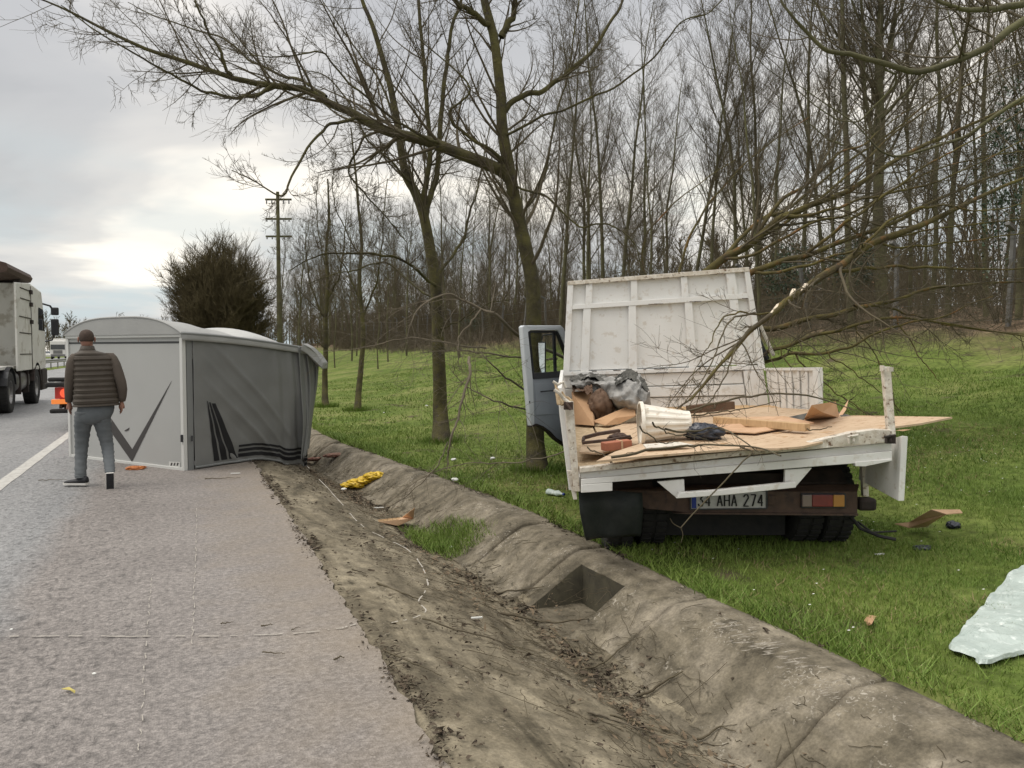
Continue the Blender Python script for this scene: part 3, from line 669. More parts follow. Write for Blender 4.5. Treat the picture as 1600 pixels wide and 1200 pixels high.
def wood():
    protos = [woodland_tree('bare_tree', 17, .15, 'tall'), woodland_tree('bare_tree', 15, .12, 'tall'), woodland_tree('bare_tree', 16, .16, 'forked'),
              woodland_tree('bare_tree', 12, .08, 'thin'), woodland_tree('bare_tree', 9.5, .06, 'thin'), woodland_tree('bare_tree', 18, .14, 'tall'), woodland_tree('bare_tree', 13, .10, 'forked')]
    used = set(); pts = []
    def put(X, Y, k, sc, rz=None):
        loc = (X, Y, Hs(X, Y)-.05); rz = RS.uniform(0, 6.28) if rz is None else rz
        if k in used: o = copy_thing(protos[k], loc, rz, sc)
        else: used.add(k); o = protos[k]; o.location = loc; o.rotation_euler = (0, 0, rz); o.scale = (sc,)*3
        o.rotation_euler = (RS.normal()*.045, RS.normal()*.045, rz)
        tag(o, 'slender bare woodland tree behind the fence', 'tree', 'bare trees of the wood behind the fence')
    def at(px, X):        # point on the line X=const seen at px
        r = ray(px, 548); return X, X*r.y/r.x
    # trees seen singly along the edge of the wood
    for px, X, k, sc in ((830, 15.5, 3, .9), (875, 16.5, 0, .82), (912, 18, 1, .9), (945, 17.5, 5, .82), (968, 21, 0, .9), (1003, 19, 3, 1.1), (1040, 24, 1, .9), (1105, 20, 5, .70),
                         (1150, 19, 1, .80), (1180, 23, 0, .85), (1215, 18.6, 3, .9), (1248, 20, 5, .72), (1290, 24, 1, .9), (1452, 20, 3, 1.1), (1480, 23, 0, .8), (1540, 21, 5, .7), (1590, 18.6, 1, .85),
                         (1640, 17, 0, .9), (1700, 18, 5, .9), (735, 16, 4, 1.0), (765, 18, 1, .8), (700, 19, 5, .8), (650, 18, 4, 1.0), (615, 17, 3, .9), (1330, 27, 2, 1.0), (1420, 28, 6, 1.0)):
        x, y = at(px, X)
        if y > 120: continue
        put(x, y, k, sc*1.12); pts.append((x, y))
    n = 0; tries = 0
    while n < 190 and tries < 9000:
        tries += 1
        X = 16+abs(RS.normal())*17; Y = RS.uniform(2, 150)
        dep = X*math.sin(YAW)+Y*math.cos(YAW); lat = X*math.cos(YAW)-Y*math.sin(YAW)
        if abs(lat) > dep*.78+3 or dep < 15: continue
        # the wood thins where the sky shows through
        if fbm(np.array([X*.12]), np.array([Y*.12]), 40, 2)[0] < -.22: continue
        if min([9]+[math.hypot(X-a, Y-b) for a, b in pts]) < 1.15: continue
        pts.append((X, Y)); k = int(RS.choice([0, 1, 2, 3, 3, 4, 4, 5, 6])); put(X, Y, k, RS.uniform(.62, 1.0)); n += 1
    # trees on the verge ahead, left of the wood
    for X, Y, k, sc in ((6.5, 48, 3, .9), (7.5, 56, 1, .7), (8, 70, 5, .75), (5.2, 82, 0, .7), (9, 62, 4, 1), (10.5, 52, 3, 1), (11, 44, 4, 1), (10, 90, 1, .8), (7, 110, 5, .8), (12.5, 60, 5, .6), (9, 38, 4, .8),
                        (4.6, 74, 1, .62), (3.4, 96, 0, .6), (12.6, 36, 3, .9), (11.6, 68, 1, .7), (6, 125, 1, .8), (13.2, 48, 5, .6), (8.3, 46, 4, .9)):
        o = None; loc = (X, Y, Hs(X, Y)-.05); rz = RS.uniform(0, 6.28)
        o = copy_thing(protos[k], loc, rz, sc); tag(o, 'slender bare tree on the roadside strip beyond the grey trailer', 'tree', 'bare trees along the road ahead')
wood()
def undergrowth():
    # scrub: thin stems in and in front of the wood
    def mass(n, x0, x1, y0, y1, hl, hh, r, m, name, label, trop=.05, k2=7):
        X = RS.uniform(x0, x1, n); Y = RS.uniform(y0, y1, n); dep = X*math.sin(YAW)+Y*math.cos(YAW); lat = X*math.cos(YAW)-Y*math.sin(YAW)
        k = (np.abs(lat) < dep*.75+2) & (dep > 12) & (RS.rand(n) < np.clip(.75+fbm(X*.4, Y*.25, 17, 3)*1.4, .12, 1)); X, Y = X[k], Y[k]; n = len(X)
        p = np.stack([X, Y, H(X, Y)-.03], -1); d = RS.normal(size=(n, 3))*np.array([.45, .45, .1])+np.array([0, 0, 1.])
        rr = np.clip(dep[k]/30, .6, 2.2)
        a = grow(p, d, RS.uniform(hl, hh, n), r*rr, 7, .12, trop, .3)
        b = spawn(*a, k2, .1, .95, (20, 65), (.25, .6), .6, 4, .15, .03, r*.35, .4, .5)
        tag(tmesh(name, [a, b], m), label, 'undergrowth', kind='stuff')
    mass(8500, 14.4, 25, 3, 85, .6, 2.6, .006, M['twig'], 'undergrowth', 'tangle of bare brown scrub along the foot of the wood')
    mass(9000, 16.5, 50, 4, 140, 2.0, 6.5, .010, M['twig'], 'undergrowth', 'tall thin saplings filling the wood between the trunks', .06, 4.5)
    mass(2200, 13.6, 17.4, 4, 60, .4, 1.5, .006, M['twig2'], 'undergrowth', 'pale dead stems in front of the fence')
    # dead leaves hanging and lying
    def leaves(name, n, x0, x1, y0, y1, z0, z1, s, m, label):
        X = RS.uniform(x0, x1, n); Y = RS.uniform(y0, y1, n); k = fbm(X*.5, Y*.5, 31, 3) > .02; X, Y = X[k], Y[k]; n = len(X)
        Z = H(X, Y)+z0+(z1-z0)*RS.rand(n)**2; dv = unit(RS.normal(size=(n, 3, 3)))*(s*RS.uniform(.5, 1.2, n))[:, None, None]
        V = (np.stack([X, Y, Z], -1)[:, None]+dv).reshape(-1, 3); tag(np_mesh(name, V, np.arange(n*3).reshape(-1, 3), m), label, 'leaves', kind='stuff')
    leaves('dead_leaves', 14000, 14.5, 26, 3, 40, .0, 1.5, .035, M['scrubleaf'], 'brown dead leaves caught in the scrub by the fence')
undergrowth()
def ivy(px, X, w, h, z0, label, n=1500):
    r = ray(px, 548); Y = X*r.y/r.x; t = thing('ivy_bush', (X, Y, Hs(X, Y)), label, 'bush')
    q = unit(RS.normal(size=(n, 3)))*(RS.rand(n)**.4)[:, None]; c = np.array([X, Y, Hs(X, Y)+z0+h/2])+q*np.array([w/2, w/2, h/2])*(1+fbm(q[:, 0]*3, q[:, 2]*3, 7, 3)[:, None]*.8)
    dv = unit(RS.normal(size=(n, 4, 3)))*.05; V = (c[:, None]+dv).reshape(-1, 3)
    np_mesh('foliage', V, np.arange(n*4).reshape(-1, 4), M['ivy'], t)
    a = grow(np.array([[X, Y, Hs(X, Y)-.1]]*14)+RS.normal(size=(14, 3))*.1, np.array([[0, 0, 1.]]*14)+RS.normal(size=(14, 3))*.25, np.full(14, z0+h*.9), np.full(14, .02), 8, .1, .05)
    tmesh('stem', [a], M['twig'], t)
ivy(1228, 18.4, 1.5, 2.2, .7, 'dark green ivy bush left of the pair, just right of the white headboard')
ivy(1335, 18.6, 1.3, 1.8, 1.0, 'dark green ivy bush right of the pair, below the thick woodland trunk')
ivy(740, 17.4, 1.6, 1.6, .4, 'dark green ivy bush beside the mossy tree left of the open cab door', 900)
ivy(1560, 19, 1.3, 5.0, 1.5, 'yellow green ivy climbing at the right edge of the wood', 1500)
# ---- fence of concrete posts and wire
def fence():
    f = thing('wire_fence', (17.2, 14, 2), 'wire fence on grey concrete posts along the foot of the wood', 'fence')
    tops = []
    for k in range(24):
        y = 8.6+3.0*k; x = 17.2; z = Hs(x, y); dx, dy = RS.normal(size=2)*.07
        m = MB(); R = Matrix.Rotation(dx, 3, 'X') @ Matrix.Rotation(dy, 3, 'Y')
        m.box(Vector((x, y, z))+R @ Vector((0, 0, 1.0)), (.09, .09, 2.2), R)
        m.box(Vector((x, y, z))+R @ Vector((-.10, 0, 2.22)), (.28, .10, .09), R @ Matrix.Rotation(.5, 3, 'Y')); m.build('post', M['concretepost'], f, bevel=.01)
        tops.append((Vector((x, y, z)), R))
    for h in (.15, .6, 1.05, 1.5, 1.95):
        MB().tube([p+R @ Vector((-.07, 0, h)) for p, R in tops], .006, 3).build('wire', M['wire'], f)
fence()
# ---- the row of trees on the grass
def hero(name, label, base, trunk, limbs, d, spec, twr=.0016, mat_t='moss', seed=1):
    """trunk / limbs are picture polylines at depth d (third value: offset in depth)"""
    global RS
    RS = np.random.RandomState(seed)
    def pl(q): return [P(a[0], a[1], d+(a[2] if len(a) > 2 else 0)) for a in q]
    gp = GT(*base); t = thing(name, gp, label, 'tree', 'trees in a row on the grass')
    tp = [gp+Vector((0, 0, -.1))]+pl(trunk[0]); T = spine(tp, trunk[1], trunk[2], 40, .03)
    flare = 1+.55*np.exp(-np.linspace(0, 1, 41)*30); T = (T[0], T[1]*flare[None])
    tmesh('trunk', [(T[0], T[1], 12)], M[mat_t], t)
    S = []
    for pts, r0, r1 in limbs: S.append(spine(pl(pts), r0, r1, 40, .05))
    Sx = cat(*S); tmesh('limb', [(Sx[0], Sx[1], 8)], M[mat_t], t)
    b1 = spawn(*Sx, 0, .12, .98, (25, 65), (.16, .40), .42, 14, .045, spec[0], .004, .35, .18, .7, ntot=spec[1])
    if spec[2]: b1 = cat(b1, spawn(*T, 0, spec[5], .98, (30, 70), (.1, .26), .3, 14, .05, .06, .005, .3, .2, .5, ntot=spec[2]))
    b2 = spawn(*b1, spec[3], .12, .97, (25, 60), (.22, .55), .5, 8, .055, spec[0]*.8, twr*1.5, .35, .3, .6)
    b3 = spawn(*b2, spec[4], .1, .97, (20, 60), (.30, .65), .6, 5, .07, spec[0], twr, .35, .5, .8)
    tmesh('crown', [(b1[0], b1[1], 5), b2, b3], M['twig'], t)
    return t
hero('mossy_tree', 'large mossy tree behind the open cab door, one long limb arching left', (840, 737),
     ([(838, 690), (836, 600), (834, 500), (829, 430), (812, 350), (797, 268), (786, 205), (781, 140), (772, 60), (757, 0), (748, -60), (735, -160), (728, -300)], .118, .03),
     [([(800, 285), (778, 262), (735, 244), (690, 228), (640, 214), (598, 202), (565, 186), (538, 170), (505, 153, -.1), (470, 138, -.2), (425, 133, -.3), (385, 126, -.4), (345, 116, -.5), (290, 98, -.6), (230, 78, -.7), (165, 48, -.8), (100, 15, -.9), (50, -4, -1)], .085, .008),
      ([(510, 153, -.1), (480, 128, .1), (440, 118, .3), (395, 95, .4), (350, 60, .6), (290, 42, .8), (240, 25, 1), (200, 5, 1.2)], .022, .005),
      ([(430, 133, -.3), (395, 150, -.5), (350, 150, -.8), (300, 132, -1), (240, 100, -1.3), (160, 55, -1.6), (95, 10, -1.8)], .024, .005),
      ([(362, 120, -.5), (345, 85, -.6), (325, 45, -.7), (308, 5, -.8), (300, -50, -.9)], .022, .006),
      ([(560, 186), (530, 190, -.4), (500, 205, -.6), (475, 240, -.8), (450, 290, -1), (437, 306, -1.0), (400, 285, -1.1), (362, 268, -1.1)], .022, .005),
      ([(600, 203), (570, 215, .5), (545, 262, .8), (568, 300, .9), (600, 335, 1), (635, 380, 1)], .020, .006),
      ([(690, 228), (660, 210, -.4), (620, 190, -.6), (570, 150, -.8), (530, 110, -.9), (500, 80, -1), (455, 90, -1.1), (400, 88, -1.2), (330, 70, -1.2)], .020, .004),
      ([(800, 262), (775, 238, -.3), (740, 220, -.5), (712, 195, -.6), (705, 170, -.7), (735, 140, -.8), (700, 100, -.8), (650, 60, -.8)], .026, .006),
      ([(787, 178), (805, 155), (830, 146), (850, 140), (880, 118), (905, 98), (932, 70, .2), (955, 35, .3), (975, 0, .4), (990, -60, .4)], .042, .014),
      ([(783, 60), (798, 30), (806, 0), (812, -60), (806, -160)], .045, .02), ([(770, 42), (740, 20, -.3), (712, 0, -.5), (670, -50, -.8), (620, -120, -1)], .04, .016),
      ([(790, 215), (830, 190, -.5), (880, 170, -.8), (950, 140, -1), (1010, 100, -1.2), (1060, 40, -1.3), (1110, 20, -1.4), (1150, -20, -1.5)], .018, .005),
      ([(800, 290), (850, 305, -.4), (900, 350, -.6), (950, 350, -.8), (990, 380, -1), (1010, 440, -1)], .016, .005),
      ([(812, 340), (840, 300, .5), (855, 250, .6), (870, 180, .8), (890, 100, 1), (905, 0, 1.2), (915, -90, 1.3)], .02, .008)],
     9.75, (.035, 300, 26, 7.5, 5, .3), .0020, seed=3)
hero('mossy_tree', 'mossy bare tree with several upright stems standing left of the open cab door', (690, 692),
     ([(689, 650), (688, 600), (685, 540), (684, 480), (676, 420), (668, 370), (660, 330), (648, 296), (636, 277), (628, 240), (620, 190), (611, 140), (604, 112), (592, 70), (581, 37), (566, 0), (550, -60), (530, -160)], .122, .02),
     [([(660, 325), (664, 300), (669, 270), (670, 220), (668, 168), (664, 120), (660, 75), (655, 0), (650, -90), (640, -200)], .052, .02),
      ([(664, 345), (672, 310), (679, 285), (687, 206), (693, 150), (698, 94), (708, 40), (722, 0), (740, -80)], .056, .02),
      ([(620, 187), (600, 140, .4), (575, 100, .5), (545, 60, .7), (520, 25, .8), (490, -20, 1)], .022, .007),
      ([(648, 292), (615, 255, -.5), (580, 225, -.8), (545, 160, -1), (510, 120, -1), (470, 110, -1.2)], .022, .006),
      ([(684, 450), (650, 420, -.8), (610, 400, -1.2), (560, 395, -1.4), (500, 400, -1.6), (450, 425, -1.8)], .028, .006),
      ([(684, 470), (640, 440, .5), (600, 410, .8), (560, 420, 1.0), (520, 430, 1.1), (480, 445, 1.2)], .022, .006),
      ([(684, 430), (720, 380, .5), (735, 330, .7), (750, 280, .9), (765, 200, 1)], .03, .01),
      ([(686, 515), (720, 500, -.6), (760, 475, -.8), (800, 470, -1)], .016, .005)],
     12.7, (.06, 150, 20, 7, 4.5, .35), .0025, seed=4)
hero('young_tree', 'young leaning tree, second from the grey trailer on the grass', (558, 642),
     ([(563, 590), (566, 550), (566, 500), (562, 440), (565, 380), (560, 320), (555, 260), (548, 200)], .075, .018),
     [([(566, 500), (585, 450), (595, 400), (600, 340), (605, 280)], .03, .01), ([(565, 470), (540, 420), (520, 380), (515, 320)], .026, .008), ([(563, 400), (535, 350), (520, 300), (525, 240)], .02, .007)],
     19.0, (.06, 46, 24, 6, 3.5, .3), .003, seed=6)
hero('young_tree', 'young upright tree on the grass nearest the end of the grey trailer', (509, 636),
     ([(508, 600), (508, 560), (509, 500), (512, 450), (510, 400), (514, 340), (512, 280)], .085, .02),
     [([(509, 500), (490, 460), (480, 410), (478, 350)], .03, .01), ([(511, 470), (530, 430), (538, 380), (542, 330)], .03, .01), ([(511, 420), (500, 380), (495, 320), (498, 270)], .02, .008)],
     20.5, (.06, 46, 24, 6, 3.5, .3), .003, seed=7)
def big_tree():
    d = 19.0; gp = GT(1382, 470, 0); x, y = 18.3, None
    r = ray(1380, 548); y = x*r.y/r.x; gp = Vector((x, y, Hs(x, y))); d = x*math.sin(YAW)+y*math.cos(YAW)
    t = thing('tall_tree', gp, 'tall thick bare tree in the wood, upper right behind the felled boughs', 'tree')
    def pl(q): return [P(a[0], a[1], d+(a[2] if len(a) > 2 else 0)) for a in q]
    T = spine([gp]+pl([(1376, 400), (1372, 300), (1376, 200), (1374, 130), (1373, 60), (1376, 0), (1374, -120), (1380, -280)]), .17, .05, 30, .05)
    tmesh('trunk', [(T[0], T[1], 10)], M['bark'], t)
    L_ = [spine(pl(q), a, b, 30, .08) for q, a, b in (
        ([(1371, 215), (1360, 195), (1353, 150), (1350, 90), (1345, 0), (1340, -120)], .07, .03), ([(1374, 120), (1390, 80), (1400, 30), (1412, 0), (1430, -90)], .07, .03),
        ([(1372, 140), (1335, 90, 1), (1300, 40, 1.5), (1270, 0, 2), (1240, -60, 2)], .06, .02), ([(1374, 90), (1350, 40), (1330, 0), (1310, -80)], .05, .02),
        ([(1375, 190), (1410, 150, -1), (1450, 110, -1), (1500, 60, -1), (1530, 0, -1)], .05, .015), ([(1372, 260), (1330, 230, -1), (1290, 215, -1), (1250, 180, -1)], .04, .012))]
    S = cat(*L_); tmesh('limb', [(S[0], S[1], 6)], M['bark'], t)
    b1 = spawn(*S, 0, .15, .98, (25, 60), (.18, .42), .42, 10, .08, .07, .007, .35, .2, .4, ntot=90); b1 = cat(b1, spawn(*T, 0, .3, .98, (30, 70), (.1, .28), .3, 10, .08, .08, .008, .3, .2, .4, ntot=40))
    b2 = spawn(*b1, 8, .12, .97, (25, 60), (.22, .55), .55, 7, .1, .06, .005, .35, .3); b3 = spawn(*b2, 5, .1, .97, (20, 60), (.3, .65), .6, 4, .1, .06, .004, .35, .5)
    tmesh('crown', [(b1[0], b1[1], 4), b2, b3], M['twig'], t)
big_tree()
def overhang():
    # tree standing just outside the right edge, its boughs drooping into view
    global RS
    RS = np.random.RandomState(12)
    d = 10.5; x = 11.5; y = 5.2; gp = Vector((x, y, Hs(x, y)))
    t = thing('overhanging_tree', gp, 'bare tree outside the right edge whose dark boughs hang in at the top right corner', 'tree')
    T = spine([gp, gp+Vector((.1, 0, 3)), gp+Vector((-.1, .2, 6)), gp+Vector((.1, .3, 10))], .17, .05, 20, .05)
    tmesh('trunk', [(T[0], T[1], 10)], M['bark'], t)
    def pl(q, s): return [gp+Vector((0, .1, s))]+[P(a[0], a[1], a[2]) for a in q]
    S = cat(spine(pl([(1700, -40, 8.6), (1600, 32, 8.4), (1560, 60, 8.3), (1510, 88, 8.2), (1450, 109, 8.1), (1390, 101, 8.0), (1330, 84, 8), (1290, 78, 7.9), (1262, 55, 7.9), (1240, 30, 7.8), (1222, 0, 7.8), (1215, -40, 7.8)], 5), .05, .008, 44, .05),
            spine(pl([(1640, -10, 7.4), (1600, 5, 7.2), (1560, 12, 7.1), (1525, 15, 7.0), (1490, 12, 6.9), (1462, 0, 6.9), (1430, -30, 6.8)], 5.4), .045, .008, 44, .03),
            spine(pl([(1700, 90, 9), (1600, 150, 8.8), (1520, 205, 8.8), (1440, 235, 8.8), (1380, 240, 8.8), (1330, 190, 8.8), (1240, 130, 8.8)], 4), .03, .005, 44, .05),
            spine([P(1510, 88, 8.2), P(1500, 75, 8.1), P(1492, 55, 8.1), P(1483, 30, 8), P(1478, 0, 8)], .014, .005, 44, .03),
            spine([P(1378, 101, 8.0), P(1400, 125, 8.1), P(1330, 190, 8.3), P(1240, 140, 8.5), P(1180, 90, 8.5)], .012, .004, 44, .06))
    tmesh('limb', [(S[0], S[1], 7)], M['bark'], t)
    b1 = spawn(*S, 0, .25, .98, (25, 65), (.12, .3), .4, 9, .09, .05, .003, .35, .25, .6, ntot=70); b2 = spawn(*b1, 5, .12, .97, (25, 60), (.3, .6), .55, 6, .1, .04, .0018, .3, .4, .5)
    tmesh('crown', [b1, b2], M['twig'], t)
overhang()
# ---- the felled tree pushed over by the truck
def felled():
    global RS
    RS = np.random.RandomState(21)
    gp = GT(1120, 690); gp = Vector((P(1090, 600, 10.4).x, P(1090, 600, 10.4).y, 0)); gp.z = Hs(gp.x, gp.y)
    t = thing('felled_tree', gp, 'broken leafless tree lying behind the white truck, its mossy boughs fanning out to the right', 'tree')
    B0 = P(1060, 560, 10.2)
    T = spine([gp+Vector((-.6, .5, -.1)), gp+Vector((-.2, .2, .35)), B0], .16, .11, 20, .03); tmesh('trunk', [(T[0], T[1], 12)], M['moss'], t)
    L_ = [  # (points px,py,depth), r0, r1
        ([(1070, 520, 10), (1092, 440, 9.6), (1128, 408, 9.4), (1175, 378, 9.3), (1222, 340, 9.3), (1262, 322, 9.3), (1320, 300, 9.4), (1380, 262, 9.6), (1450, 225, 9.9), (1520, 195, 10.2), (1620, 150, 10.5)], .075, .02),
        ([(1080, 540, 9.8), (1140, 470, 9.2), (1172, 428, 8.9), (1210, 412, 8.8), (1262, 397, 8.8), (1330, 372, 8.9), (1400, 345, 9.1), (1460, 315, 9.3), (1530, 285, 9.5), (1620, 255, 9.8)], .055, .015),
        ([(1650, 262, 9.0), (1590, 282, 8.8), (1545, 300, 8.6), (1480, 335, 8.3), (1420, 358, 8.1), (1370, 378, 8.0), (1330, 402, 7.9), (1295, 425, 7.7), (1258, 450, 7.5), (1226, 470, 7.3), (1205, 492, 7.1), (1170, 520, 6.9), (1140, 556, 6.6), (1112, 590, 6.3), (1078, 628, 6.1)], .045, .007),
        ([(1090, 560, 9.8), (1160, 520, 9.2), (1205, 514, 8.6), (1260, 500, 8.5), (1330, 483, 8.5), (1390, 470, 8.6), (1450, 452, 8.8), (1520, 445, 9), (1640, 440, 9.3)], .050, .012),
        ([(1090, 570, 9.6), (1180, 555, 8.9), (1218, 544, 8.4), (1270, 526, 8.3), (1335, 508, 8.3), (1400, 495, 8.4), (1470, 505, 8.6), (1560, 520, 8.8), (1650, 535, 9)], .034, .008),
        ([(1100, 590, 9.6), (1205, 562, 8.6), (1240, 553, 8.3), (1292, 552, 8.1), (1330, 540, 8), (1375, 518, 8), (1430, 500, 8), (1462, 499, 8), (1510, 480, 8), (1552, 464, 8)], .026, .006),
        ([(1290, 424, 7.9), (1350, 420, 8.0), (1410, 416, 8.1), (1480, 418, 8.3), (1560, 422, 8.5), (1650, 418, 8.7)], .026, .008),
        ([(1335, 480, 8.4), (1370, 478, 8.6), (1430, 492, 8.8), (1500, 512, 9), (1640, 528, 9.2)], .022, .006),
        ([(1180, 375, 9.3), (1215, 320, 9.6), (1270, 280, 10), (1310, 240, 10.3), (1350, 225, 10.5), (1380, 200, 10.8), (1440, 160, 11)], .035, .008),
        ([(1075, 500, 9.9), (1062, 440, 9.9), (1070, 390, 10), (1100, 330, 10.2), (1140, 280, 10.5), (1190, 235, 10.8), (1270, 180, 11)], .03, .007),
        ([(1128, 408, 9.4), (1190, 392, 9.0), (1260, 352, 9), (1340, 328, 9), (1420, 282, 9.2), (1520, 250, 9.4), (1640, 232, 9.8)], .026, .007),
        ([(1172, 428, 8.9), (1240, 420, 8.6), (1310, 398, 8.5), (1390, 372, 8.5), (1480, 356, 8.6), (1640, 340, 9)], .024, .007),
        ([(1175, 378, 9.3), (1240, 340, 9.7), (1330, 270, 10), (1420, 190, 10.4), (1520, 130, 10.8), (1620, 90, 11)], .03, .007),
        ([(1222, 340, 9.3), (1290, 330, 8.9), (1350, 310, 8.8), (1440, 290, 8.8), (1520, 260, 8.9), (1640, 200, 9)], .026, .007),
        ([(1262, 397, 8.8), (1320, 350, 8.6), (1390, 300, 8.5), (1460, 250, 8.6), (1530, 215, 8.8), (1640, 150, 9)], .026, .007),
        ([(1128, 408, 9.4), (1180, 350, 10), (1240, 320, 10.4), (1300, 270, 10.6), (1400, 200, 10.8), (1500, 120, 11), (1600, 40, 11.2)], .035, .008),
        ([(1070, 520, 10), (1030, 470, 10), (1005, 420, 9.9), (1010, 370, 9.8), (1040, 330, 9.8), (1090, 290, 9.9), (1150, 250, 10)], .022, .006),
        ([(1330, 402, 7.9), (1400, 340, 8.0), (1470, 320, 8.2), (1540, 330, 8.4), (1640, 310, 8.6)], .022, .006),
        ([(1240, 552, 8.3), (1290, 600, 8.2), (1345, 640, 8), (1400, 700, 7.8)], .012, .004),
        ([(1205, 492, 7.1), (1160, 488, 6.9), (1130, 498, 6.8), (1112, 530, 6.7), (1096, 560, 6.6), (1080, 600, 6.4)], .012, .003),
        ([(1320, 352, 9), (1390, 385, 8.8), (1470, 380, 8.8), (1560, 370, 8.9), (1640, 360, 9)], .02, .006),
        ([(1292, 552, 8.1), (1350, 592, 8), (1420, 652, 7.9)], .010, .003), ([(1335, 508, 8.3), (1380, 575, 8.2), (1402, 642, 8.1)], .010, .003), ([(1218, 544, 8.4), (1262, 608, 8.2), (1325, 634, 8.1)], .010, .003),
        ([(1400, 495, 8.4), (1440, 560, 8.2), (1470, 600, 8.1)], .012, .004)]
    S = cat(*[spine([P(*q) for q in pts], a, b, 44, .04) for pts, a, b in L_])
    S = (S[0], S[1]*.78); S[1][2] = np.interp(np.linspace(0, 1, 45), [0, .3, .5, 1], [.012, .032, .040, .006])
    tmesh('limb', [(S[0], S[1], 8)], M['moss2'], t)
    tm = dict(tdir=unit(np.array([Rv.x*.9, Rv.y*.9, .45])))
    b1 = spawn(*S, 0, .18, .98, (18, 50), (.10, .32), .42, 11, .085, .04, .004, .3, .25, .4, ntot=300, **tm)
    b2 = spawn(*b1, 8, .12, .97, (20, 58), (.28, .65), .5, 7, .10, .02, .0020, .3, .35, .5, **tm); b3 = spawn(*b2, 3.5, .1, .97, (20, 60), (.3, .65), .6, 4, .10, 0.02, .002, .35, .5)
    tmesh('crown', [(b1[0], b1[1], 5), b2, b3], M['twig'], t)
    for a, b in (((1243, 454), (1234, 462)), ((1226, 472), (1200, 494)), ((1262, 446), (1252, 454))):
        p, q = P(a[0], a[1], 7.42), P(b[0], b[1], 7.0); MB().tube([p+Vector((0, 0, .012)), (p+q)/2+Vector((.01, 0, .022)), q], [.006, .024, .006], 5).build('split_wood', M['splinter'], t)
    # boughs that came down on the left of the cab
    t = thing('broken_bough', GT(730, 700), 'thin broken boughs arching over the grass left of the open cab door', 'branch')
    L_ = [([(885, 562, 10.8), (815, 526, 9.9), (775, 492, 9), (752, 484, 9), (720, 466, 8.9), (700, 459, 8.8), (672, 468, 8.7), (650, 490, 8.6), (640, 515, 8.5), (636, 540, 8.5)], .024, .004),
          ([(752, 484, 9), (735, 505, 8.8), (718, 525, 8.7), (716, 550, 8.6), (718, 580, 8.6)], .012, .004),
          ([(870, 562, 10.6), (800, 558, 9.4), (735, 548, 8.7), (700, 548, 8.6), (665, 552, 8.5)], .014, .003),
          ([(870, 640, 10.6), (805, 600, 9.5), (770, 570, 8.6), (745, 545, 8.5)], .016, .004),
          ([(885, 644, 10.6), (812, 638, 9.4), (780, 628, 8.4), (750, 615, 8.3), (725, 600, 8.3), (705, 580, 8.2)], .013, .003),
          ([(733, 560, 8.2), (735, 575, 8.0), (728, 605, 7.9), (716, 650, 7.8), (704, 690, 7.7), (699, 730, 7.7)], .018, .008),
          ([(700, 692, 7.8), (690, 716, 7.7), (668, 745, 7.6), (640, 770, 7.6), (612, 790, 7.6), (576, 800, 7.7)], .007, .003),
          ([(888, 706, 7.0), (842, 716, 7.2), (800, 724, 7.4), (750, 722, 7.5), (705, 728, 7.6), (665, 745, 7.7), (630, 770, 7.7)], .007, .003),
          ([(760, 545, 9.6), (700, 536, 9.4), (640, 528, 9.5), (600, 535, 9.6), (560, 545, 9.9), (505, 550, 10.2)], .012, .004)]
    S = cat(*[spine([P(*q) for q in pts], a, b, 34, .03) for pts, a, b in L_]); tmesh('limb', [(S[0], S[1], 6)], M['twig2'], t)
    b1 = spawn(*S, 0, .2, .98, (25, 65), (.15, .4), .45, 9, .10, -.01, .0025, .3, .3, .8, ntot=140); b2 = spawn(*b1, 5, .12, .97, (25, 60), (.3, .65), .6, 6, .12, 0, .0015, .3, .4, .7)
    tmesh('twigs', [b1, b2], M['twig2'], t)['kind'] = 'stuff'
felled()
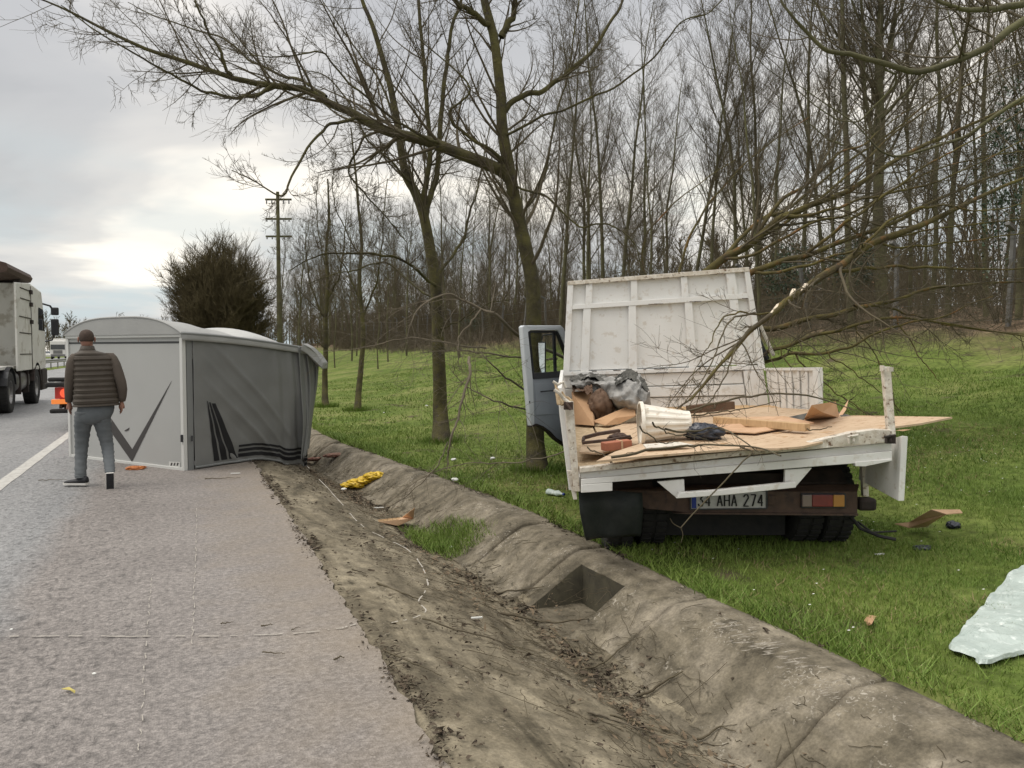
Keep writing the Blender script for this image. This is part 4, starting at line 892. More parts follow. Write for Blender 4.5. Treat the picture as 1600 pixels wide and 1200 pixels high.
# ---- hedge-like evergreen ahead, distant trees, utility pole
def hedge_tree():
    global RS
    RS = np.random.RandomState(33)
    d = 58.; c = P(345, 548, d); gp = Vector((c.x, c.y, Hs(c.x, c.y))); t = thing('dense_tree', gp, 'dense rounded olive brown tree at the roadside above the grey trailer', 'tree')
    T = spine([gp+Vector((0, 0, -.2)), gp+Vector((0, 0, 3)), gp+Vector((.1, 0, 6.5))], .22, .06, 12, .03); tmesh('trunk', [(T[0], T[1], 7)], M['bark'], t)
    n = 620; th = RS.uniform(0, 2*PI, n); z0 = RS.uniform(.1, 4.2, n)
    p = np.stack([gp.x+np.cos(th)*.25, gp.y+np.sin(th)*.25, gp.z+z0], -1)
    el = np.radians(RS.uniform(12, 88, n)); dd = np.stack([np.cos(th)*np.cos(el), np.sin(th)*np.cos(el), np.sin(el)], -1)
    a = grow(p, dd, RS.uniform(2.9, 4.4, n)*(.82+.58*np.sin(el)), np.full(n, .035), 8, .07, .05, .3)
    b = spawn(*a, 20, .2, .98, (15, 50), (.18, .36), .6, 4, .09, .10, .018, .35, .5); c_ = spawn(*b, 6, .1, .98, (15, 50), (.4, .9), .7, 3, .1, .10, .009, .3, .5)
    tmesh('crown', [a, b, c_], M['hedge'], t)
    def dist(n, x0, x1, y0, y1, h0, h1, name, label):
        X = RS.uniform(x0, x1, n); Y = RS.uniform(y0, y1, n); p = np.stack([X, Y, H(X, Y)-.1], -1)
        a = grow(p, np.array([[0, 0, 1.]]*n)+RS.normal(size=(n, 3))*.1, RS.uniform(h0, h1, n), np.full(n, .11), 6, .06, .05); b = spawn(*a, 22, .05, .98, (20, 60), (.15, .4), .4, 4, .1, .05, .07, .5, .4)
        b2 = spawn(*b, 5, .1, .98, (20, 60), (.3, .6), .5, 3, .1, .05, .05, .5, .4)
        tag(tmesh(name, [a, b, b2], M['hedge']), label, 'woodland', kind='stuff')
    dist(340, -150, -30, 240, 430, 7, 15, 'distant_woodland', 'dark line of trees on the horizon at the left, beyond the far truck')
    dist(150, -28, 30, 330, 520, 9, 18, 'distant_woodland', 'far trees closing the road ahead')
    dist(420, 26, 150, 130, 420, 9, 17, 'distant_woodland', 'far part of the wood on the right of the road')
    dist(330, 50, 120, 8, 135, 6, 12, 'distant_woodland', 'deep interior of the wood behind the nearer trunks')
hedge_tree()
def pole():
    c = P(437, 548, 56); z = Hs(c.x, c.y); top = P(437, 302, 56).z; t = thing('utility_pole', (c.x, c.y, z), 'tall wooden utility pole with three crossarms behind the grey trailer', 'pole')
    MB().tube([(c.x, c.y, z-.2), (c.x, c.y, z+6), (c.x, c.y, top)], [.19, .16, .12], 10).build('mast', M['bark'], t)
    for py in (313, 343, 370):
        zz = P(437, py, 56).z; w = 1.9
        a = Vector((c.x, c.y, zz)); MB().box(a+Hf*.17, (w, .12, .13), Matrix.Rotation(-YAW, 3, 'Z')).build('crossarm', M['bark'], t, bevel=.01)
        for s in (-.85, -.45, .45, .85):
            q = a+Rv*s*w/2; MB().tube([q+Vector((0, 0, -.05)), q+Vector((0, 0, -.34 if py == 313 else -.22))], [.04, .055], 8).build('insulator', M['steel'], t)
pole()
# ------------------------------------------------------------------ helpers for solid things
def K(lat, dep, z): return Vector((Hf.x*dep+Rv.x*lat, Hf.y*dep+Rv.y*lat, z))
KR = Matrix.Rotation(-YAW, 3, 'Z')
def kbox(m, l0, l1, d0, d1, z0, z1):
    return m.hexa([K(l0, d0, z0), K(l1, d0, z0), K(l1, d1, z0), K(l0, d1, z0), K(l0, d0, z1), K(l1, d0, z1), K(l1, d1, z1), K(l0, d1, z1)])
def pslab(m, poly, d, th):
    """picture polygon standing at depth d (number or per-point), th thick away from the viewer"""
    ds = d if hasattr(d, '__len__') else [d]*len(poly)
    return m.prism([P(a, b, dd) for (a, b), dd in zip(poly, ds)], Hf*th)
def crumple(name, c, rad, mt, parent=None, seed=1, fold=.35, freq=3.0, rz=0.0, nu=46, nv=24, floor=None, smooth=False):
    c = Vector(c); th = np.linspace(0, 2*PI, nu, endpoint=False); ph = np.linspace(-PI/2+.02, PI/2-.02, nv)
    T, Q = np.meshgrid(th, ph, indexing='ij'); d = np.stack([np.cos(T)*np.cos(Q), np.sin(T)*np.cos(Q), np.sin(Q)], -1)
    s = seed*7.7
    n1 = fbm(d[..., 0]*freq*.8+s+d[..., 2]*1.3, d[..., 1]*freq*.8+s-d[..., 2]*1.7, seed, 3); n2 = fbm(d[..., 0]*freq*1.7+d[..., 1]*2, d[..., 2]*freq*1.7+s+d[..., 1], seed+4, 2)
    r = 1-.42*fold*np.exp(-(n1/.10)**2)-.26*fold*np.exp(-(n2/.09)**2)+.7*fold*fbm(d[..., 0]*1.6+s, d[..., 1]*1.6+d[..., 2], seed+9, 2); V = d*r[..., None]*np.array(rad)
    if floor is not None: V[..., 2] = np.maximum(V[..., 2], floor)
    cz, sz = math.cos(rz), math.sin(rz); x = V[..., 0]*cz-V[..., 1]*sz; y = V[..., 0]*sz+V[..., 1]*cz
    V = np.stack([x+c.x, y+c.y, V[..., 2]+c.z], -1); idx = np.arange(nu*nv).reshape(nu, nv); i2 = np.roll(idx, -1, axis=0)
    F = np.stack([idx[:, :-1], i2[:, :-1], i2[:, 1:], idx[:, 1:]], -1).reshape(-1, 4)
    o = np_mesh(name, V.reshape(-1, 3), F, mt, parent, smooth)
    me = o.data; import bmesh; bm = bmesh.new(); bm.from_mesh(me); bm.verts.ensure_lookup_table()
    bmesh.ops.holes_fill(bm, edges=[e for e in bm.edges if e.is_boundary]); bm.to_mesh(me); bm.free(); return o
def wheel(parent, c, axis, r, w, rimr, name='wheel', dark=False):
    """tyre with tread and rim; c centre, axis unit vector pointing outwards"""
    c = Vector(c); ax = Vector(axis).normalized(); a = Vector((0, 0, 1)); b = ax.cross(a)
    prof = [(rimr, -w/2*.9), (r*.86, -w/2), (r*.96, -w/2*.92), (r, -w/2*.72), (r, w/2*.72), (r*.96, w/2*.92), (r*.86, w/2), (rimr, w/2*.9)]
    m = MB(); k = 40; rs = []
    for rr, t in prof: rs.append([c+ax*t+(a*math.cos(2*PI*j/k)+b*math.sin(2*PI*j/k))*rr for j in range(k)])
    m.rings(rs, cap=False); ty = m.build(name, M['black'], parent, smooth=False)
    g = MB()
    for j in range(36):
        q = 2*PI*j/36; u = a*math.cos(q)+b*math.sin(q); v = ax.cross(u); R = Matrix((v, ax, u)).transposed()
        for s in (-.25, .25): g.box(c+u*(r+.004)+ax*w*s, (r*.11, w*.38, .016), R)
    g.build('tread', M['black'], ty)
    m = MB(); prof = [(rimr*1.02, w*.44), (rimr*.93, w*.40), (rimr*.85, w*.22), (rimr*.5, w*.18), (rimr*.42, w*.30), (rimr*.28, w*.34), (0.01, w*.34)]; rs = []
    for rr, t in prof: rs.append([c+ax*t+(a*math.cos(2*PI*j/k)+b*math.sin(2*PI*j/k))*rr for j in range(k)])
    m.rings(rs, cap=False)
    rs = [[c+ax*t+(a*math.cos(2*PI*j/k)+b*math.sin(2*PI*j/k))*rr for j in range(k)] for rr, t in ((rimr*1.02, -w*.44), (rimr*.9, -w*.2), (.01, -w*.2))]; m.rings(rs, cap=False)
    m.build('rim', M['chassis'] if dark else M['steel'], ty, smooth=False)
    return ty
# ------------------------------------------------------------------ the wrecked white flatbed
RL, RR_, FR, FL = P(905, 738, 5.2), P(1393, 681, 5.25), P(1203, 632, 8.25), P(876, 640, 8.15)
def B(u, v, h=0): return (RL*(1-u)+RR_*u)*(1-v)+(FL*(1-u)+FR*u)*v+Vector((0, 0, h))
_bn = (FR-RL).cross(FL-RR_).normalized(); _bc = (RL+RR_+FR+FL)/4
def BP(px, py, h=0.0):
    """point of the load bed (h above it) seen at a picture point, following its twist"""
    r = ray(px, py); t = (_bc+Vector((0, 0, h))-C0).dot(_bn)/r.dot(_bn); return C0+r*t
def truck():
    t = thing('flatbed_truck', K(1.55, 7.4, Hs(*K(1.55, 7.4, 0).xy)), 'wrecked white dropside truck on the grass, bent load bed and open cab door', 'truck')
    W, WW, WD = M['white'], M['white_worn'], M['white_dirty']
    # floor boards
    n = 9
    for i in range(n):
        u0, u1 = i/n+.004, (i+1)/n-.004; m = MB()
        a = [B(u0, 0, -.03), B(u1, 0, -.03), B(u1, 1, -.03), B(u0, 1, -.03)]; h = .004*(i % 2); m.hexa(a+[p+Vector((0, 0, .03+h)) for p in a]); m.build('floor_board', M['wood_raw'] if i < 3 else M['wood'], t)
    # rear sill: lip, mid band, lower band
    m = MB(); pslab(m, [(906, 739), (1150, 713), (1394, 691), (1394, 672), (1368, 671), (1330, 676), (1240, 697), (1150, 705), (906, 731)], 5.12, .07); m.build('rear_sill', WW, t, bevel=.004)
    m = MB(); pslab(m, [(907, 748), (1394, 704), (1394, 691.5), (907, 739.5)], 5.165, .05); m.build('sill_band', W, t, bevel=.003)
    m = MB(); pslab(m, [(908, 757), (1337, 724), (1394, 718), (1394, 705), (908, 749)], 5.13, .06); m.build('lower_band', W, t, bevel=.003)
    m = MB(); pslab(m, [(908, 770), (957, 767), (957, 754), (908, 757.5)], 5.125, .05); m.build('sill_flange', W, t, bevel=.003)
    m = MB(); pslab(m, [(1337, 728.5), (1352, 729), (1394, 720), (1394, 717), (1337, 722)], 5.122, .06); m.build('sill_flange', W, t, bevel=.003)
    m = MB(); pslab(m, [(1027, 753), (1057, 778), (1070, 769), (1069, 749)], 5.15, .03); m.build('bracket', W, t, bevel=.003)
    m = MB(); pslab(m, [(1227, 734), (1226, 756), (1244, 760), (1269, 731)], 5.15, .03); m.build('bracket', W, t, bevel=.003)
    m = MB(); pslab(m, [(1057, 779), (1130, 774), (1244, 762), (1244, 753), (1120, 766), (1062, 770)], 5.09, .045); m.build('hanging_bar', W, t, bevel=.004)
    # clasps on the sill
    for px, py in ((1333, 684), (1391, 684)):
        m = MB(); m.box(P(px, py+3, 5.08), (.06, .03, .05), KR); m.tube([P(px-9, py-1, 5.05), P(px+8, py-4, 5.05)], .009, 6); m.tube([P(px, py-5, 5.06), P(px+1, py+6, 5.05)], .008, 6); m.build('clasp', M['chassis'] if px > 1380 else WD, t)
    # side rails under the bed
    for u, s in ((0, 1), (1, -1)):
        m = MB(); a = [B(u, 0, -.13), B(u+.03*s, 0, -.13), B(u+.03*s, 1, -.13), B(u, 1, -.13)]; m.hexa(a+[p+Vector((0, 0, .10)) for p in a]); m.build('side_rail', W, t, bevel=.004)
    for v in (.12, .35, .58, .82):
        m = MB(); a = [B(.03, v, -.12), B(.97, v, -.12), B(.97, v+.03, -.12), B(.03, v+.03, -.12)]; m.hexa(a+[p+Vector((0, 0, .09)) for p in a]); m.build('cross_member', M['chassis'], t)
    # left sideboard, seen end on
    def hx(m, b0, b1, t0, t1, th): m.hexa([b0, b0+Rv*th, b1+Rv*th, b1, t0, t0+Rv*th, t1+Rv*th, t1]); return m
    m = MB(); hx(m, P(889, 766, 5.22), P(874, 648, 8.1), P(871, 606, 5.25), P(876, 578, 8.1), .03); sb = m.build('left_sideboard', W, t, bevel=.003)
    m = MB(); pslab(m, [(897, 768), (906, 768), (896, 627), (882, 627)], 5.14, .05); m.build('corner_post', WW, t, bevel=.003)
    m = MB(); pslab(m, [(886, 735), (896, 781), (902, 781), (897, 737)], 5.17, .03); m.build('corner_plate', WD, t, bevel=.003)
    # battered top of that post: splintered wood and a bent hinge
    m = MB(); RSx = random.Random(3)
    for k in range(9):
        x = 868+k*2.2; p0 = P(x+6, 632, 5.17+RSx.uniform(-.03, .05)); p1 = P(x+RSx.uniform(-4, 2), 603+k*2.3+RSx.uniform(-6, 4), 5.17)
        m.tube([p0, (p0+p1)/2+Vector((RSx.uniform(-.01, .01), 0, 0)), p1], [.02, .017, .004], 5)
    m.build('splintered_end', M['wood_raw'], t)
    m = MB(); m.tube([P(864, 596, 5.1), P(872, 601, 5.1), P(880, 597, 5.12), P(884, 606, 5.12)], .010, 6); m.tube([P(866, 609, 5.1), P(874, 614, 5.1), P(880, 622, 5.12), P(890, 630, 5.1)], .012, 6); m.build('bent_hinge', WD, t)
    m = MB(); m.box(P(888, 634, 5.1), (.06, .04, .05), KR); m.tube([P(884, 630, 5.07), P(892, 640, 5.06)], .01, 6); m.build('latch', M['rust'], t)
    # right sideboard: only its front half stands
    A0, A1, T0, T1 = P(1203, 640, 8.2), P(1281, 662, 6.75), P(1196, 575, 8.2), P(1281, 574, 6.75)
    def S(s, h): return (A0*(1-s)+A1*s)*(1-h)+(T0*(1-s)+T1*s)*h
    m = MB(); m.hexa([S(0, 0), S(1, 0), S(1, 0)+Rv*.02, S(0, 0)+Rv*.02, S(0, .97), S(1, .97), S(1, .97)+Rv*.02, S(0, .97)+Rv*.02]); sb = m.build('right_sideboard', W, t)
    for s in (.06, .22, .36, .50, .64, .78):
        m = MB(); m.hexa([S(s, .02)-Rv*.012, S(s+.035, .02)-Rv*.012, S(s+.035, .02), S(s, .02), S(s, .93)-Rv*.012, S(s+.035, .93)-Rv*.012, S(s+.035, .93), S(s, .93)]); m.build('rib', W, sb)
    m = MB(); m.hexa([S(0, .94)-Rv*.02, S(1, .94)-Rv*.02, S(1, .94)+Rv*.025, S(0, .94)+Rv*.025, S(0, 1)-Rv*.02, S(1, 1)-Rv*.02, S(1, 1)+Rv*.025, S(0, 1)+Rv*.025]); m.build('top_rail', W, sb, bevel=.003)
    m = MB(); m.hexa([S(.93, 0)-Rv*.024, S(1.01, 0)-Rv*.024, S(1.01, 0)+Rv*.024, S(.93, 0)+Rv*.024, S(.93, .938)-Rv*.024, S(1.01, .938)-Rv*.024, S(1.01, .938)+Rv*.024, S(.93, .938)+Rv*.024]); m.build('end_stile', W, sb, bevel=.003)
    # rear right post and the skirt hanging from it
    m = MB(); pslab(m, [(1390, 690), (1401, 690), (1392, 573), (1380, 573)], [5.13, 5.13, 5.2, 5.2], .045); m.build('stake_post', WW, t, bevel=.004)
    m = MB(); pslab(m, [(1380, 580), (1383, 580), (1382, 571), (1380, 571)], 5.17, .05); m.box(P(1391, 577, 5.16), (.03, .03, .03), KR); m.build('latch', WD, t)
    m = MB(); m.hexa([K(2.585, 5.10, .515), K(2.625, 5.10, .515), K(2.60, 5.66, .565), K(2.57, 5.66, .565), K(2.60, 5.10, .955), K(2.64, 5.10, .95), K(2.61, 5.66, .80), K(2.58, 5.66, .80)]); m.build('hanging_skirt', W, t, bevel=.004)
    m = MB(); pslab(m, [(1349, 776), (1358, 776), (1356, 727), (1347, 727)], 5.6, .04); m.build('strut', WD, t, bevel=.003)
    m = MB(); m.box(P(1352, 787, 5.6), (.13, .10, .09), KR); m.build('strut_foot', M['chassis'], t, bevel=.02)
    # headboard
    TL, TR, BL, BR = P(887, 440, 8.28), P(1168, 418, 8.34), P(877, 640, 8.16), P(1203, 634, 8.22)
    nn = -Hf
    def Q(u, w, o=0.0): return (BL*(1-u)+BR*u)*(1-w)+(TL*(1-u)+TR*u)*w+nn*o
    def hb(m, u0, u1, w0, w1, o0, o1, u2=None, u3=None):
        u2 = u0 if u2 is None else u2; u3 = u1 if u3 is None else u3
        return m.hexa([Q(u0, w0, o1), Q(u1, w0, o1), Q(u1, w0, o0), Q(u0, w0, o0), Q(u2, w1, o1), Q(u3, w1, o1), Q(u3, w1, o0), Q(u2, w1, o0)])
    hd = hb(MB(), .01, .99, .30, .99, -.012, 0).build('headboard', W, t)
    ubar = ((.085, .125, .10, .135), (.325, .365, .345, .385), (.625, .665, .625, .66), (.865, .91, .87, .915))
    us = [.03]+[x for b in ubar for x in b[:2]]+[.972]
    for a, b in ((.0, .03), (.972, 1.0)): hb(MB(), a, b, .29, .968, 0, .05).build('stile', W, hd, bevel=.004)
    hb(MB(), 0, 1, .968, 1.0, -.02, .055).build('top_rail', WW, hd, bevel=.004)
    hb(MB(), .03, .972, .775, .812, .0, .045).build('cross_rail', W, hd, bevel=.004)
    hb(MB(), .0, 1, .262, .292, .0, .05).build('cross_rail', W, hd, bevel=.004)
    for a, b, c, d in ubar:
        hb(MB(), a, b, .292, .775, 0, .04, a+.005, b+.005).build('stiffener', W, hd, bevel=.004)
    for a, b in ((.10, .135), (.345, .38), (.62, .655), (.87, .92)): hb(MB(), a, b, .812, .968, 0, .04).build('stiffener', W, hd, bevel=.004)
    for w0, w1, o in ((.005, .075, .02), (.083, .158, .035), (.166, .255, .02)):
        hb(MB(), 0, .885, w0, w1, -.01, o).build('plank', W, hd, bevel=.004)
    hb(MB(), .0, .995, -.04, .262, -.035, -.012).build('back_panel', W, hd)
    hb(MB(), .89, .99, .0, .258, -.01, .045).build('stile', W, hd, bevel=.004)
    m = MB()
    for i in range(26):
        a = Q(rnd.uniform(.03, .97), rnd.choice([.776, .29, .967, .262]), .0515); m.box(a, (rnd.uniform(.02, .10), .002, .006), KR)
    m.build('scuffs', M['rust'], hd)['kind'] = 'stuff'
    # stay at the right of the headboard
    m = MB(); m.tube([P(1188, 508, 8.5), P(1209, 556, 8.45)], .022, 6); m.build('stay', WD, t)
    m = MB(); m.tube([P(1181, 505, 8.62), P(1184, 530, 8.62), P(1199, 562, 8.6)], .035, 6); m.build('door_seal', M['blackplastic'], t)
    # chassis, axle, bumper, lamps, plate
    for l in (1.12, 1.98): kbox(MB(), l, l+.07, 5.5, 10.0, .50, .66).build('chassis_rail', M['chassis'], t)
    for d in (5.6, 6.8, 7.9): kbox(MB(), 1.19, 1.98, d, d+.08, .52, .62).build('chassis_member', M['chassis'], t)
    m = MB(); pslab(m, [(962, 775), (1010, 795), (1075, 801), (1340, 803), (1340, 768), (1075, 768)], 5.44, .03); pslab(m, [(955, 766), (962, 775), (1075, 768.2), (1340, 768.2), (1343, 757), (1075, 758)], [5.44]*4+[5.55]*2, .02); bp = m.build('bumper', M['rust'], t, bevel=.004)
    m = MB(); pslab(m, [(1052, 802), (1075, 803.5), (1341, 806), (1341, 802.9), (1075, 800.9)], 5.42, .10); m.build('bumper_lip', M['rust'], bp)
    # registration plate with real characters
    pl = pslab(MB(), [(1080, 795), (1197, 793.5), (1197, 768), (1080, 769)], 5.425, .006).build('licence_plate', M['plate'], t)
    pslab(MB(), [(1081, 794), (1088, 794), (1088, 769.5), (1081, 769.5)], 5.421, .002).build('blue_band', M['blue'], pl)
    m = MB()
    for q in ([(1079, 797), (1198, 795.5), (1198, 793.5), (1079, 795)], [(1079, 769), (1198, 768), (1198, 766.3), (1079, 767.3)], [(1197, 795), (1199.3, 795), (1199.3, 767), (1197, 767)], [(1078, 796), (1080, 796), (1080, 768), (1078, 768)]): pslab(m, q, 5.418, .012)
    m.build('plate_frame', M['blackplastic'], pl)
    STR = {'3': [((0, 1), (1, 1)), ((1, 1), (.45, .58)), ((.45, .58), (.8, .52)), ((.8, .52), (1, .3)), ((1, .3), (.75, 0)), ((.75, 0), (.2, 0)), ((.2, 0), (0, .2))], '4': [((.75, 0), (.75, 1)), ((.75, 1), (0, .3)), ((0, .3), (1, .3))],
           'A': [((0, 0), (.5, 1)), ((.5, 1), (1, 0)), ((.2, .35), (.8, .35))], 'H': [((0, 0), (0, 1)), ((1, 0), (1, 1)), ((0, .5), (1, .5))], '2': [((0, .8), (.3, 1)), ((.3, 1), (.8, 1)), ((.8, 1), (1, .75)), ((1, .75), (0, 0)), ((0, 0), (1, 0))],
           '7': [((0, 1), (1, 1)), ((1, 1), (.35, 0))]}
    x = 1091
    for ch in '34 AHA 274':
        if ch == ' ': x += 7.5; continue
        w, h0, h1 = 7.6, 790.8, 773.0; m = MB()
        for (a, b), (c, d) in STR[ch]:
            p, q = P(x+a*w, h0+(h1-h0)*b, 5.419), P(x+c*w, h0+(h1-h0)*d, 5.419); m.tube([p, q], .0052, 4)
        m.build('character', M['ink'], pl); x += 11.2
    m = MB(); pslab(m, [(1200, 789), (1212, 789), (1212, 774), (1200, 774)], 5.43, .02); m.build('reflector', M['rust'], t, bevel=.003)
    for x0 in (1254,):
        lamp = pslab(MB(), [(x0-2, 794), (x0+68, 794), (x0+68, 771), (x0-2, 771)], 5.425, .02).build('tail_lamp', M['blackplastic'], t, bevel=.004)
        for a, b, mt in ((0, 15, 'clearlens'), (15.5, 48, 'redlens'), (48.5, 66, 'amber')):
            pslab(MB(), [(x0+a, 792), (x0+b, 792), (x0+b, 773.5), (x0+a, 773.5)], 5.405, .02).build('lens', M[mt], lamp, bevel=.005)
    m = MB(); m.tube([K(.8, 5.9, .34), K(2.45, 5.9, .36)], .06, 10); m.tube([K(1.6, 5.75, .34), K(1.6, 6.05, .35)], [.12, .12], 12); m.build('rear_axle', M['chassis'], t)
    for l, d in ((.80, 5.9), (2.42, 5.9), (.82, 9.3), (2.36, 9.3)):
        x, y = K(l, d, 0).xy; s = -1 if l < 1.5 else 1; wheel(t, (x, y, Hs(x, y)+(.315 if l > 1 or d > 6 else .265)), Rv*s, .33, .21, .19, dark=True)
    for l in (1.05, 2.2):
        x, y = K(l, 5.9, 0).xy; wheel(t, (x, y, Hs(x, y)+.33), Rv*(-1 if l < 1.5 else 1), .33, .2, .19, dark=True)
    # mudguard and flap at the left rear wheel
    m = MB(); pts = [[P(904, 768, 5.28), P(1003, 770, 5.34)], [P(906, 800, 5.30), P(1005, 800, 5.36)], [P(914, 838, 5.36), P(1003, 832, 5.42)], [P(916, 844, 5.38), P(1001, 838, 5.44)]]
    m.grid(lambda a, b: pts[int(round(b*3))][0].lerp(pts[int(round(b*3))][1], a)+Hf*(.04*math.sin(a*3.1)-.02*math.sin(a*9+b*3)), 12, 3); m.build('mud_flap', M['flap'], t, smooth=True, thick=.012)
    for l0, l1 in ((.66, 1.06), (2.12, 2.5)): kbox(MB(), l0, l1, 6.75, 8.3, .22, .62).build('side_box_blocker', M['chassis'], t, bevel=.02)  # boxes added on both sides to keep daylight from under the bed
    kbox(MB(), 1.2, 1.97, 8.5, 9.9, .3, .5).build('added_underbody_tray', M['chassis'], t); wheel(t, (*K(1.58, 6.75, 0).xy, .40), (0, 0, 1), .32, .2, .18, name='added_spare_wheel', dark=True)  # tray and flat-lying wheel added to darken the space under the truck
    for l in (.66, 2.08):
        m = MB()
        for i in range(10):
            a0, a1 = .1+i*.29, .1+(i+1)*.29
            r0, r1 = .43, .45
            def cc(an, r, ll): return K(ll, 5.9-math.cos(an)*r, .34+math.sin(an)*r*.8)
            m.hexa([cc(a0, r0, l), cc(a0, r0, l+.36), cc(a1, r0, l+.36), cc(a1, r0, l), cc(a0, r1, l), cc(a0, r1, l+.36), cc(a1, r1, l+.36), cc(a1, r1, l)])
        m.build('mudguard', M['chassis'], t)
    kbox(MB(), 1.02, 2.06, 5.74, 5.755, .13, .5).build('underbody_blocker', M['black'], t)  # black sheet added between the wheels to block light under the truck
    m = MB(); m.tube([P(1330, 808, 5.6), P(1345, 826, 5.5), P(1375, 838, 5.4), P(1400, 843, 5.35)], .012, 6); m.tube([P(1340, 815, 5.6), P(1362, 832, 5.6), P(1400, 830, 5.7)], .008, 6); m.build('torn_cable', M['black'], t)
    # cab, mostly hidden behind the headboard
    m = MB(); m.hexa([K(.66, 8.55, .55), K(2.5, 8.55, .55), K(2.5, 10.25, .5), K(.66, 10.25, .5), K(.72, 8.55, 1.35), K(2.44, 8.55, 1.35), K(2.44, 10.25, 1.25), K(.72, 10.25, 1.25)]); cb = m.build('cab', M['cabpaint'], t, bevel=.04)
    m = MB(); m.hexa([K(.74, 8.55, 2.05), K(2.42, 8.55, 2.05), K(2.40, 9.75, 2.05), K(.76, 9.75, 2.05), K(.80, 8.62, 2.14), K(2.36, 8.62, 2.14), K(2.34, 9.68, 2.13), K(.82, 9.68, 2.13)]); m.build('roof', M['cabpaint'], cb, bevel=.03)
    for l in (.74, 2.37):
        m = MB(); m.hexa([K(l, 8.55, 1.352), K(l+.05, 8.55, 1.352), K(l+.05, 8.7, 1.352), K(l, 8.7, 1.352), K(l, 8.56, 2.048), K(l+.05, 8.56, 2.048), K(l+.05, 8.66, 2.048), K(l, 8.66, 2.048)]); m.build('pillar', M['cabpaint'], cb); m = MB()
        m.hexa([K(l, 10.1, 1.27), K(l+.05, 10.1, 1.27), K(l+.05, 10.2, 1.27), K(l, 10.2, 1.27), K(l, 9.66, 2.048), K(l+.05, 9.66, 2.048), K(l+.05, 9.74, 2.048), K(l, 9.74, 2.048)]); m.build('pillar', M['cabpaint'], cb)
    m = MB(); kbox(m, .79, 2.37, 8.56, 8.60, 1.352, 1.55); m.build('back_wall', M['cabpaint'], cb)
    m = MB(); m.hexa([K(.8, 10.14, 1.3), K(2.36, 10.14, 1.3), K(2.36, 10.155, 1.3), K(.8, 10.155, 1.3), K(.82, 9.70, 2.04), K(2.34, 9.70, 2.04), K(2.34, 9.715, 2.04), K(.82, 9.715, 2.04)]); m.build('windscreen', M['darkglass'], cb)
    m = MB(); m.hexa([K(2.425, 8.72, 1.37), K(2.432, 8.72, 1.37), K(2.432, 10.05, 1.3), K(2.425, 10.05, 1.3), K(2.40, 8.70, 2.03), K(2.407, 8.70, 2.03), K(2.40, 9.68, 2.03), K(2.393, 9.68, 2.03)]); m.build('window', M['darkglass'], cb)
    for l in (.9, 2.0): kbox(MB(), l, l+.28, 10.255, 10.29, .85, 1.0).build('headlight', M['clearlens'], cb, bevel=.01)
    kbox(MB(), 1.25, 1.93, 10.255, 10.28, .85, .98).build('grille', M['blackplastic'], cb); kbox(MB(), .66, 2.5, 10.26, 10.36, .5, .72).build('front_bumper', M['blackplastic'], cb, bevel=.02)
    kbox(MB(), .85, 2.3, 8.9, 9.4, 1.36, 1.50).build('seat', M['blackplastic'], cb, bevel=.05)
    # the open door
    def dd(px): return 8.85+(px-815)/67*.72
    dn = (P(882, 600, dd(882))-P(815, 600, dd(815))).cross(Vector((0, 0, 1))).normalized()
    if dn.dot(Hf) < 0: dn = -dn
    def D(px, py, o=0): return P(px, py, dd(px))+dn*o
    def dpr(m, poly, o0, o1): return m.prism([D(a, b, o0) for a, b in poly], dn*(o1-o0))
    dr = dpr(MB(), [(830, 593), (890, 588), (893, 700), (880, 692), (868, 684), (858, 673), (848, 666), (838, 662), (829, 664), (827, 645)], .0, .05).build('door', M['doorgrey'], t, bevel=.006)
    dpr(MB(), [(815, 511), (818, 508.5), (875, 508.5), (880, 513), (897, 560), (897, 588), (889, 588), (889, 556), (876, 524), (871, 516), (828, 516), (824, 519), (831.5, 592.7), (834, 663), (829, 665.5), (826, 640)], -.012, .045).build('door_frame', M['doorpaint'], dr, bevel=.006)
    dpr(MB(), [(825, 519), (828.5, 517), (870, 517), (874, 523), (887, 556), (887, 583), (884, 583), (883, 557), (871, 525), (868.5, 520), (830, 520), (828, 522), (834, 583), (887, 579), (888, 589), (833, 592.5)], -.008, .02).build('window_seal', M['blackplastic'], dr, bevel=.002)
    dpr(MB(), [(828, 520), (870, 519), (885, 556), (885, 582), (833, 586)], .012, .016).build('window_glass', M['glass'], dr)
    dpr(MB(), [(864.5, 519), (868, 519), (870.5, 584), (867, 584)], .0, .02).build('window_divider', M['blackplastic'], dr)
    dpr(MB(), [(835, 600), (884, 597), (886, 646), (837, 649)], -.008, .001).build('trim_panel', M['doorgrey'], dr, bevel=.004)
    dpr(MB(), [(838, 662), (829, 665), (829, 667.5), (838, 664.5), (848, 668.5), (858, 676), (868, 687), (880, 695), (893, 703), (893, 700), (880, 692), (868, 684), (858, 673), (848, 666)], -.014, .05).build('arch_lip', M['chassis'], dr)
    for px, py, s in ((826, 628, .014), (822, 564, .007), (825, 646, .007)): 
        MB().box(D(px, py, -.014), (s, .012, s*1.6), KR).build('latch_hole', M['blackplastic'], dr)
    m = MB(); m.tube([D(843, 612, -.02), D(850, 611, -.04), D(866, 610, -.04), D(872, 609, -.02)], .008, 6); m.build('door_pull', M['blackplastic'], dr)
    mn = (-Hf-Rv*.24+Vector((0, 0, .02))).normalized(); mu = mn.cross(Vector((0, 0, 1))).normalized(); MR = Matrix((mu, mn, mu.cross(mn))).transposed(); mc = P(844, 559, 9.7)
    mi = MB().box(mc, (.145, .05, .40), MR).build('mirror', M['blackplastic'], t, bevel=.008); MB().box(mc+mn*.026, (.125, .004, .37), MR).build('mirror_glass', M['mirror'], mi)
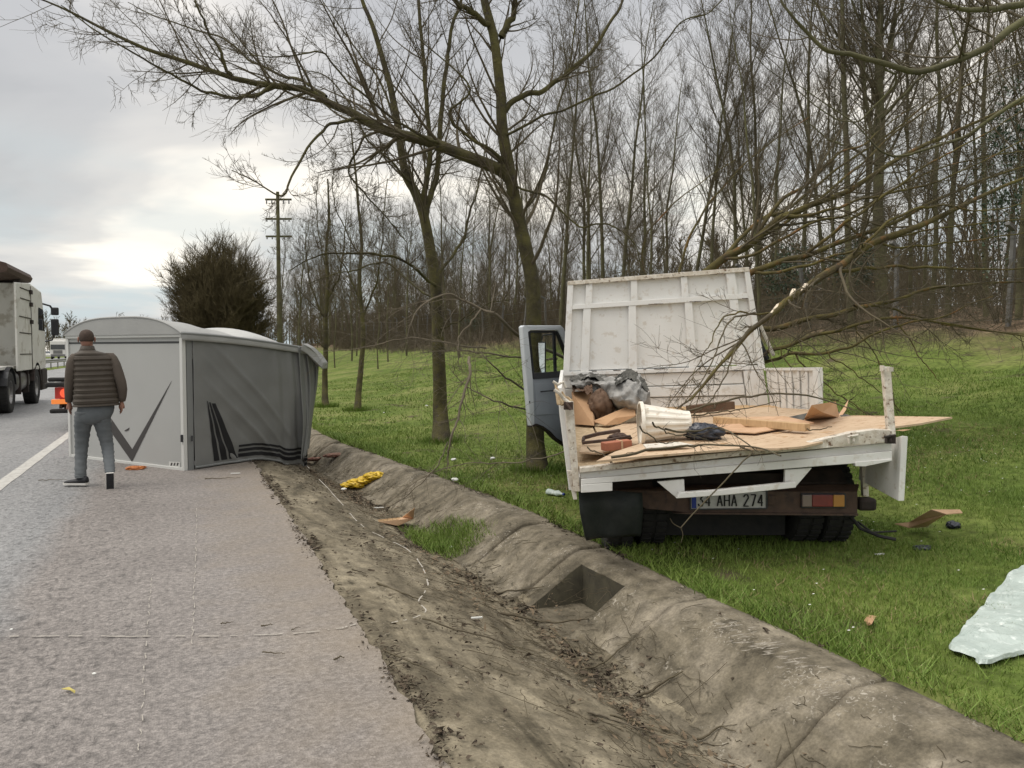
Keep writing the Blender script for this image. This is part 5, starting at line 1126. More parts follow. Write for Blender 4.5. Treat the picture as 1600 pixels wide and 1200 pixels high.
    MB().tube([P(846, 534, 9.78), P(848, 524, 9.8), P(866, 522, 9.9), P(884, 526, 10.0)], .01, 6).build('mirror_arm', M['blackplastic'], mi)
    MB().tube([P(846, 582, 9.78), P(850, 592, 9.8), P(884, 594, 10.0)], .01, 6).build('mirror_arm', M['blackplastic'], mi)
truck()
# ------------------------------------------------------------------ load on the bed
def sheet(name, poly, h, th, mt, label, cat, wob=.012, sub=6, edge=None):
    import bmesh
    m = MB(); top = [BP(a, b, h+rnd.uniform(-wob, wob)) for a, b in poly]; m.prism(top, Vector((0, 0, -th)))
    o = m.build(name, mt, None); return tag(o, label, cat)
sheet('plywood_sheet', [(905, 706), (912, 688), (955, 668), (1000, 655), (1100, 641), (1200, 636), (1272, 640), (1300, 652), (1180, 660), (1060, 676), (940, 708)], .030, .012, M['ply'], 'large tan plywood sheet under the others, reaching the left side of the bed', 'plywood')
sheet('plywood_sheet', [(932, 720), (960, 706), (1065, 672), (1190, 655), (1300, 650), (1340, 649), (1488, 651.5), (1440, 661), (1395, 667), (1330, 680), (1255, 697), (1215, 700.5), (1160, 700), (1000, 713)], .062, .014, M['ply'], 'tan plywood sheet sliding off the bed, its point jutting past the right post', 'plywood', .006)
def torn_ply():
    m = MB(); pts = [BP(1100, 672, .085), BP(1180, 676, .085), BP(1272, 660, .085), BP(1225, 650, .14), BP(1140, 652, .10)]
    m.prism(pts, (0, 0, -.008)); tag(m.build('plywood_offcut', M['card_in'], None), 'curled strip of plywood veneer in the middle of the load', 'plywood')
torn_ply()
def load():
    # splits and dark slivers torn in the top sheet of plywood
    rs_ = random.Random(8)
    for k in range(22):
        x = rs_.uniform(1040, 1400); y = 700-(x-1040)*.055-rs_.uniform(2, 30)
        if y < 656: continue
        w = rs_.uniform(6, 34); m = MB(); m.prism([BP(x, y, .0655), BP(x+w*.5, y-.9-w*.02, .068), BP(x+w, y-w*.06, .0655), BP(x+w*.5, y+.9, .0655)], (0, 0, -.002)); m.build('split', M['plyedge'], scene.objects['plywood_sheet.001'])
    # timber beam lying across the sheets
    a, b = BP(1118, 656, .12), BP(1262, 668, .11); d = (b-a).normalized(); s = d.cross(Vector((0, 0, 1))).normalized()
    R = Matrix((d, -s, Vector((0, 0, 1)))).transposed(); R = Matrix((d, s, d.cross(s)*-1)).transposed()
    m = MB(); m.box((a+b)/2, ((b-a).length, .07, .055), R); bm_ = m.build('timber_beam', M['wood'], None, bevel=.004); tag(bm_, 'squared timber beam lying across the plywood, its sawn end towards the right', 'timber')
    m = MB(); a, b = BP(1075, 640, .10), BP(1145, 633, .10); m.tube([a, (a+b)/2, b], [.05, .055, .05], 4); tag(m.build('timber_offcut', M['brownrag'], None), 'dark brown timber offcut against the foot of the headboard', 'timber')
    # cardboard at the right: folded flaps propped up
    t = thing('torn_cardboard', BP(1270, 655, .06), 'torn brown cardboard folded up in a peak at the right of the load', 'cardboard')
    def flap(pts, mt=M['card'], th=.006): m = MB(); m.prism([BP(*p) for p in pts], (0, .0, -th)); return m.build('flap', mt, t)
    flap([(1256, 655, .06), (1285, 643, .17), (1306, 627, .20), (1268, 633, .26), (1262, 645, .16)]); flap([(1285, 643, .17), (1306, 627, .20), (1312, 652, .05), (1256, 656, .06)], M['card_in'])
    flap([(1309, 650, .06), (1326, 624, .16), (1322, 640, .10), (1314, 652, .05)], M['card_in'], .003)
    flap([(1262, 645, .12), (1230, 652, .10), (1200, 656, .08), (1255, 657, .07)], M['tarp_dark']); flap([(1306, 642, .08), (1332, 650, .06), (1340, 653, .05), (1318, 655, .05)], M['tarp_dark'])
    # cardboard box at the left
    t = thing('cardboard_box', BP(945, 655, .03), 'open brown cardboard box stuffed with brown cloth at the left of the load', 'box')
    def face(pts, mt=M['card']): m = MB(); m.prism([BP(*p) for p in pts], (.003, .004, 0)); return m.build('side', mt, t)
    face([(898, 663, .03), (928, 665, .03), (923, 609, .30), (893, 613, .30)])
    face([(923, 609, .30), (928, 665, .03), (932, 658, .03), (929, 606, .30)], M['card_in'])
    face([(893, 613, .30), (898, 663, .03), (902, 655, .03), (898, 606, .30)])
    face([(929, 648, .04), (958, 648, .04), (956, 612, .28), (926, 608, .28)])
    m = MB(); a = BP(945, 664, .035); b = BP(926, 658, .06); c = BP(992, 630, .19); d = BP(993, 649, .10); e = BP(968, 662, .03); m.prism([b, a, e, d, c], (.0, 0, -.005)); m.build('flap', M['card'], t)
    crumple('brown_cloth', BP(939, 634, .17), (.13, .14, .15), M['brownrag'], None, 5, .5, 3.5); tag(bpy.context.scene.objects['brown_cloth'], 'rumpled rust brown cloth bulging from the cardboard box', 'cloth')
    t = thing('tarpaulin', BP(950, 640, .2), 'crumpled grey tarpaulin heaped against the left half of the headboard', 'tarpaulin')
    net = [[(889, 594, .37), (918, 585, .40), (955, 591, .37), (982, 582, .42), (1004, 592, .38)], [(893, 604, .35), (922, 598, .37), (956, 604, .34), (990, 600, .36), (1013, 616, .28)],
           [(905, 612, .30), (936, 610, .29), (955, 624, .24), (985, 628, .22), (1019, 644, .12)], [(922, 620, .22), (946, 636, .14), (964, 648, .06), (992, 653, .05), (1020, 652, .05)]]
    def cloth(net, name, mt, sd, am, fr, du=0):
        nr, nc = len(net), len(net[0]); C_ = [smooth_path([BP(*q) for q in r], 60) for r in net]; R_ = np.array([smooth_path([C_[i][j] for i in range(nr)], 44) for j in range(61)])
        u, v = np.meshgrid(np.linspace(0, 1, 61), np.linspace(0, 1, 45), indexing='ij')
        n1 = 1-np.minimum(np.abs(fbm(u*fr+v*1.5, v*fr*.7-u, sd, 3))*5, 1); n2 = 1-np.minimum(np.abs(fbm(u*fr*2.2, v*fr*1.6+u*3, sd+5, 2))*4, 1)
        d = n1*am+n2*am*.5+fbm(u*3, v*3, sd+8, 2)*am*1.5; R_ += d[..., None]*(np.array(-Hf)*.7+np.array([0, 0, .7]))
        e = fbm(u*9, v*7, sd+2, 2)*.03*((v < .04) | (v > .96)); R_[..., 2] += e
        return grid_mesh(name, R_, mt, t, smooth=False)
    cloth(net, 'sheet', M['tarp'], 3, .045, 5)
    cloth([[(890, 590, .39), (925, 583, .41), (962, 592, .38)], [(893, 598, .37), (925, 593, .39), (965, 601, .36)]], 'sheet', M['tarp_dark'], 7, .02, 5)
    cloth([[(958, 594, .38), (981, 579, .43), (1008, 594, .38)], [(962, 604, .36), (985, 594, .39), (1015, 614, .30)]], 'sheet', M['tarp_dark'], 11, .025, 5)
    cloth([[(893, 600, .35), (908, 598, .36), (925, 604, .34)], [(895, 612, .31), (908, 612, .31), (926, 616, .28)]], 'sheet', M['brownrag'], 15, .02, 5)
    # ribbed white planter lying on its side
    t = thing('plastic_planter', BP(1030, 680, .15), 'white ribbed tapered plastic planter lying on its side in the load', 'planter')
    c0, c1 = P(999, 662, 5.62), P(1077, 661, 5.60); ax = (c1-c0).normalized(); u = ax.cross(Vector((0, 0, 1))).normalized(); v = u.cross(ax); k = 56
    rs = []
    for i, (s, r) in enumerate(((0, .148), (0, .163), (.07, .163), (.08, .146), (.9, .092), (1, .088))):
        rs.append([c0+ax*(c1-c0).length*s+(u*math.cos(2*PI*j/k)*1.15+v*math.sin(2*PI*j/k))*(r*(1-(.06 if (j//2) % 2 and 3 <= i <= 4 else 0))) for j in range(k)])
    MB().rings(rs, cap=False).build('wall', M['planter'], t)
    MB().rings([rs[-1], [c1+(p-c1)*.1+ax*.0 for p in rs[-1]]], cap=True).build('base', M['planter'], t)
    crumple('black_bag', BP(1100, 676, .11), (.15, .14, .075), M['bag'], None, 4, .6, 3.5, rz=.3); tag(scene.objects['black_bag'], 'crumpled black plastic bag at the mouth of the white planter', 'bag')
    a, b = BP(942, 698, .07), BP(984, 693, .07); d = (b-a).normalized(); s = d.cross(Vector((0, 0, 1))).normalized(); R = Matrix((d, s, -d.cross(s))).transposed()
    t = thing('brick_block', (a+b)/2, 'orange red block with a pale strap near the left rear corner of the bed', 'block')
    MB().box((a+b)/2, ((b-a).length, .08, .06), R).build('block', M['brick'], t, bevel=.006); MB().box(a.lerp(b, .62), (.014, .086, .067), R).build('strap', M['card_in'], t)
    m = MB(); m.tube([BP(912, 684, .07), BP(935, 678, .10), BP(968, 673, .10)], .016, 5); m.tube([BP(910, 692, .06), BP(950, 688, .08), BP(985, 682, .09)], .013, 5); m.tube([BP(912, 684, .07), BP(911, 690, .06)], .014, 5)
    tag(m.build('bent_bracket', M['rust'], None), 'bent dark steel bracket left of the white planter', 'bracket')
    crumple('rag', BP(966, 684, .08), (.09, .06, .035), M['rust'], None, 8, .6, 4); tag(scene.objects['rag'], 'small dirty rag lying on the bent bracket', 'cloth')
    m = MB(); m.prism([BP(1010, 700, .09), BP(1085, 695, .09), BP(1060, 690, .10), BP(1005, 694, .10)], (0, 0, -.01)); tag(m.build('painted_lath', M['white_dirty'], None), 'flat white lath in front of the ribbed planter', 'lath')
    # twigs fallen into the bed
    RSl = np.random.RandomState(77)
    global RS
    RS = RSl
    paths = [([(955, 716, .09), (1010, 704, .13), (1075, 697, .13), (1110, 694, .16), (1180, 699, .20), (1220, 714, .25)], .010, .004), ([(1040, 672, .3), (1085, 674, .22), (1125, 668, .24), (1160, 688, .22), (1185, 708, .17)], .007, .003),
             ([(1050, 648, .2), (1120, 630, .30), (1190, 616, .42), (1260, 618, .42), (1330, 640, .2)], .010, .004), ([(1080, 650, .14), (1150, 640, .2), (1220, 628, .3)], .007, .003), ([(1020, 662, .36), (1045, 676, .28), (1080, 684, .22)], .006, .002),
             ([(1000, 668, .36), (1030, 690, .26), (1060, 692, .22)], .005, .002), ([(918, 700, .06), (950, 712, .06), (990, 708, .08)], .006, .002), ([(1230, 668, .10), (1270, 671, .10), (1300, 668, .1)], .006, .003)]
    t = thing('fallen_branch', BP(1100, 690, .1), 'thin dark broken branches strewn over the load', 'branch')
    S = cat(*[spine([BP(*q) for q in p], a, b, 20, .02) for p, a, b in paths]); b1 = spawn(*S, 0, .15, .98, (25, 60), (.07, .2), .5, 7, .1, .02, .002, .3, .3, .5, ntot=24); b2 = spawn(*b1, 3, .1, .95, (25, 60), (.3, .6), .6, 5, .1, .02, .0013, .3, .5)
    tmesh('stems', [(S[0], S[1], 5)], M['twig'], t); tmesh('twigs', [b1, b2], M['twig'], t)['kind'] = 'stuff'
    t = thing('hanging_branch', P(1185, 707, 5.0), 'single twig dangling over the rear sill in front of the licence plate', 'branch')
    S = cat(spine([P(1160, 700, 5.06), P(1176, 706, 5.03), P(1160, 722, 5.0), P(1132, 752, 4.95), P(1100, 785, 4.92), P(1064, 825, 4.9)], .006, .004, 20, .006), spine([P(1064, 825, 4.9), P(1052, 818, 4.88), P(1047, 810, 4.87)], .0035, .002, 20), spine([P(1064, 825, 4.9), P(1067, 836, 4.9), P(1064, 848, 4.9)], .0035, .002, 20))
    tmesh('stem', [(S[0], S[1], 5)], M['twig'], t)
    t = thing('snapped_bough', P(1130, 560, 6.6), 'twiggy broken bough tip resting on the bed in front of the headboard', 'branch')
    S = cat(spine([P(1205, 492, 7.0), P(1172, 516, 6.85), P(1140, 552, 6.6), P(1112, 586, 6.35), P(1080, 622, 6.15), P(1052, 645, 6.0)], .018, .005, 26, .02), spine([P(1180, 490, 6.9), P(1150, 495, 6.7), P(1135, 510, 6.6), P(1120, 545, 6.5), P(1100, 590, 6.4), P(1062, 640, 6.2)], .010, .004, 26, .02),
            spine([P(1150, 545, 6.6), P(1132, 590, 6.4), P(1110, 625, 6.2), P(1080, 652, 6.1)], .008, .003, 26, .02))
    b1 = spawn(*S, 0, .1, .98, (30, 70), (.05, .14), .5, 7, .1, .04, .0025, .3, .3, .5, ntot=52); b2 = spawn(*b1, 3.2, .1, .95, (30, 60), (.3, .7), .6, 4, .12, .04, .0014, .3, .5)
    tmesh('stems', [(S[0], S[1], 6)], M['twig'], t); tmesh('twigs', [b1, b2], M['twig'], t)['kind'] = 'stuff'
load()
# ------------------------------------------------------------------ the grey folding trailer
M['panel'] = mat('grey_trailer_panel', (.40, .40, .385), .5, (.365, .365, .35), 1.5, .2, spec=.35)
M['canvas'] = mat('grey_canvas', (.165, .167, .16), .7, (.195, .197, .188), 2.2, .3)
M['canvas_lt'] = mat('pale_roof_canvas', (.50, .50, .48), .7, (.42, .42, .40), 2.2, .3, .002, 60)
M['canvas_top'] = mat('grey_roof_canvas', (.36, .36, .345), .7, (.31, .31, .30), 2.2, .3, .002, 60)
M['trimlight'] = mat('pale_trim', (.58, .58, .55), .5)
M['trimmid'] = mat('grey_trim', (.20, .205, .20), .5)
M['decal'] = mat('dark_decal', (.055, .050, .048), .5)
M['stripe'] = mat('black_stripe', (.014, .014, .016), .6)
def trailer():
    O = G(290, 736, 0); O.z = .0
    t = thing('camping_trailer', O, 'grey box trailer with dark V stripe and wrinkled canvas side, stranded across the hard shoulder', 'trailer')
    A = Vector((-1.53, 2.1, 0)).normalized(); Bv = Vector((A.y, -A.x, 0)); Z = Vector((0, 0, 1)); LA, LB, HT = 2.58, 2.05, 1.69
    def L(a, b, z): return O+A*a+Bv*b+Z*z
    def lbox(m, a0, a1, b0, b1, z0, z1): return m.hexa([L(a0, b0, z0), L(a1, b0, z0), L(a1, b1, z0), L(a0, b1, z0), L(a0, b0, z1), L(a1, b0, z1), L(a1, b1, z1), L(a0, b1, z1)])
    # front panel and frames
    lbox(MB(), .056, LA-.051, .001, .03, .039, HT-.001).build('front_panel', M['panel'], t)
    lbox(MB(), .0, .055, -.02, .035, 0, HT).build('corner_profile', M['trimlight'], t, bevel=.006); lbox(MB(), .0, .05, .045, .13, 0, HT).build('corner_profile', M['trimmid'], t, bevel=.006)
    lbox(MB(), LA-.05, LA, -.02, .035, 0, HT).build('corner_profile', M['trimlight'], t, bevel=.006)
    lbox(MB(), .055, LA-.05, -.015, .03, .0, .038).build('bottom_rail', M['trimlight'], t, bevel=.004); lbox(MB(), .0, LA, -.03, .03, HT, HT+.05).build('top_rail', M['trimlight'], t, bevel=.01)
    lbox(MB(), .06, LA-.05, -.003, .004, HT-.075, HT-.05).build('shadow_gap', M['blackplastic'], t)
    lbox(MB(), LA-.03, LA, .04, LB, .02, HT-.1).build('far_side', M['panel'], t); lbox(MB(), .05, LA-.05, LB-.12, LB-.1, .1, HT-.3).build('rear_side', M['canvas'], t)
    lbox(MB(), .08, LA-.05, .05, LB-.15, .05, .12).build('floor', M['chassis'], t)
    # V decal on the panel: picture points brought onto the panel plane
    def onA(px, py, o=-.004):
        r = ray(px, py); p0 = L(0, o, 0); s = (p0-C0).dot(Bv)/r.dot(Bv); return C0+r*s
    def onB(px, py, o=-.004):
        r = ray(px, py); p0 = L(o, 0, 0); s = (p0-C0).dot(A)/r.dot(A); return C0+r*s
    m = MB(); m.prism([onA(174, 655), onA(206.5, 702), onA(268, 595), onA(206, 721.5), onA(174, 676)], Bv*.003); m.build('v_decal', M['decal'], t)
    m = MB(); m.prism([onA(194, 673), onA(202, 668), onA(201, 672), onA(196, 674)], Bv*.003); m.build('scuff', M['decal'], t)
    for f, x0, x1, y0, y1 in ((onA, 264, 281, 721, 729), (onB, 304, 318, 720, 727)):
        m = MB(); m.prism([f(x0, y1), f(x1, y1+(1 if f is onA else -1)), f(x1, y0+(1 if f is onA else -1)), f(x0, y0)], (Bv if f is onA else A)*.002); bd = m.build('badge', M['trimlight'], t)
        m = MB(); w = x1-x0
        for k in range(3):
            x = x0+2+k*w*.28; m.prism([f(x, y1-1.5, -.007), f(x+w*.14, y1-1.5, -.007), f(x+w*.2, y0+2, -.007), f(x+w*.08, y0+2, -.007)], (Bv if f is onA else A)*.001)
        m.build('badge_mark', M['decal'], bd)
    m = MB(); m.box(onA(284, 685, -.03), (.03, .03, .09)); m.box(onB(300, 685, -.03), (.02, .02, .07)); m.build('catch', M['blackplastic'], t)
    # roof: arched across A, running along B
    ar = [0, .03, .10, .22, .38, .55, .7, .84, .93, .975, 1.0]; ah = [.0, .10, .17, .215, .25, .262, .25, .215, .16, .09, .0]
    def roof(a, b):
        h = .225*(1-abs(2*a-1)**3.2); bs = min(1, b*1.15); fal = 1-.92*bs*bs*(3-2*bs); wr = (.004*math.sin(a*23+b*9)+.008*math.sin(a*9-b*31))*min(1, b*4)
        ov = .03 if 0 < a < 1 else .03
        return L(a*(LA+.06)-.03, -.045+b*(LB+.10), HT+.045-.19*b**1.5+h*fal+wr*(h > .05))
    MB().grid(roof, 40, 30).build('roof', M['canvas_top'], t, smooth=True, thick=.006)
    MB().rings([[roof(i/40, 0)+Bv*o for i in range(41)]+[L(LA+.03, -.045+o, HT+.04), L(-.03, -.045+o, HT+.04)] for o in (.0, .01)]).build('roof_gable', M['canvas_top'], t)
    MB().tube([roof(i/40, 0)+Bv*.004+Z*.004 for i in range(41)], .014, 6).build('piping', M['canvas_top'], t)
    MB().tube([roof(0, i/20)+Z*.0 for i in range(21)], .022, 6).build('eave_piping', M['trimmid'], t)
    MB().grid(lambda a, b: roof(0, a)+Z*(-.085*b)-A*(.012+.006*math.sin(a*30)*b), 30, 3).build('roof_valance', M['canvas_top'], t, smooth=True, thick=.006)
    # pale fly sheet rising behind
    def fly(a, b):
        e = math.sin(PI*min(max(b, 0), 1))**.45; x = .02+a*(LA-.1); y = .85+b*(LB-.75)
        return L(x, y, HT-.10+.30*e*(math.sin(PI*min(max(a, 0), 1))**.4)+.012*math.sin(a*17+b*5)-.20*b*b)
    MB().grid(fly, 30, 20).build('roof_flap', M['canvas_lt'], t, smooth=True, thick=.006)
    # canvas side, hanging past the end into the ditch
    def gz(p): return max(Hs(p.x, p.y), -.3)
    def side(s, h, off=0.0):
        """s along the side 0..1.16, h 0 bottom..1 top"""
        b = .13+s*(LB-.10); top = HT-.02-.19*s**1.5-.42*max(0, s-.93)*2.2*(1 if s > .93 else 0)
        curl = max(0, s-.93); bb = b-curl*.35-.10*curl*(1-h); a = -.01+curl*1.0
        bulge = .05*math.sin(PI*h)*min(1, s*2)*(1-.3*s)
        # diagonal tension folds from the lower left corner, vertical gathers at the end
        q = (h-.62)+s*.95; fold = 0
        for c0, w, am in ((.02, .022, .05), (.22, .03, -.03), (.30, .02, .05), (.55, .022, .045), (.42, .02, .03), (.10, .03, .02)):
            fold += am*math.exp(-((q*.8-(c0-.25)-h*.10)/w)**2)*min(1, s*4)*max(0, 1-abs(s-.45)*1.5)
        ga = max(0, s-.58)*2.4; fold += ga*(.04*math.sin(s*46+h*2.5+math.sin(h*5))+.014*math.sin(s*88+h*4))*(.25+.75*(1-abs(h-.5)))
        fold += .006*math.sin(s*15+h*11)+.004*math.sin(h*26-s*9)
        low = L(0, b, 0); zb = gz(low)+.01+(.03*math.sin(s*22))*(s > .7); z = zb+(top-zb)*h
        return L(a-bulge-fold*.62-off, bb, z)
    SM = 1.12
    MB().grid(lambda u, v: side(u*SM, v), 150, 60).build('canvas_side', M['canvas'], t, smooth=True, thick=.004)
    MB().tube([side(i/60*SM, .995, .005) for i in range(61)], .012, 6).build('eave_seam', M['stripe'], t)
    # printed stripes on the canvas
    def stripe(f, n=60):
        pts = [f(i/n) for i in range(n+1)]; V = []; F = []
        for lo, hi in pts: V += [side(lo[0], lo[1], .010), side(hi[0], hi[1], .010)]
        for i in range(n): F.append((2*i, 2*i+2, 2*i+3, 2*i+1))
        m = MB(); m.v = [tuple(v) for v in V]; m.f = F; m.build('stripe', M['stripe'], t, smooth=True)
    for z0, z1 in ((.045, .075), (.090, .115), (.130, .148)): stripe(lambda q, z0=z0, z1=z1: ((.34+q*.78, z0), (.34+q*.78, z1)))
    for x0, x1, x2, x3, tp in ((.145, .19, .095, .10, .52), (.205, .255, .11, .12, .51), (.27, .335, .13, .16, .50)):
        stripe(lambda q, a=(x0, x1, x2, x3, tp): ((a[0]+(a[2]-a[0])*q, .04+(a[4]-.04)*q), (a[1]+(a[3]-a[1])*q-.0, .04+(a[4]-.04)*q)))
    MB().tube([side(i/40, .012, .012) for i in range(33)], .014, 6).build('hem', M['trimmid'], t)
    dc = [[(466, 541, 11.25), (470, 600, 11.3), (474, 660, 11.2), (470, 722, 11.1)], [(480, 546, 11.4), (486, 600, 11.5), (484, 660, 11.4), (478, 712, 11.2)], [(499, 562, 11.6), (496, 600, 11.7), (488, 650, 11.6), (482, 700, 11.3)]]
    cols = [smooth_path([P(*q) for q in c_], 30) for c_ in dc]
    def drape(u, v):
        i = min(int(u*2), 1); f = u*2-i; k = int(round(v*30)); p_ = cols[i][k]*(1-f)+cols[i+1][k]*f
        return Vector(p_)-Hf*(.03*math.sin(u*14+v*3)+.02*math.sin(u*29))
    MB().grid(drape, 40, 30).build('hanging_drape', M['canvas'], t, smooth=True, thick=.004)
    m = MB(); m.prism([P(472, 536, 11.2), P(484, 543, 11.3), P(496, 554, 11.5), P(505, 567, 11.5), P(504, 577, 11.5), P(495, 570, 11.5), P(480, 554, 11.3), P(470, 547, 11.2)], Hf*.3); m.build('roof_end', M['canvas_top'], t, bevel=.015)
    # torn flap of roof at the far end
    def tf(u, v): p = side(.93+u*.2, .98); return p+Z*(.10*math.sin(PI*v)*(1-u)+.04)+A*(v*.7)+Bv*(.04*math.sin(v*9)+.08*math.sin(PI*v))
    MB().grid(tf, 10, 16).build('roof_flap', M['canvas_top'], t, smooth=True, thick=.006)
    # drawbar wheel stub hidden underneath
    m = MB(); m.tube([L(.3, .3, .08), L(LA-.3, .3, .08)], .03, 6); m.build('axle', M['chassis'], t)
trailer()
# ------------------------------------------------------------------ the walking man
M['skin'] = mat('skin', (.30, .16, .115), .6, (.26, .13, .095), 30, .3)
M['hair'] = mat('cropped_hair', (.045, .033, .027), .9, (.085, .058, .045), 60, .3)
M['vest'] = mat('quilted_vest', (.052, .042, .032), .6, (.07, .056, .043), 10, .3, .002, 60)
M['sleeve'] = mat('brown_knit_sleeve', (.082, .066, .054), .9, (.105, .086, .07), 12, .3, .004, 60)
M['jeans'] = mat('grey_jeans', (.095, .105, .112), .9, (.16, .17, .175), 4, .3, .003, 70)
M['shoe'] = mat('black_shoe', (.02, .02, .022), .6, (.035, .035, .04), 20, .3)
M['sole'] = mat('white_sole', (.62, .60, .56), .7)
def person():
    S = 136.0; O = G(150, 760, 0); O.z = .006; Hf = Vector((O.x, O.y, 0)).normalized(); Rv = Vector((Hf.y, -Hf.x, 0)); S = 137.0; SX = 155.0
    t = thing('person', O, 'person in a brown quilted vest, jeans and black trainers walking away along the shoulder', 'person')
    def p(px, py, f=0.0): return O+Rv*((px-150)/SX)+Vector((0, 0, (760-py)/S))+Hf*f
    def loft(name, rows, mt, k=24, sup=2.3, sm=True, sub=0, parent=t):
        """rows: centre px, py, forward offset, half width, half depth, tilt"""
        rs = []
        for r in rows:
            x, y, f, a, b = r[:5]; tilt = r[5] if len(r) > 5 else 0; c = p(x, y, f); ring = []
            for j in range(k):
                q = 2*PI*j/k; cx, cy = math.cos(q), math.sin(q)
                cx = math.copysign(abs(cx)**(2/sup), cx); cy = math.copysign(abs(cy)**(2/sup), cy)
                ring.append(c+Rv*a*.9*cx+Hf*b*cy+Vector((0, 0, tilt*a*cx)))
            rs.append(ring)
        m = MB(); m.rings(rs); return m.build(name, mt, parent, smooth=sm, sub=sub)
    # the body itself: one skinned surface
    J = {'pel': (148, 640, 0, .12), 'sp': (149, 600, 0, .13), 'ch': (150, 572, .02, .10), 'nk': (143, 549, .04, .05), 'hd': (141, 536, .05, .085), 'ht': (141, 527, .05, .075),
         'ls': (126, 566, 0, .045), 'le': (115, 598, .03, .048), 'lw': (113, 630, .12, .033), 'rs': (174, 566, 0, .045), 're': (191, 598, -.06, .048), 'rw': (193, 630, -.02, .033),
         'lh': (135, 650, 0, .06), 'lk': (130, 700, .12, .035), 'la': (126, 745, .10, .04), 'rh': (160, 650, 0, .06), 'rk': (168, 702, .05, .030), 'ra': (171, 732, -.20, .022)}
    E = [('pel', 'sp'), ('sp', 'ch'), ('ch', 'nk'), ('nk', 'hd'), ('hd', 'ht'), ('ch', 'ls'), ('ls', 'le'), ('le', 'lw'), ('ch', 'rs'), ('rs', 're'), ('re', 'rw'), ('pel', 'lh'), ('lh', 'lk'), ('lk', 'la'), ('pel', 'rh'), ('rh', 'rk'), ('rk', 'ra')]
    keys = list(J); me = bpy.data.meshes.new('body'); me.from_pydata([tuple(p(*J[k][:3])) for k in keys], [(keys.index(a), keys.index(b)) for a, b in E], [])
    o = bpy.data.objects.new('body', me); link(o); adopt(o, t); md = o.modifiers.new('skin', 'SKIN')
    for k, v in zip(keys, me.skin_vertices[0].data): v.radius = (J[k][3]*.9, J[k][3]*.85); v.use_root = (k == 'pel')
    o.modifiers.new('s', 'SUBSURF').render_levels = 2; me.materials.append(M['skin'])
    # head
    loft('head', [(141, 549.5, .045, .050, .055), (141, 545, .045, .056, .062), (141, 541, .05, .068, .078), (141, 536, .055, .077, .092), (141, 531, .055, .080, .098), (141, 527, .055, .076, .094), (141, 523.5, .05, .060, .075), (141, 521.3, .05, .034, .045), (141, 520.6, .05, .008, .01)], M['skin'], 28, 2.0, sub=1)
    loft('hair', [(141, 540, .036, .073, .072), (141, 536, .036, .082, .085), (141, 531, .042, .084, .096), (141, 527, .045, .080, .095), (141, 523, .045, .063, .075), (141, 520.7, .045, .035, .045), (141, 520, .045, .008, .01)], M['hair'], 28, 2.0, sub=1)
    for s in (-1, 1):
        m = MB(); c = p(141+s*11.6, 535.5, .05); rs = []
        for i in range(7):
            q = i/6*PI; rs.append([c+Rv*s*(.010*math.cos(j/8*2*PI)*math.sin(q)+.006)+Vector((0, 0, .033*math.cos(q)))+Hf*(.02*math.sin(j/8*2*PI)*math.sin(q)) for j in range(8)])
        m.rings(rs).build('ear', M['skin'], t, smooth=True)
    m = MB(); c = p(141, 537, .15); m.rings([[c+Rv*(.014*math.cos(j/8*2*PI))*w+Vector((0, 0, dz))+Hf*(.012*math.sin(j/8*2*PI)*w+fo) for j in range(8)] for dz, w, fo in ((-.03, .9, .004), (-.02, 1.2, .018), (.0, .8, .008), (.03, .4, -.004))]).build('nose', M['skin'], t, smooth=True)
    for s in (-1, 1): crumple('eye', p(141+s*4.3, 533.5, .138), (.012, .012, .010), M['sole'], t, 1, 0, nu=12, nv=8, smooth=True)
    MB().tube([p(137.5, 543, .135), p(141, 543.3, .142), p(144.5, 543, .135)], .005, 6).build('mouth', M['brick'], t)
    # collar and puffer vest with horizontal quilting
    loft('collar', [(142, 555, .02, .105, .09), (142, 550, .03, .083, .085), (142, 545.5, .035, .074, .08), (142, 545, .035, .064, .07), (142, 551, .035, .062, .068)], M['vest'], 28, 2.2)
    prof = [(552, 142, .09, .085), (555, 144, .135, .105), (559, 147, .195, .125), (565, 150, .225, .135), (575, 151.5, .232, .142), (590, 152, .232, .145), (605, 153, .236, .145), (620, 153.5, .245, .148), (632, 153.5, .255, .152), (637, 154, .258, .152)]
    ys = [a[0] for a in prof]; rows = []; n = 104
    for i in range(n+1):
        y = 552+85*i/n; x = np.interp(y, ys, [a[1] for a in prof]); a = np.interp(y, ys, [a[2] for a in prof]); b = np.interp(y, ys, [a[3] for a in prof])
        puff = abs(math.sin((y-552)/85*PI*10.5))**.55; g = .016*puff-.010+.002*math.sin(i*1.3); rows.append((x, y+.4*math.sin(i*.9), 0, a+g, b+g, .02))
    rows.append((154, 636, 0, .22, .12)); loft('vest', rows, M['vest'], 56, 2.5)
    # sleeves, hands
    loft('sleeve', [(126, 557, .0, .055, .06), (123, 562, .0, .070, .072), (119.5, 572, .0, .074, .075), (117, 586, .01, .068, .07), (115, 600, .03, .064, .066), (113.5, 612, .06, .058, .06), (112.5, 624, .10, .05, .052), (112.5, 631, .12, .042, .044), (112.5, 631.5, .12, .03, .03)], M['sleeve'], 20, 2.1)
    loft('sleeve', [(174, 556, .0, .055, .06), (177.5, 562, .0, .070, .072), (182, 572, -.02, .073, .075), (187, 586, -.05, .069, .07), (191.5, 600, -.06, .064, .066), (193.8, 612, -.05, .058, .06), (193.5, 624, -.03, .05, .052), (192.8, 631, -.01, .042, .044), (192.8, 631.5, -.01, .03, .03)], M['sleeve'], 20, 2.1)
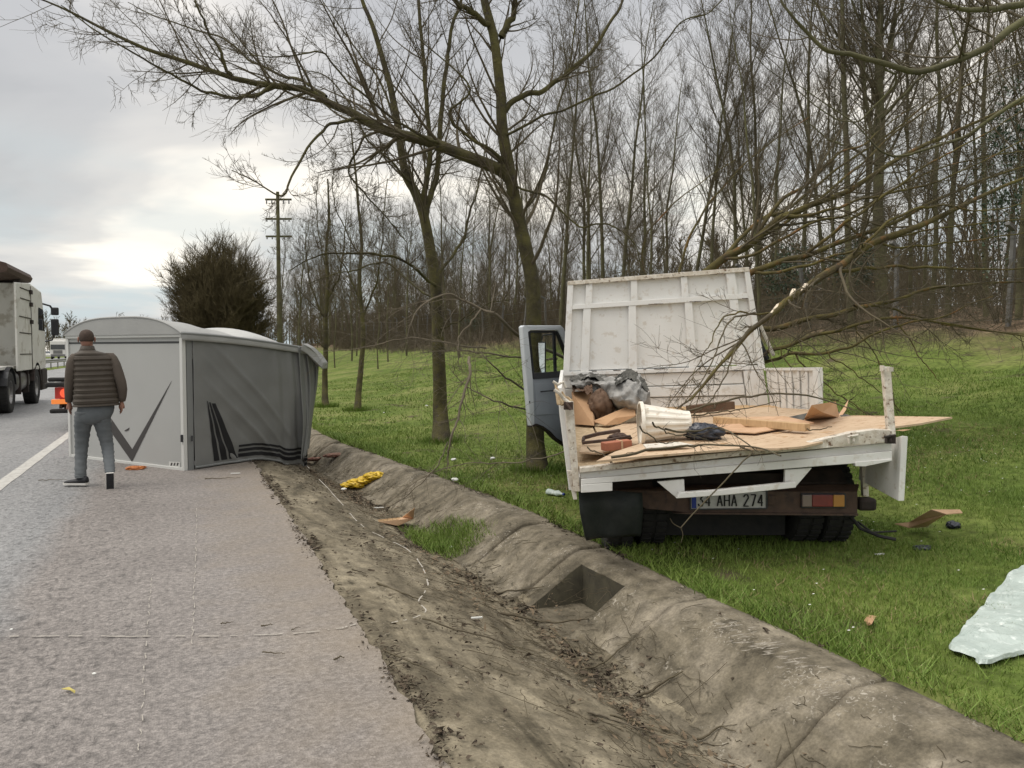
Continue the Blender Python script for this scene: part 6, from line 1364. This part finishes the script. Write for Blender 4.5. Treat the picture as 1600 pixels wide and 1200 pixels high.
    for s, bx, by, f in ((-1, 112.5, 632, .12), (1, 192.5, 632, -.01)):
        def hp(x, y, ff=0): return p(bx+x*s, by+y, f+ff)
        m = MB(); rs = []
        for y, w, d_ in ((-3, .026, .022), (0, .026, .020), (3, .034, .019), (7, .042, .018), (10, .040, .016)): rs.append([hp(0, y)+Rv*w*.75*math.cos(q*2*PI/12)+Hf*(d_+w*.35)*math.sin(q*2*PI/12) for q in range(12)])
        m.rings(rs); m.build('hand', M['skin'], t, smooth=True)
        for k in range(4):
            ff = -.030+k*.020; ln = (8.4, 9.8, 9.4, 7.4)[k]; c1 = (-1.5 if k % 2 else -1.0)
            MB().tube([hp(0, 8, ff), hp(.2, 8+ln*.45, ff*.95+.004), hp(c1*.7, 8+ln*.78, ff*.9+.012), hp(c1*2.0, 8+ln, ff*.85+.02)], [.0095, .009, .008, .0065], 8).build('finger', M['skin'], t, smooth=True)
        MB().tube([hp(-1, 2, .03), hp(-2.2, 6, .046), hp(-2.4, 10, .05), hp(-1.8, 13, .046)], [.012, .011, .010, .007], 8).build('thumb', M['skin'], t, smooth=True)
    # trousers
    wob = lambda i, a=.004: a*math.sin(i*2.3)+a*.6*math.sin(i*5.1)
    loft('trousers_seat', [(153, 632, 0, .20, .12), (153, 640, .0, .205, .13), (151, 648, .0, .205, .135), (148.5, 655, .0, .195, .132), (146, 661, .0, .15, .11), (145, 665, .0, .06, .06)], M['jeans'], 32, 2.4)
    def leg(pts): 
        P0 = smooth_path([(a[0], a[1], a[2]) for a in pts], 40); W = np.interp(np.linspace(0, len(pts)-1, 41), range(len(pts)), [a[3] for a in pts]); D_ = np.interp(np.linspace(0, len(pts)-1, 41), range(len(pts)), [a[4] for a in pts])
        rows = [(P0[i][0], P0[i][1], P0[i][2], W[i]+wob(i), D_[i]+wob(i+3)) for i in range(41)]; rows.append((rows[-1][0], rows[-1][1]-1, rows[-1][2], rows[-1][3]*.7, rows[-1][4]*.7)); return rows
    loft('trouser_leg', leg([(136, 645, 0, .112, .125), (133.5, 660, .03, .104, .115), (131, 680, .09, .086, .10), (129.5, 700, .13, .075, .09), (128, 720, .12, .068, .085), (127, 740, .09, .066, .08), (127, 747, .085, .066, .08)]), M['jeans'], 24, 2.1)
    loft('trouser_leg', leg([(160, 645, 0, .112, .125), (161.5, 660, .02, .104, .115), (165, 680, .05, .088, .10), (168.5, 698, .06, .074, .088), (170, 712, -.02, .066, .08), (171, 726, -.14, .060, .074), (171.5, 736, -.22, .058, .07)]), M['jeans'], 24, 2.1)
    # left shoe flat on the ground, turned a little outwards
    def shoe(fn, nm):
        rs = []; so = []
        prof = [(-.10, .030, .075), (-.095, .038, .095), (-.06, .041, .105), (-.02, .042, .085), (.04, .046, .065), (.10, .050, .055), (.15, .046, .045), (.18, .030, .032), (.19, .010, .02)]
        for x, w, h in prof:
            rs.append([fn(x, w*math.cos(q)*(1 if q <= PI else 1), .028+max(0, math.sin(q))*(h-.028)) for q in [i/12*2*PI for i in range(12)]])
            so.append([fn(x*1.02, w*1.06*math.cos(q), (.022 if math.sin(q) > 0 else .0)) for q in [(i+.5)/12*2*PI for i in range(12)]])
        sh = MB().rings(rs).build('shoe', M['shoe'], t, smooth=True); MB().rings(so).build('sole', M['sole'], sh, smooth=False); return sh
    a = p(125, 757.5, .07); dr = (Hf*.55-Rv*.83).normalized(); sd = Vector((0, 0, 1)).cross(dr)
    shoe(lambda x, y, z: a+dr*x*.95+sd*y+Vector((0, 0, z)), 'l')
    a = p(171.2, 744, -.25); up_ = (Vector((0, 0, 1))*.93-Hf*.25-Rv*.0).normalized()      # heel raised, sole towards the viewer
    toe = -up_; out = (Hf*.97-Vector((0, 0, 1))*.25).normalized(); out = (out-toe*out.dot(toe)).normalized(); sd2 = toe.cross(out)
    sh = shoe(lambda x, y, z: a+toe*x*.74+sd2*y+out*(z-.05), 'r')
    m = MB()
    for i in range(11): m.box(a+toe*(-.065+i*.019)-out*.053, (.072, .010, .017), Matrix((sd2, out, toe)).transposed())
    m.build('sole_tread', M['shoe'], sh)
person()
# ------------------------------------------------------------------ lorry, low trailer, far traffic
M['lorry'] = mat('lorry_white', (.68, .67, .62), .5, (.58, .57, .52), 1.2, .3, spec=.4, col3=(.40, .37, .31), n3=3)
M['lorry_red'] = mat('red_lamp_box', (.62, .045, .03), .35, spec=.5)
for k_, c_, s_ in (('tail_lit', (1, .12, .05), .8), ('amber_lit', (1, .32, .05), .55)):
    M[k_] = mat(k_, (.5, .1, .05), .4); M[k_].node_tree.nodes['Principled BSDF'].inputs['Emission Color'].default_value = (*c_, 1); M[k_].node_tree.nodes['Principled BSDF'].inputs['Emission Strength'].default_value = s_
def lorry():
    XR, Y0 = -3.85, 27.3
    t = thing('tractor_lorry', (-5.1, 24, 0), 'white articulated lorry tractor with brown roof deflector, cut by the left edge of the photo', 'lorry')
    def b(m, x0, x1, y0, y1, z0, z1): return m.box(((x0+x1)/2, (y0+y1)/2, (z0+z1)/2), (x1-x0, y1-y0, z1-z0))
    XL = XR-2.48; Wm = M['lorry']
    m = MB(); prof = [(24.9, 1.0), (26.6, .95), (27.25, 1.0), (27.32, 1.9), (27.05, 2.75), (26.75, 3.3), (24.95, 3.4)]
    m.prism([(XL, y, z) for y, z in prof], (XR-XL, 0, 0)); cab = m.build('cab', Wm, t, bevel=.06)
    b(MB(), XR-.03, XR+.012, 25.95, 26.95, 1.2, 2.3).build('door', Wm, cab, bevel=.02)
    m = MB(); m.prism([(XR+.006, 26.0, 2.12), (XR+.006, 27.05, 2.12), (XR+.006, 26.85, 2.75), (XR+.006, 26.1, 2.78)], (.012, 0, 0)); m.build('window', M['darkglass'], cab)
    m = MB(); m.prism([(XL+.1, 27.335, 2.0), (XR-.1, 27.335, 2.0), (XR-.15, 27.09, 2.7), (XL+.15, 27.09, 2.7)], (0, .02, 0)); m.build('windscreen', M['darkglass'], cab)
    # side fairing behind the cab with its seams and hinges
    f = MB(); f.prism([(XR-.05, 22.9, 1.0), (XR-.05, 24.88, 1.0), (XR-.05, 24.88, 3.38), (XR-.05, 22.9, 3.25)], (.05, 0, 0)); fr = f.build('side_fairing', Wm, t, bevel=.015)
    f = MB(); f.prism([(XL, 22.9, 1.0), (XL, 24.88, 1.0), (XL, 24.88, 3.38), (XL, 22.9, 3.25)], (.05, 0, 0)); f.build('side_fairing', Wm, t, bevel=.015)
    b(MB(), XL+.06, XR-.06, 24.55, 24.88, 1.0, 3.35).build('cab_back', Wm, t)
    for z in (3.15, 2.88, 2.4, 1.98, 1.42): b(MB(), XR-.0, XR+.015, 23.2+.2*(z > 2.5), 24.86, z, z+.022).build('seam', M['chassis'], fr)
    for z in (3.12, 2.78, 2.3): b(MB(), XR+.002, XR+.06, 24.7, 24.92, z-.04, z+.07).build('hinge', M['chassis'], fr)
    b(MB(), XR+.001, XR+.012, 24.89, 24.93, 1.0, 3.3).build('seam', M['chassis'], cab)
    # deflector on the roof, weathered brown
    m = MB(); rs = []
    for y in (22.6, 24.2, 26.0): rs.append([(XL+.1+(XR-XL-.2)*(.5+.5*math.cos(q)*1.0), y, 3.60+.20*math.copysign(abs(math.sin(q))**.5, math.sin(q))) for q in [i/20*2*PI for i in range(20)]])
    m.rings(rs); m.build('roof_deflector', M['rust'], t)
    b(MB(), XR-.35, XR-.2, 24.6, 24.75, 3.38, 3.5).build('bracket', M['chassis'], t)
    for z0, z1, y in ((2.62, 2.86, 27.45), (2.0, 2.5, 27.4)):
        b(MB(), XR+.13, XR+.34, y, y+.12, z0, z1).build('mirror', M['blackplastic'], cab, bevel=.03)
    MB().tube([(XR-.05, 27.15, 2.95), (XR+.12, 27.45, 2.9), (XR+.2, 27.5, 2.75)], .03, 6).build('mirror_arm', M['blackplastic'], cab); MB().tube([(XR-.02, 27.2, 1.8), (XR+.15, 27.45, 1.85), (XR+.22, 27.45, 2.05)], .025, 6).build('mirror_arm', M['blackplastic'], cab)
    b(MB(), XR-.35, XR+.01, 26.5, 27.4, .35, .98).build('front_step', M['chassis'], t, bevel=.04); b(MB(), XL, XL+.3, 26.5, 27.4, .35, .98).build('front_step', M['chassis'], t, bevel=.04)
    b(MB(), XL+.3, XR-.36, 27.1, 27.4, .35, .95).build('front_bumper', M['chassis'], t, bevel=.03)
    # arch over the front wheel, tank, catwalk, chassis
    m = MB()
    for i in range(9):
        a0, a1 = .15+i*.31, .15+(i+1)*.31
        def c(a, r, x): return (x, 25.75+math.cos(a)*r, .55+math.sin(a)*r)
        m.hexa([c(a0, .56, XR-.34), c(a0, .56, XR), c(a1, .56, XR), c(a1, .56, XR-.34), c(a0, .64, XR-.34), c(a0, .64, XR), c(a1, .64, XR), c(a1, .64, XR-.34)])
    m.build('wheel_arch', M['chassis'], t)
    MB().rings([[(XR-.42+.34*math.copysign(abs(math.cos(q))**.7, math.cos(q)), y, .72+.30*math.copysign(abs(math.sin(q))**.7, math.sin(q))) for q in [i/20*2*PI for i in range(20)]] for y in (23.15, 25.0)]).build('fuel_tank', M['steel'], t, smooth=True)
    for y in (23.5, 24.6): b(MB(), XR-.80, XR-.055, y, y+.08, .38, 1.035).build('tank_strap', M['chassis'], t)
    b(MB(), XL+.1, XR-.1, 20.4, 24.5, 1.06, 1.13).build('catwalk', M['lorry'], t)
    for x in (XR-.95, XL+.85): b(MB(), x, x+.1, 19.6, 27, .75, 1.04).build('chassis_rail', M['chassis'], t)
    for x, s in ((XR-.17, 1), (XL+.17, -1)):
        wheel(t, (x, 25.75, .505), (s, 0, 0), .5, .32, .29); wheel(t, (x, 22.1, .505), (s, 0, 0), .5, .32, .29); wheel(t, (x-s*.36, 22.1, .505), (s, 0, 0), .5, .3, .29)
        m = MB()
        for i in range(8):
            a0, a1 = .25+i*.33, .25+(i+1)*.33
            def c(a, r, xx): return (xx, 22.1+math.cos(a)*r, .53+math.sin(a)*r)
            x0, x1 = (x-.35, x+.17) if s > 0 else (x-.17, x+.35); m.hexa([c(a0, .58, x0), c(a0, .58, x1), c(a1, .58, x1), c(a1, .58, x0), c(a0, .6, x0), c(a0, .6, x1), c(a1, .6, x1), c(a1, .6, x0)])
        m.build('mudguard', M['blackplastic'], t)
    m = MB()
    for k in range(3): m.tube([(XR-.9-.15*k, 24.5, 2.2), (XR-.85-.15*k, 24.1, 1.5), (XR-.8-.1*k, 23.6, 1.25), (XR-.7-.1*k, 23.2, 1.8)], .025, 6)
    m.build('air_hose', M['black'], t)
    # dark stay seen against the back of the cab
    MB().tube([(XR-.9, 23.3, 1.05), (XR-.75, 23.3, 1.9)], [.09, .03], 6).build('stay', M['chassis'], t)
lorry()
def low_trailer():
    O = G(98, 672, 0); t = thing('low_loader', O, 'red lit tail of a low loader standing behind the grey trailer on the edge line', 'vehicle')
    x, y = O.x, O.y
    def b(m, x0, x1, y0, y1, z0, z1): return m.box((x+(x0+x1)/2, y+(y0+y1)/2, (z0+z1)/2), (x1-x0, y1-y0, z1-z0))
    b(MB(), -.22, 2.0, -.1, .1, .93, 1.01).build('rear_rail', M['black'], t, bevel=.03); b(MB(), -.26, 2.0, -.16, .02, .83, .92).build('rear_rail', M['black'], t, bevel=.03)
    b(MB(), -.12, 2.0, .02, .12, .60, .82).build('lamp_panel', M['lorry_red'], t, bevel=.01)
    for q in (.06, .42): MB().rings([[(x+q+math.cos(a/24*2*PI)*r, y+dy, .71+math.sin(a/24*2*PI)*r) for a in range(24)] for r, dy in ((.09, .02), (.09, -.02), (.065, -.03), (.062, -.01), (.04, -.01), (.035, -.03), (.005, -.035))]).build('round_lamp', M['tail_lit'], t)
    b(MB(), -.18, 2.0, .0, .1, .50, .59).build('amber_strip', M['amber_lit'], t, bevel=.01)
    b(MB(), .02, .2, .1, .3, .35, .5).build('bracket', M['chassis'], t)
    b(MB(), -.20, 2.0, -.1, .05, .33, .41).build('lower_bar', M['black'], t, bevel=.03); b(MB(), -.1, 2.3, .3, 5.5, .75, .9).build('deck', M['chassis'], t)
    wheel(t, (x+.22, y+.75, .335), (-1, 0, 0), .33, .26, .19); wheel(t, (x+2.0, y+.75, .335), (1, 0, 0), .33, .26, .19)
    b(MB(), .10, .34, .30, .34, .20, .42).build('mud_flap', M['steel'], t)
    m = MB(); m.prism([(x-.05, y+.0, .415), (x-.05, y+.9, .415), (x-.05, y+.9, .75), (x-.05, y+.2, .75)], (.04, 0, 0)); m.build('side_plate', M['chassis'], t)
low_trailer()
def far_lorry():
    c = P(91, 572, 135); x, y = c.x, c.y
    t = thing('oncoming_lorry', (x, y, 0), 'small distant white lorry facing us beyond the guardrail', 'lorry')
    def b(m, x0, x1, y0, y1, z0, z1): return m.box((x+(x0+x1)/2, y+(y0+y1)/2, (z0+z1)/2), (x1-x0, y1-y0, z1-z0))
    b(MB(), -1.2, 1.2, 0, 2.2, .5, 3.3).build('cab', M['white'], t, bevel=.15); b(MB(), -1.1, 1.1, -.06, -.01, 1.75, 2.6).build('windscreen', M['darkglass'], t); b(MB(), -1.25, 1.25, 2.4, 12, 1.1, 3.7).build('body', M['white'], t)
    b(MB(), -1.1, 1.1, -.08, -.01, .5, .9).build('bumper', M['steel'], t); b(MB(), -.7, .7, -.06, -.01, 1.0, 1.6).build('grille', M['steel'], t)
    for s in (-1.05, 1.05): wheel(t, (x+s, y+1.2, .5), (1 if s > 0 else -1, 0, 0), .5, .3, .28); wheel(t, (x+s, y+9, .5), (1 if s > 0 else -1, 0, 0), .5, .3, .28)
    c = P(73, 572, 150); x, y = c.x, c.y
    t = thing('oncoming_car', (x, y, 0), 'small distant white car left of the oncoming lorry', 'car')
    m = MB(); m.prism([(x-.9, y, .3), (x-.9, y, .85), (x-.9, y+1.1, .95), (x-.9, y+1.8, 1.45), (x-.9, y+3.2, 1.48), (x-.9, y+4.2, 1.0), (x-.9, y+4.3, .3)], (1.8, 0, 0)); m.build('body', M['white'], t, bevel=.08)
    m = MB(); m.prism([(x-.75, y+1.12, 1.0), (x+.75, y+1.12, 1.0), (x+.65, y+1.74, 1.42), (x-.65, y+1.74, 1.42)], (0, -.02, .015)); m.build('windscreen', M['darkglass'], t)
    for s in (-.8, .8):
        wheel(t, (x+s, y+.8, .3), (1 if s > 0 else -1, 0, 0), .3, .2, .18); wheel(t, (x+s, y+3.4, .3), (1 if s > 0 else -1, 0, 0), .3, .2, .18)
far_lorry()
# ------------------------------------------------------------------ litter
M['yellow'] = mat('yellow_plastic', (.68, .46, .02), .4, (.56, .36, .02), 14, .3, spec=.5)
M['orange'] = mat('orange_plastic', (.60, .22, .07), .5, (.45, .15, .05), 20, .3)
M['film'] = mat('pale_plastic_film', (.46, .52, .48), .45, (.34, .40, .365), 7, .4, .006, 22, spec=.4, col3=(.62, .67, .63), n3=17)
M['paper'] = mat('white_scrap', (.70, .70, .66), .7, (.6, .6, .56), 20, .3)
M['redrag'] = mat('dull_red_cloth', (.16, .055, .04), .9, (.30, .20, .15), 16, .4, .004, 40)
M['leaf'] = mat('dry_leaf', (.46, .28, .16), .8, (.38, .22, .12), 40, .3)
M['yleaf'] = mat('yellow_leaf', (.45, .38, .12), .8)
def litter():
    def cr(name, px, py, rad, mt, seed, label, cat_, dz=.02, fold=.55, freq=3.5, rz=0, floor=None):
        c = GT(px, py); c.z = Hs(c.x, c.y)+dz; return tag(crumple(name, c, rad, M[mt], None, seed, fold, freq, rz, floor=floor), label, cat_)
    t = thing('yellow_bag', GT(565, 752), 'crumpled bright yellow plastic bag lying in the ditch', 'bag')
    for px, py, r, s in ((550, 757, (.20, .15, .028), 3), (563, 754, (.22, .17, .05), 6), (575, 749, (.19, .15, .035), 13), (586, 743, (.15, .13, .055), 9)):
        c = GT(px, py+4); c.z += .03; crumple('fold', c, r, M['yellow'], t, s, .7, 4, rz=.3*s)
    cr('red_cloth', 525, 713, (.26, .10, .035), 'redrag', 4, 'trodden dull red cloth in the ditch beyond the yellow bag', 'cloth', .02, .7, 4, .5)
    cr('red_cloth', 496, 719, (.20, .08, .03), 'redrag', 9, 'strip of brownish cloth in the ditch under the end of the grey trailer', 'cloth', .02, .7, 4, .2)
    cr('orange_scrap', 211, 734, (.13, .07, .03), 'orange', 2, 'small orange plastic scrap on the asphalt below the V stripe', 'litter', .02, .6, 4)
    def flat(name, pts, mt, label, cat_, th=.005, lift=None):
        m = MB(); q = []
        for i, a in enumerate(pts):
            p = GT(a[0], a[1]); p.z = Hs(p.x, p.y)+.02+(a[2] if len(a) > 2 else 0)
            if len(a) > 2: p = G(a[0], a[1], Hs(p.x, p.y)+.02+a[2])
            q.append(p)
        m.prism(q, (0, 0, -th)); return tag(m.build(name, M[mt], None), label, cat_)
    t = thing('cardboard_scrap', GT(622, 812), 'torn piece of brown cardboard in the ditch behind the grass tuft', 'cardboard')
    def piece(pts, mt): 
        m = MB(); q = [G(a[0], a[1], Hs(*GT(a[0], a[1]).xy)+a[2]) for a in pts]; m.prism(q, (0, 0, -.006)); m.build('panel', M[mt], t)
    piece([(593, 815, .03), (612, 819, .03), (628, 808, .05), (648, 793, .17), (646, 810, .06), (622, 821, .03)], 'card_in'); piece([(593, 815, .02), (590, 812, .04), (612, 812, .05), (628, 808, .05), (612, 819, .03)], 'wood')
    t = thing('bent_cardboard', GT(1450, 812), 'bent strip of brown cardboard on the grass right of the truck', 'cardboard')
    piece([(1398, 818, .03), (1420, 824, .03), (1447, 822, .04), (1478, 803, .16), (1455, 796, .17), (1420, 816, .06)], 'card_in'); piece([(1455, 796, .17), (1478, 803, .16), (1504, 801, .09), (1500, 796, .10)], 'card_in')
    cr('black_scrap', 1489, 824, (.06, .05, .03), 'bag', 5, 'small dark lump of plastic just below the bent cardboard on the grass', 'litter', .02)
    cr('black_scrap', 1440, 858, (.09, .05, .02), 'bag', 7, 'flattened dark debris between the white stick and the bent cardboard', 'litter', .01)
    # sheet of plastic film spread on the grass
    pxp = [(1480, 1020), (1490, 1008), (1515, 975), (1545, 940), (1575, 905), (1600, 890), (1660, 870), (1760, 900), (1740, 1000), (1660, 1030), (1600, 1028), (1560, 1040), (1535, 1046), (1520, 1036)]
    c = GT(1600, 975); ring = [GT(*q) for q in pxp]; ringd = smooth_path(ring+[ring[0]], 90)[:-1]; m = MB(); rs = []
    for i in range(44):
        f = 1-i/44.; row = []
        for j, p_ in enumerate(ringd):
            x = c.x+(p_[0]-c.x)*f; y = c.y+(p_[1]-c.y)*f; x += (.006*math.sin(j*1.9)+.012*math.sin(j*.83+1))*f; row.append(Vector((x, y, 0)))
        XY = np.array([(v.x, v.y) for v in row]); zz = H(XY[:, 0], XY[:, 1])+.028+(.5-np.minimum(np.abs(fbm(XY[:, 0]*4+XY[:, 1]*2, XY[:, 1]*4, 14, 4))*3, 1)*.5)*.035+fbm(XY[:, 0]*14, XY[:, 1]*14, 4, 2)*.010-(.018 if i == 0 else 0)
        rs.append([Vector((v.x, v.y, z)) for v, z in zip(row, zz)])
    m.rings(rs); tag(m.build('plastic_sheet', M['film'], None, smooth=False), 'pale green white plastic film spread on the grass at the right edge', 'plastic sheet')
    # clear bottle and white scraps
    c = GT(866, 775); t = thing('plastic_bottle', c, 'crushed clear plastic bottle on the grass left of the mud flap', 'bottle'); c = c+Vector((0, 0, .035)); a = (Rv*.7-Hf*.7)
    MB().rings([[c+a*s+(a.orthogonal().normalized()*math.cos(q/14*2*PI)+a.cross(a.orthogonal()).normalized()*math.sin(q/14*2*PI)*.7)*r for q in range(14)] for s, r in ((-.10, .028), (-.09, .034), (-.03, .030), (.0, .024), (.05, .034), (.08, .02), (.10, .012), (.12, .012))]).build('shell', M['film'], t, smooth=True)
    MB().rings([[c+a*s+(a.orthogonal().normalized()*math.cos(q/10*2*PI)+a.cross(a.orthogonal()).normalized()*math.sin(q/10*2*PI))*.014 for q in range(10)] for s in (.121, .14)]).build('cap', M['blue'], t)
    sc = ((709, 724, 'white paper scrap on the grass behind the dangling bough'), (770, 722, 'white paper scrap on the grass left of the mossy trunk base'), (711, 756, 'square pale green scrap on the grass above the ditch edge'), (667, 637, 'white scrap far up the grass left of the many stemmed tree'), (600, 646, 'tiny white scrap on the grass near the leaning young tree'),
          (550, 761, 'short white stick just below the yellow bag'), (537, 767, 'white scrap left under the yellow bag'), (592, 796, 'white strip in the ditch above the cardboard scrap'), (706, 858, 'greenish white crumpled scrap in the ditch grass tuft'), (1374, 870, 'small white stick on the grass below the truck tail lamp'),
          (368, 742, 'small white scrap on the asphalt under the canvas stripes'), (18, 989, 'tiny white fleck on the asphalt at the left edge'), (147, 1059, 'pale pebble on the asphalt near the yellow leaf'), (745, 970, 'thin white splinter in the mud of the ditch'))
    for k, (px, py, lb) in enumerate(sc):
        c = GT(px, py); c.z += .02+.03*(px > 650 and py < 800); a = rnd.uniform(0, 3); s = .055 if py < 800 else .035
        if 'stick' in lb or 'strip' in lb or 'splinter' in lb: m = MB().box(c, (s*2.0, s*.35, .008), Matrix.Rotation(-YAW+.2, 3, 'Z')); o = m.build('white_scrap', M['paper'], None)
        else:
            if 'tiny' in lb or 'pebble' in lb: s = .012 if py > 900 else .03
            o = crumple('paper_scrap', c, (s, s*.7, s*.35), M['paper'], None, k+1, .6, 3, a, 14, 9)
        tag(o, lb, 'litter')
    flat('dry_leaf', [(1350, 975), (1356, 966), (1369, 968), (1362, 975, .03), (1356, 983)], 'leaf', 'dry tan leaf on the grass in front of the truck', 'leaf', .002)
    flat('yellow_leaf', [(96, 1083), (108, 1080), (118, 1079, .01), (117, 1090), (110, 1085)], 'yleaf', 'torn yellow leaf on the asphalt at the lower left', 'leaf', .002)
    # larger sticks in and near the ditch, each one a thing
    sticks = [([(995, 1092), (1030, 1075), (1067, 1054)], .009, 'straight stick leaning up the concrete bank near the lower joint'), ([(915, 1048), (960, 1025), (985, 1005)], .006, 'thin stick along the upper slab joint'),
              ([(920, 1118), (960, 1130), (1010, 1148)], .007, 'pale stick in the channel at the lower right'), ([(953, 1122), (1000, 1136), (1040, 1150)], .005, 'thin dark stick just above the pale channel stick'),
              ([(590, 915), (640, 935), (670, 944)], .008, 'dark stick across the silted apron inside the pale loop'), ([(660, 970), (720, 990), (790, 1010), (840, 1030)], .006, 'long dark stick across the apron below the pale loop'),
              ([(550, 893), (572, 899)], .006, 'short dark stick on the apron left of the pale loop'), ([(775, 930), (800, 926), (850, 920)], .007, 'forked twig lying up the bank left of the drain opening'),
              ([(782, 962), (830, 972), (880, 976), (920, 972)], .010, 'dark branch lying in front of the drain opening'), ([(745, 895), (752, 930), (770, 965)], .005, 'curved rootlet hanging in the channel above the branch'),
              ([(860, 985), (890, 1010), (905, 1045), (900, 1060)], .005, 'curved twig in the channel below the drain opening'), ([(700, 910), (740, 920), (775, 934)], .005, 'slim twig just left of the forked twig'),
              ([(410, 1023), (445, 1025)], .004, 'short dark twig on the asphalt below the pale cross line'), ([(522, 1035), (532, 1030), (538, 1032)], .005, 'curled twig on the asphalt near its right edge'), ([(345, 978), (365, 975)], .004, 'left twig of the row above the pale cross line'),
              ([(408, 982), (426, 979)], .005, 'thickest twig of the row above the pale cross line'), ([(455, 987), (470, 983)], .003, 'right twig of the row above the pale cross line'), ([(320, 750), (376, 748)], .006, 'straight twig on the asphalt in front of the grey trailer'),
              ([(60, 752), (105, 751)], .005, 'straight twig on the asphalt left of the walking person'), ([(600, 1020), (640, 1038), (690, 1060)], .005, 'faint twig on the lower apron'), ([(1090, 1160), (1120, 1142), (1150, 1148)], .006, 'forked twig in the channel at the bottom of the photo')]
    for pts, r, lb in sticks:
        q = smooth_path([GT(*a, .005) for a in (pts if len(pts) > 2 else [pts[0], ((pts[0][0]+pts[1][0])/2, (pts[0][1]+pts[1][1])/2), pts[1]])], 14)
        q[:, 2] = H(q[:, 0], q[:, 1])+r+.014; q[:, 2] += np.random.RandomState(int(pts[0][0])).normal(size=15)*.002
        tag(MB().tube([Vector(a) for a in q], list(np.linspace(r, r*.35, 15)), 6).build('stick', M['twig2'] if 'pale' in lb[:5] else M['twig'], None, smooth=True), lb, 'stick')
    # scrape marks where a wheel climbed the bank
    m = MB(); RSs = random.Random(4)
    for k in range(90):
        f = RSs.random()**.8; px = 1112+f*190+RSs.gauss(0, 11); py = 972+f*112+RSs.gauss(0, 8); L_ = RSs.uniform(5, 22)*(.5+1.2*math.sin(PI*f)); wd = RSs.uniform(.3, 1.5)
        pts = [(px, py), (px+L_*.5, py-L_*.10+wd*.3), (px+L_, py-L_*.12), (px+L_*.5, py-L_*.10+wd+.6)]; q = [G(a, b, Hs(*GT(a, b).xy)+.022) for a, b in pts]
        b0 = len(m.v); m.v += [tuple(v) for v in q]; m.f.append((b0, b0+1, b0+2, b0+3))
    tag(m.build('scrape_marks', M['scrape'], None), kind='structure')
litter()
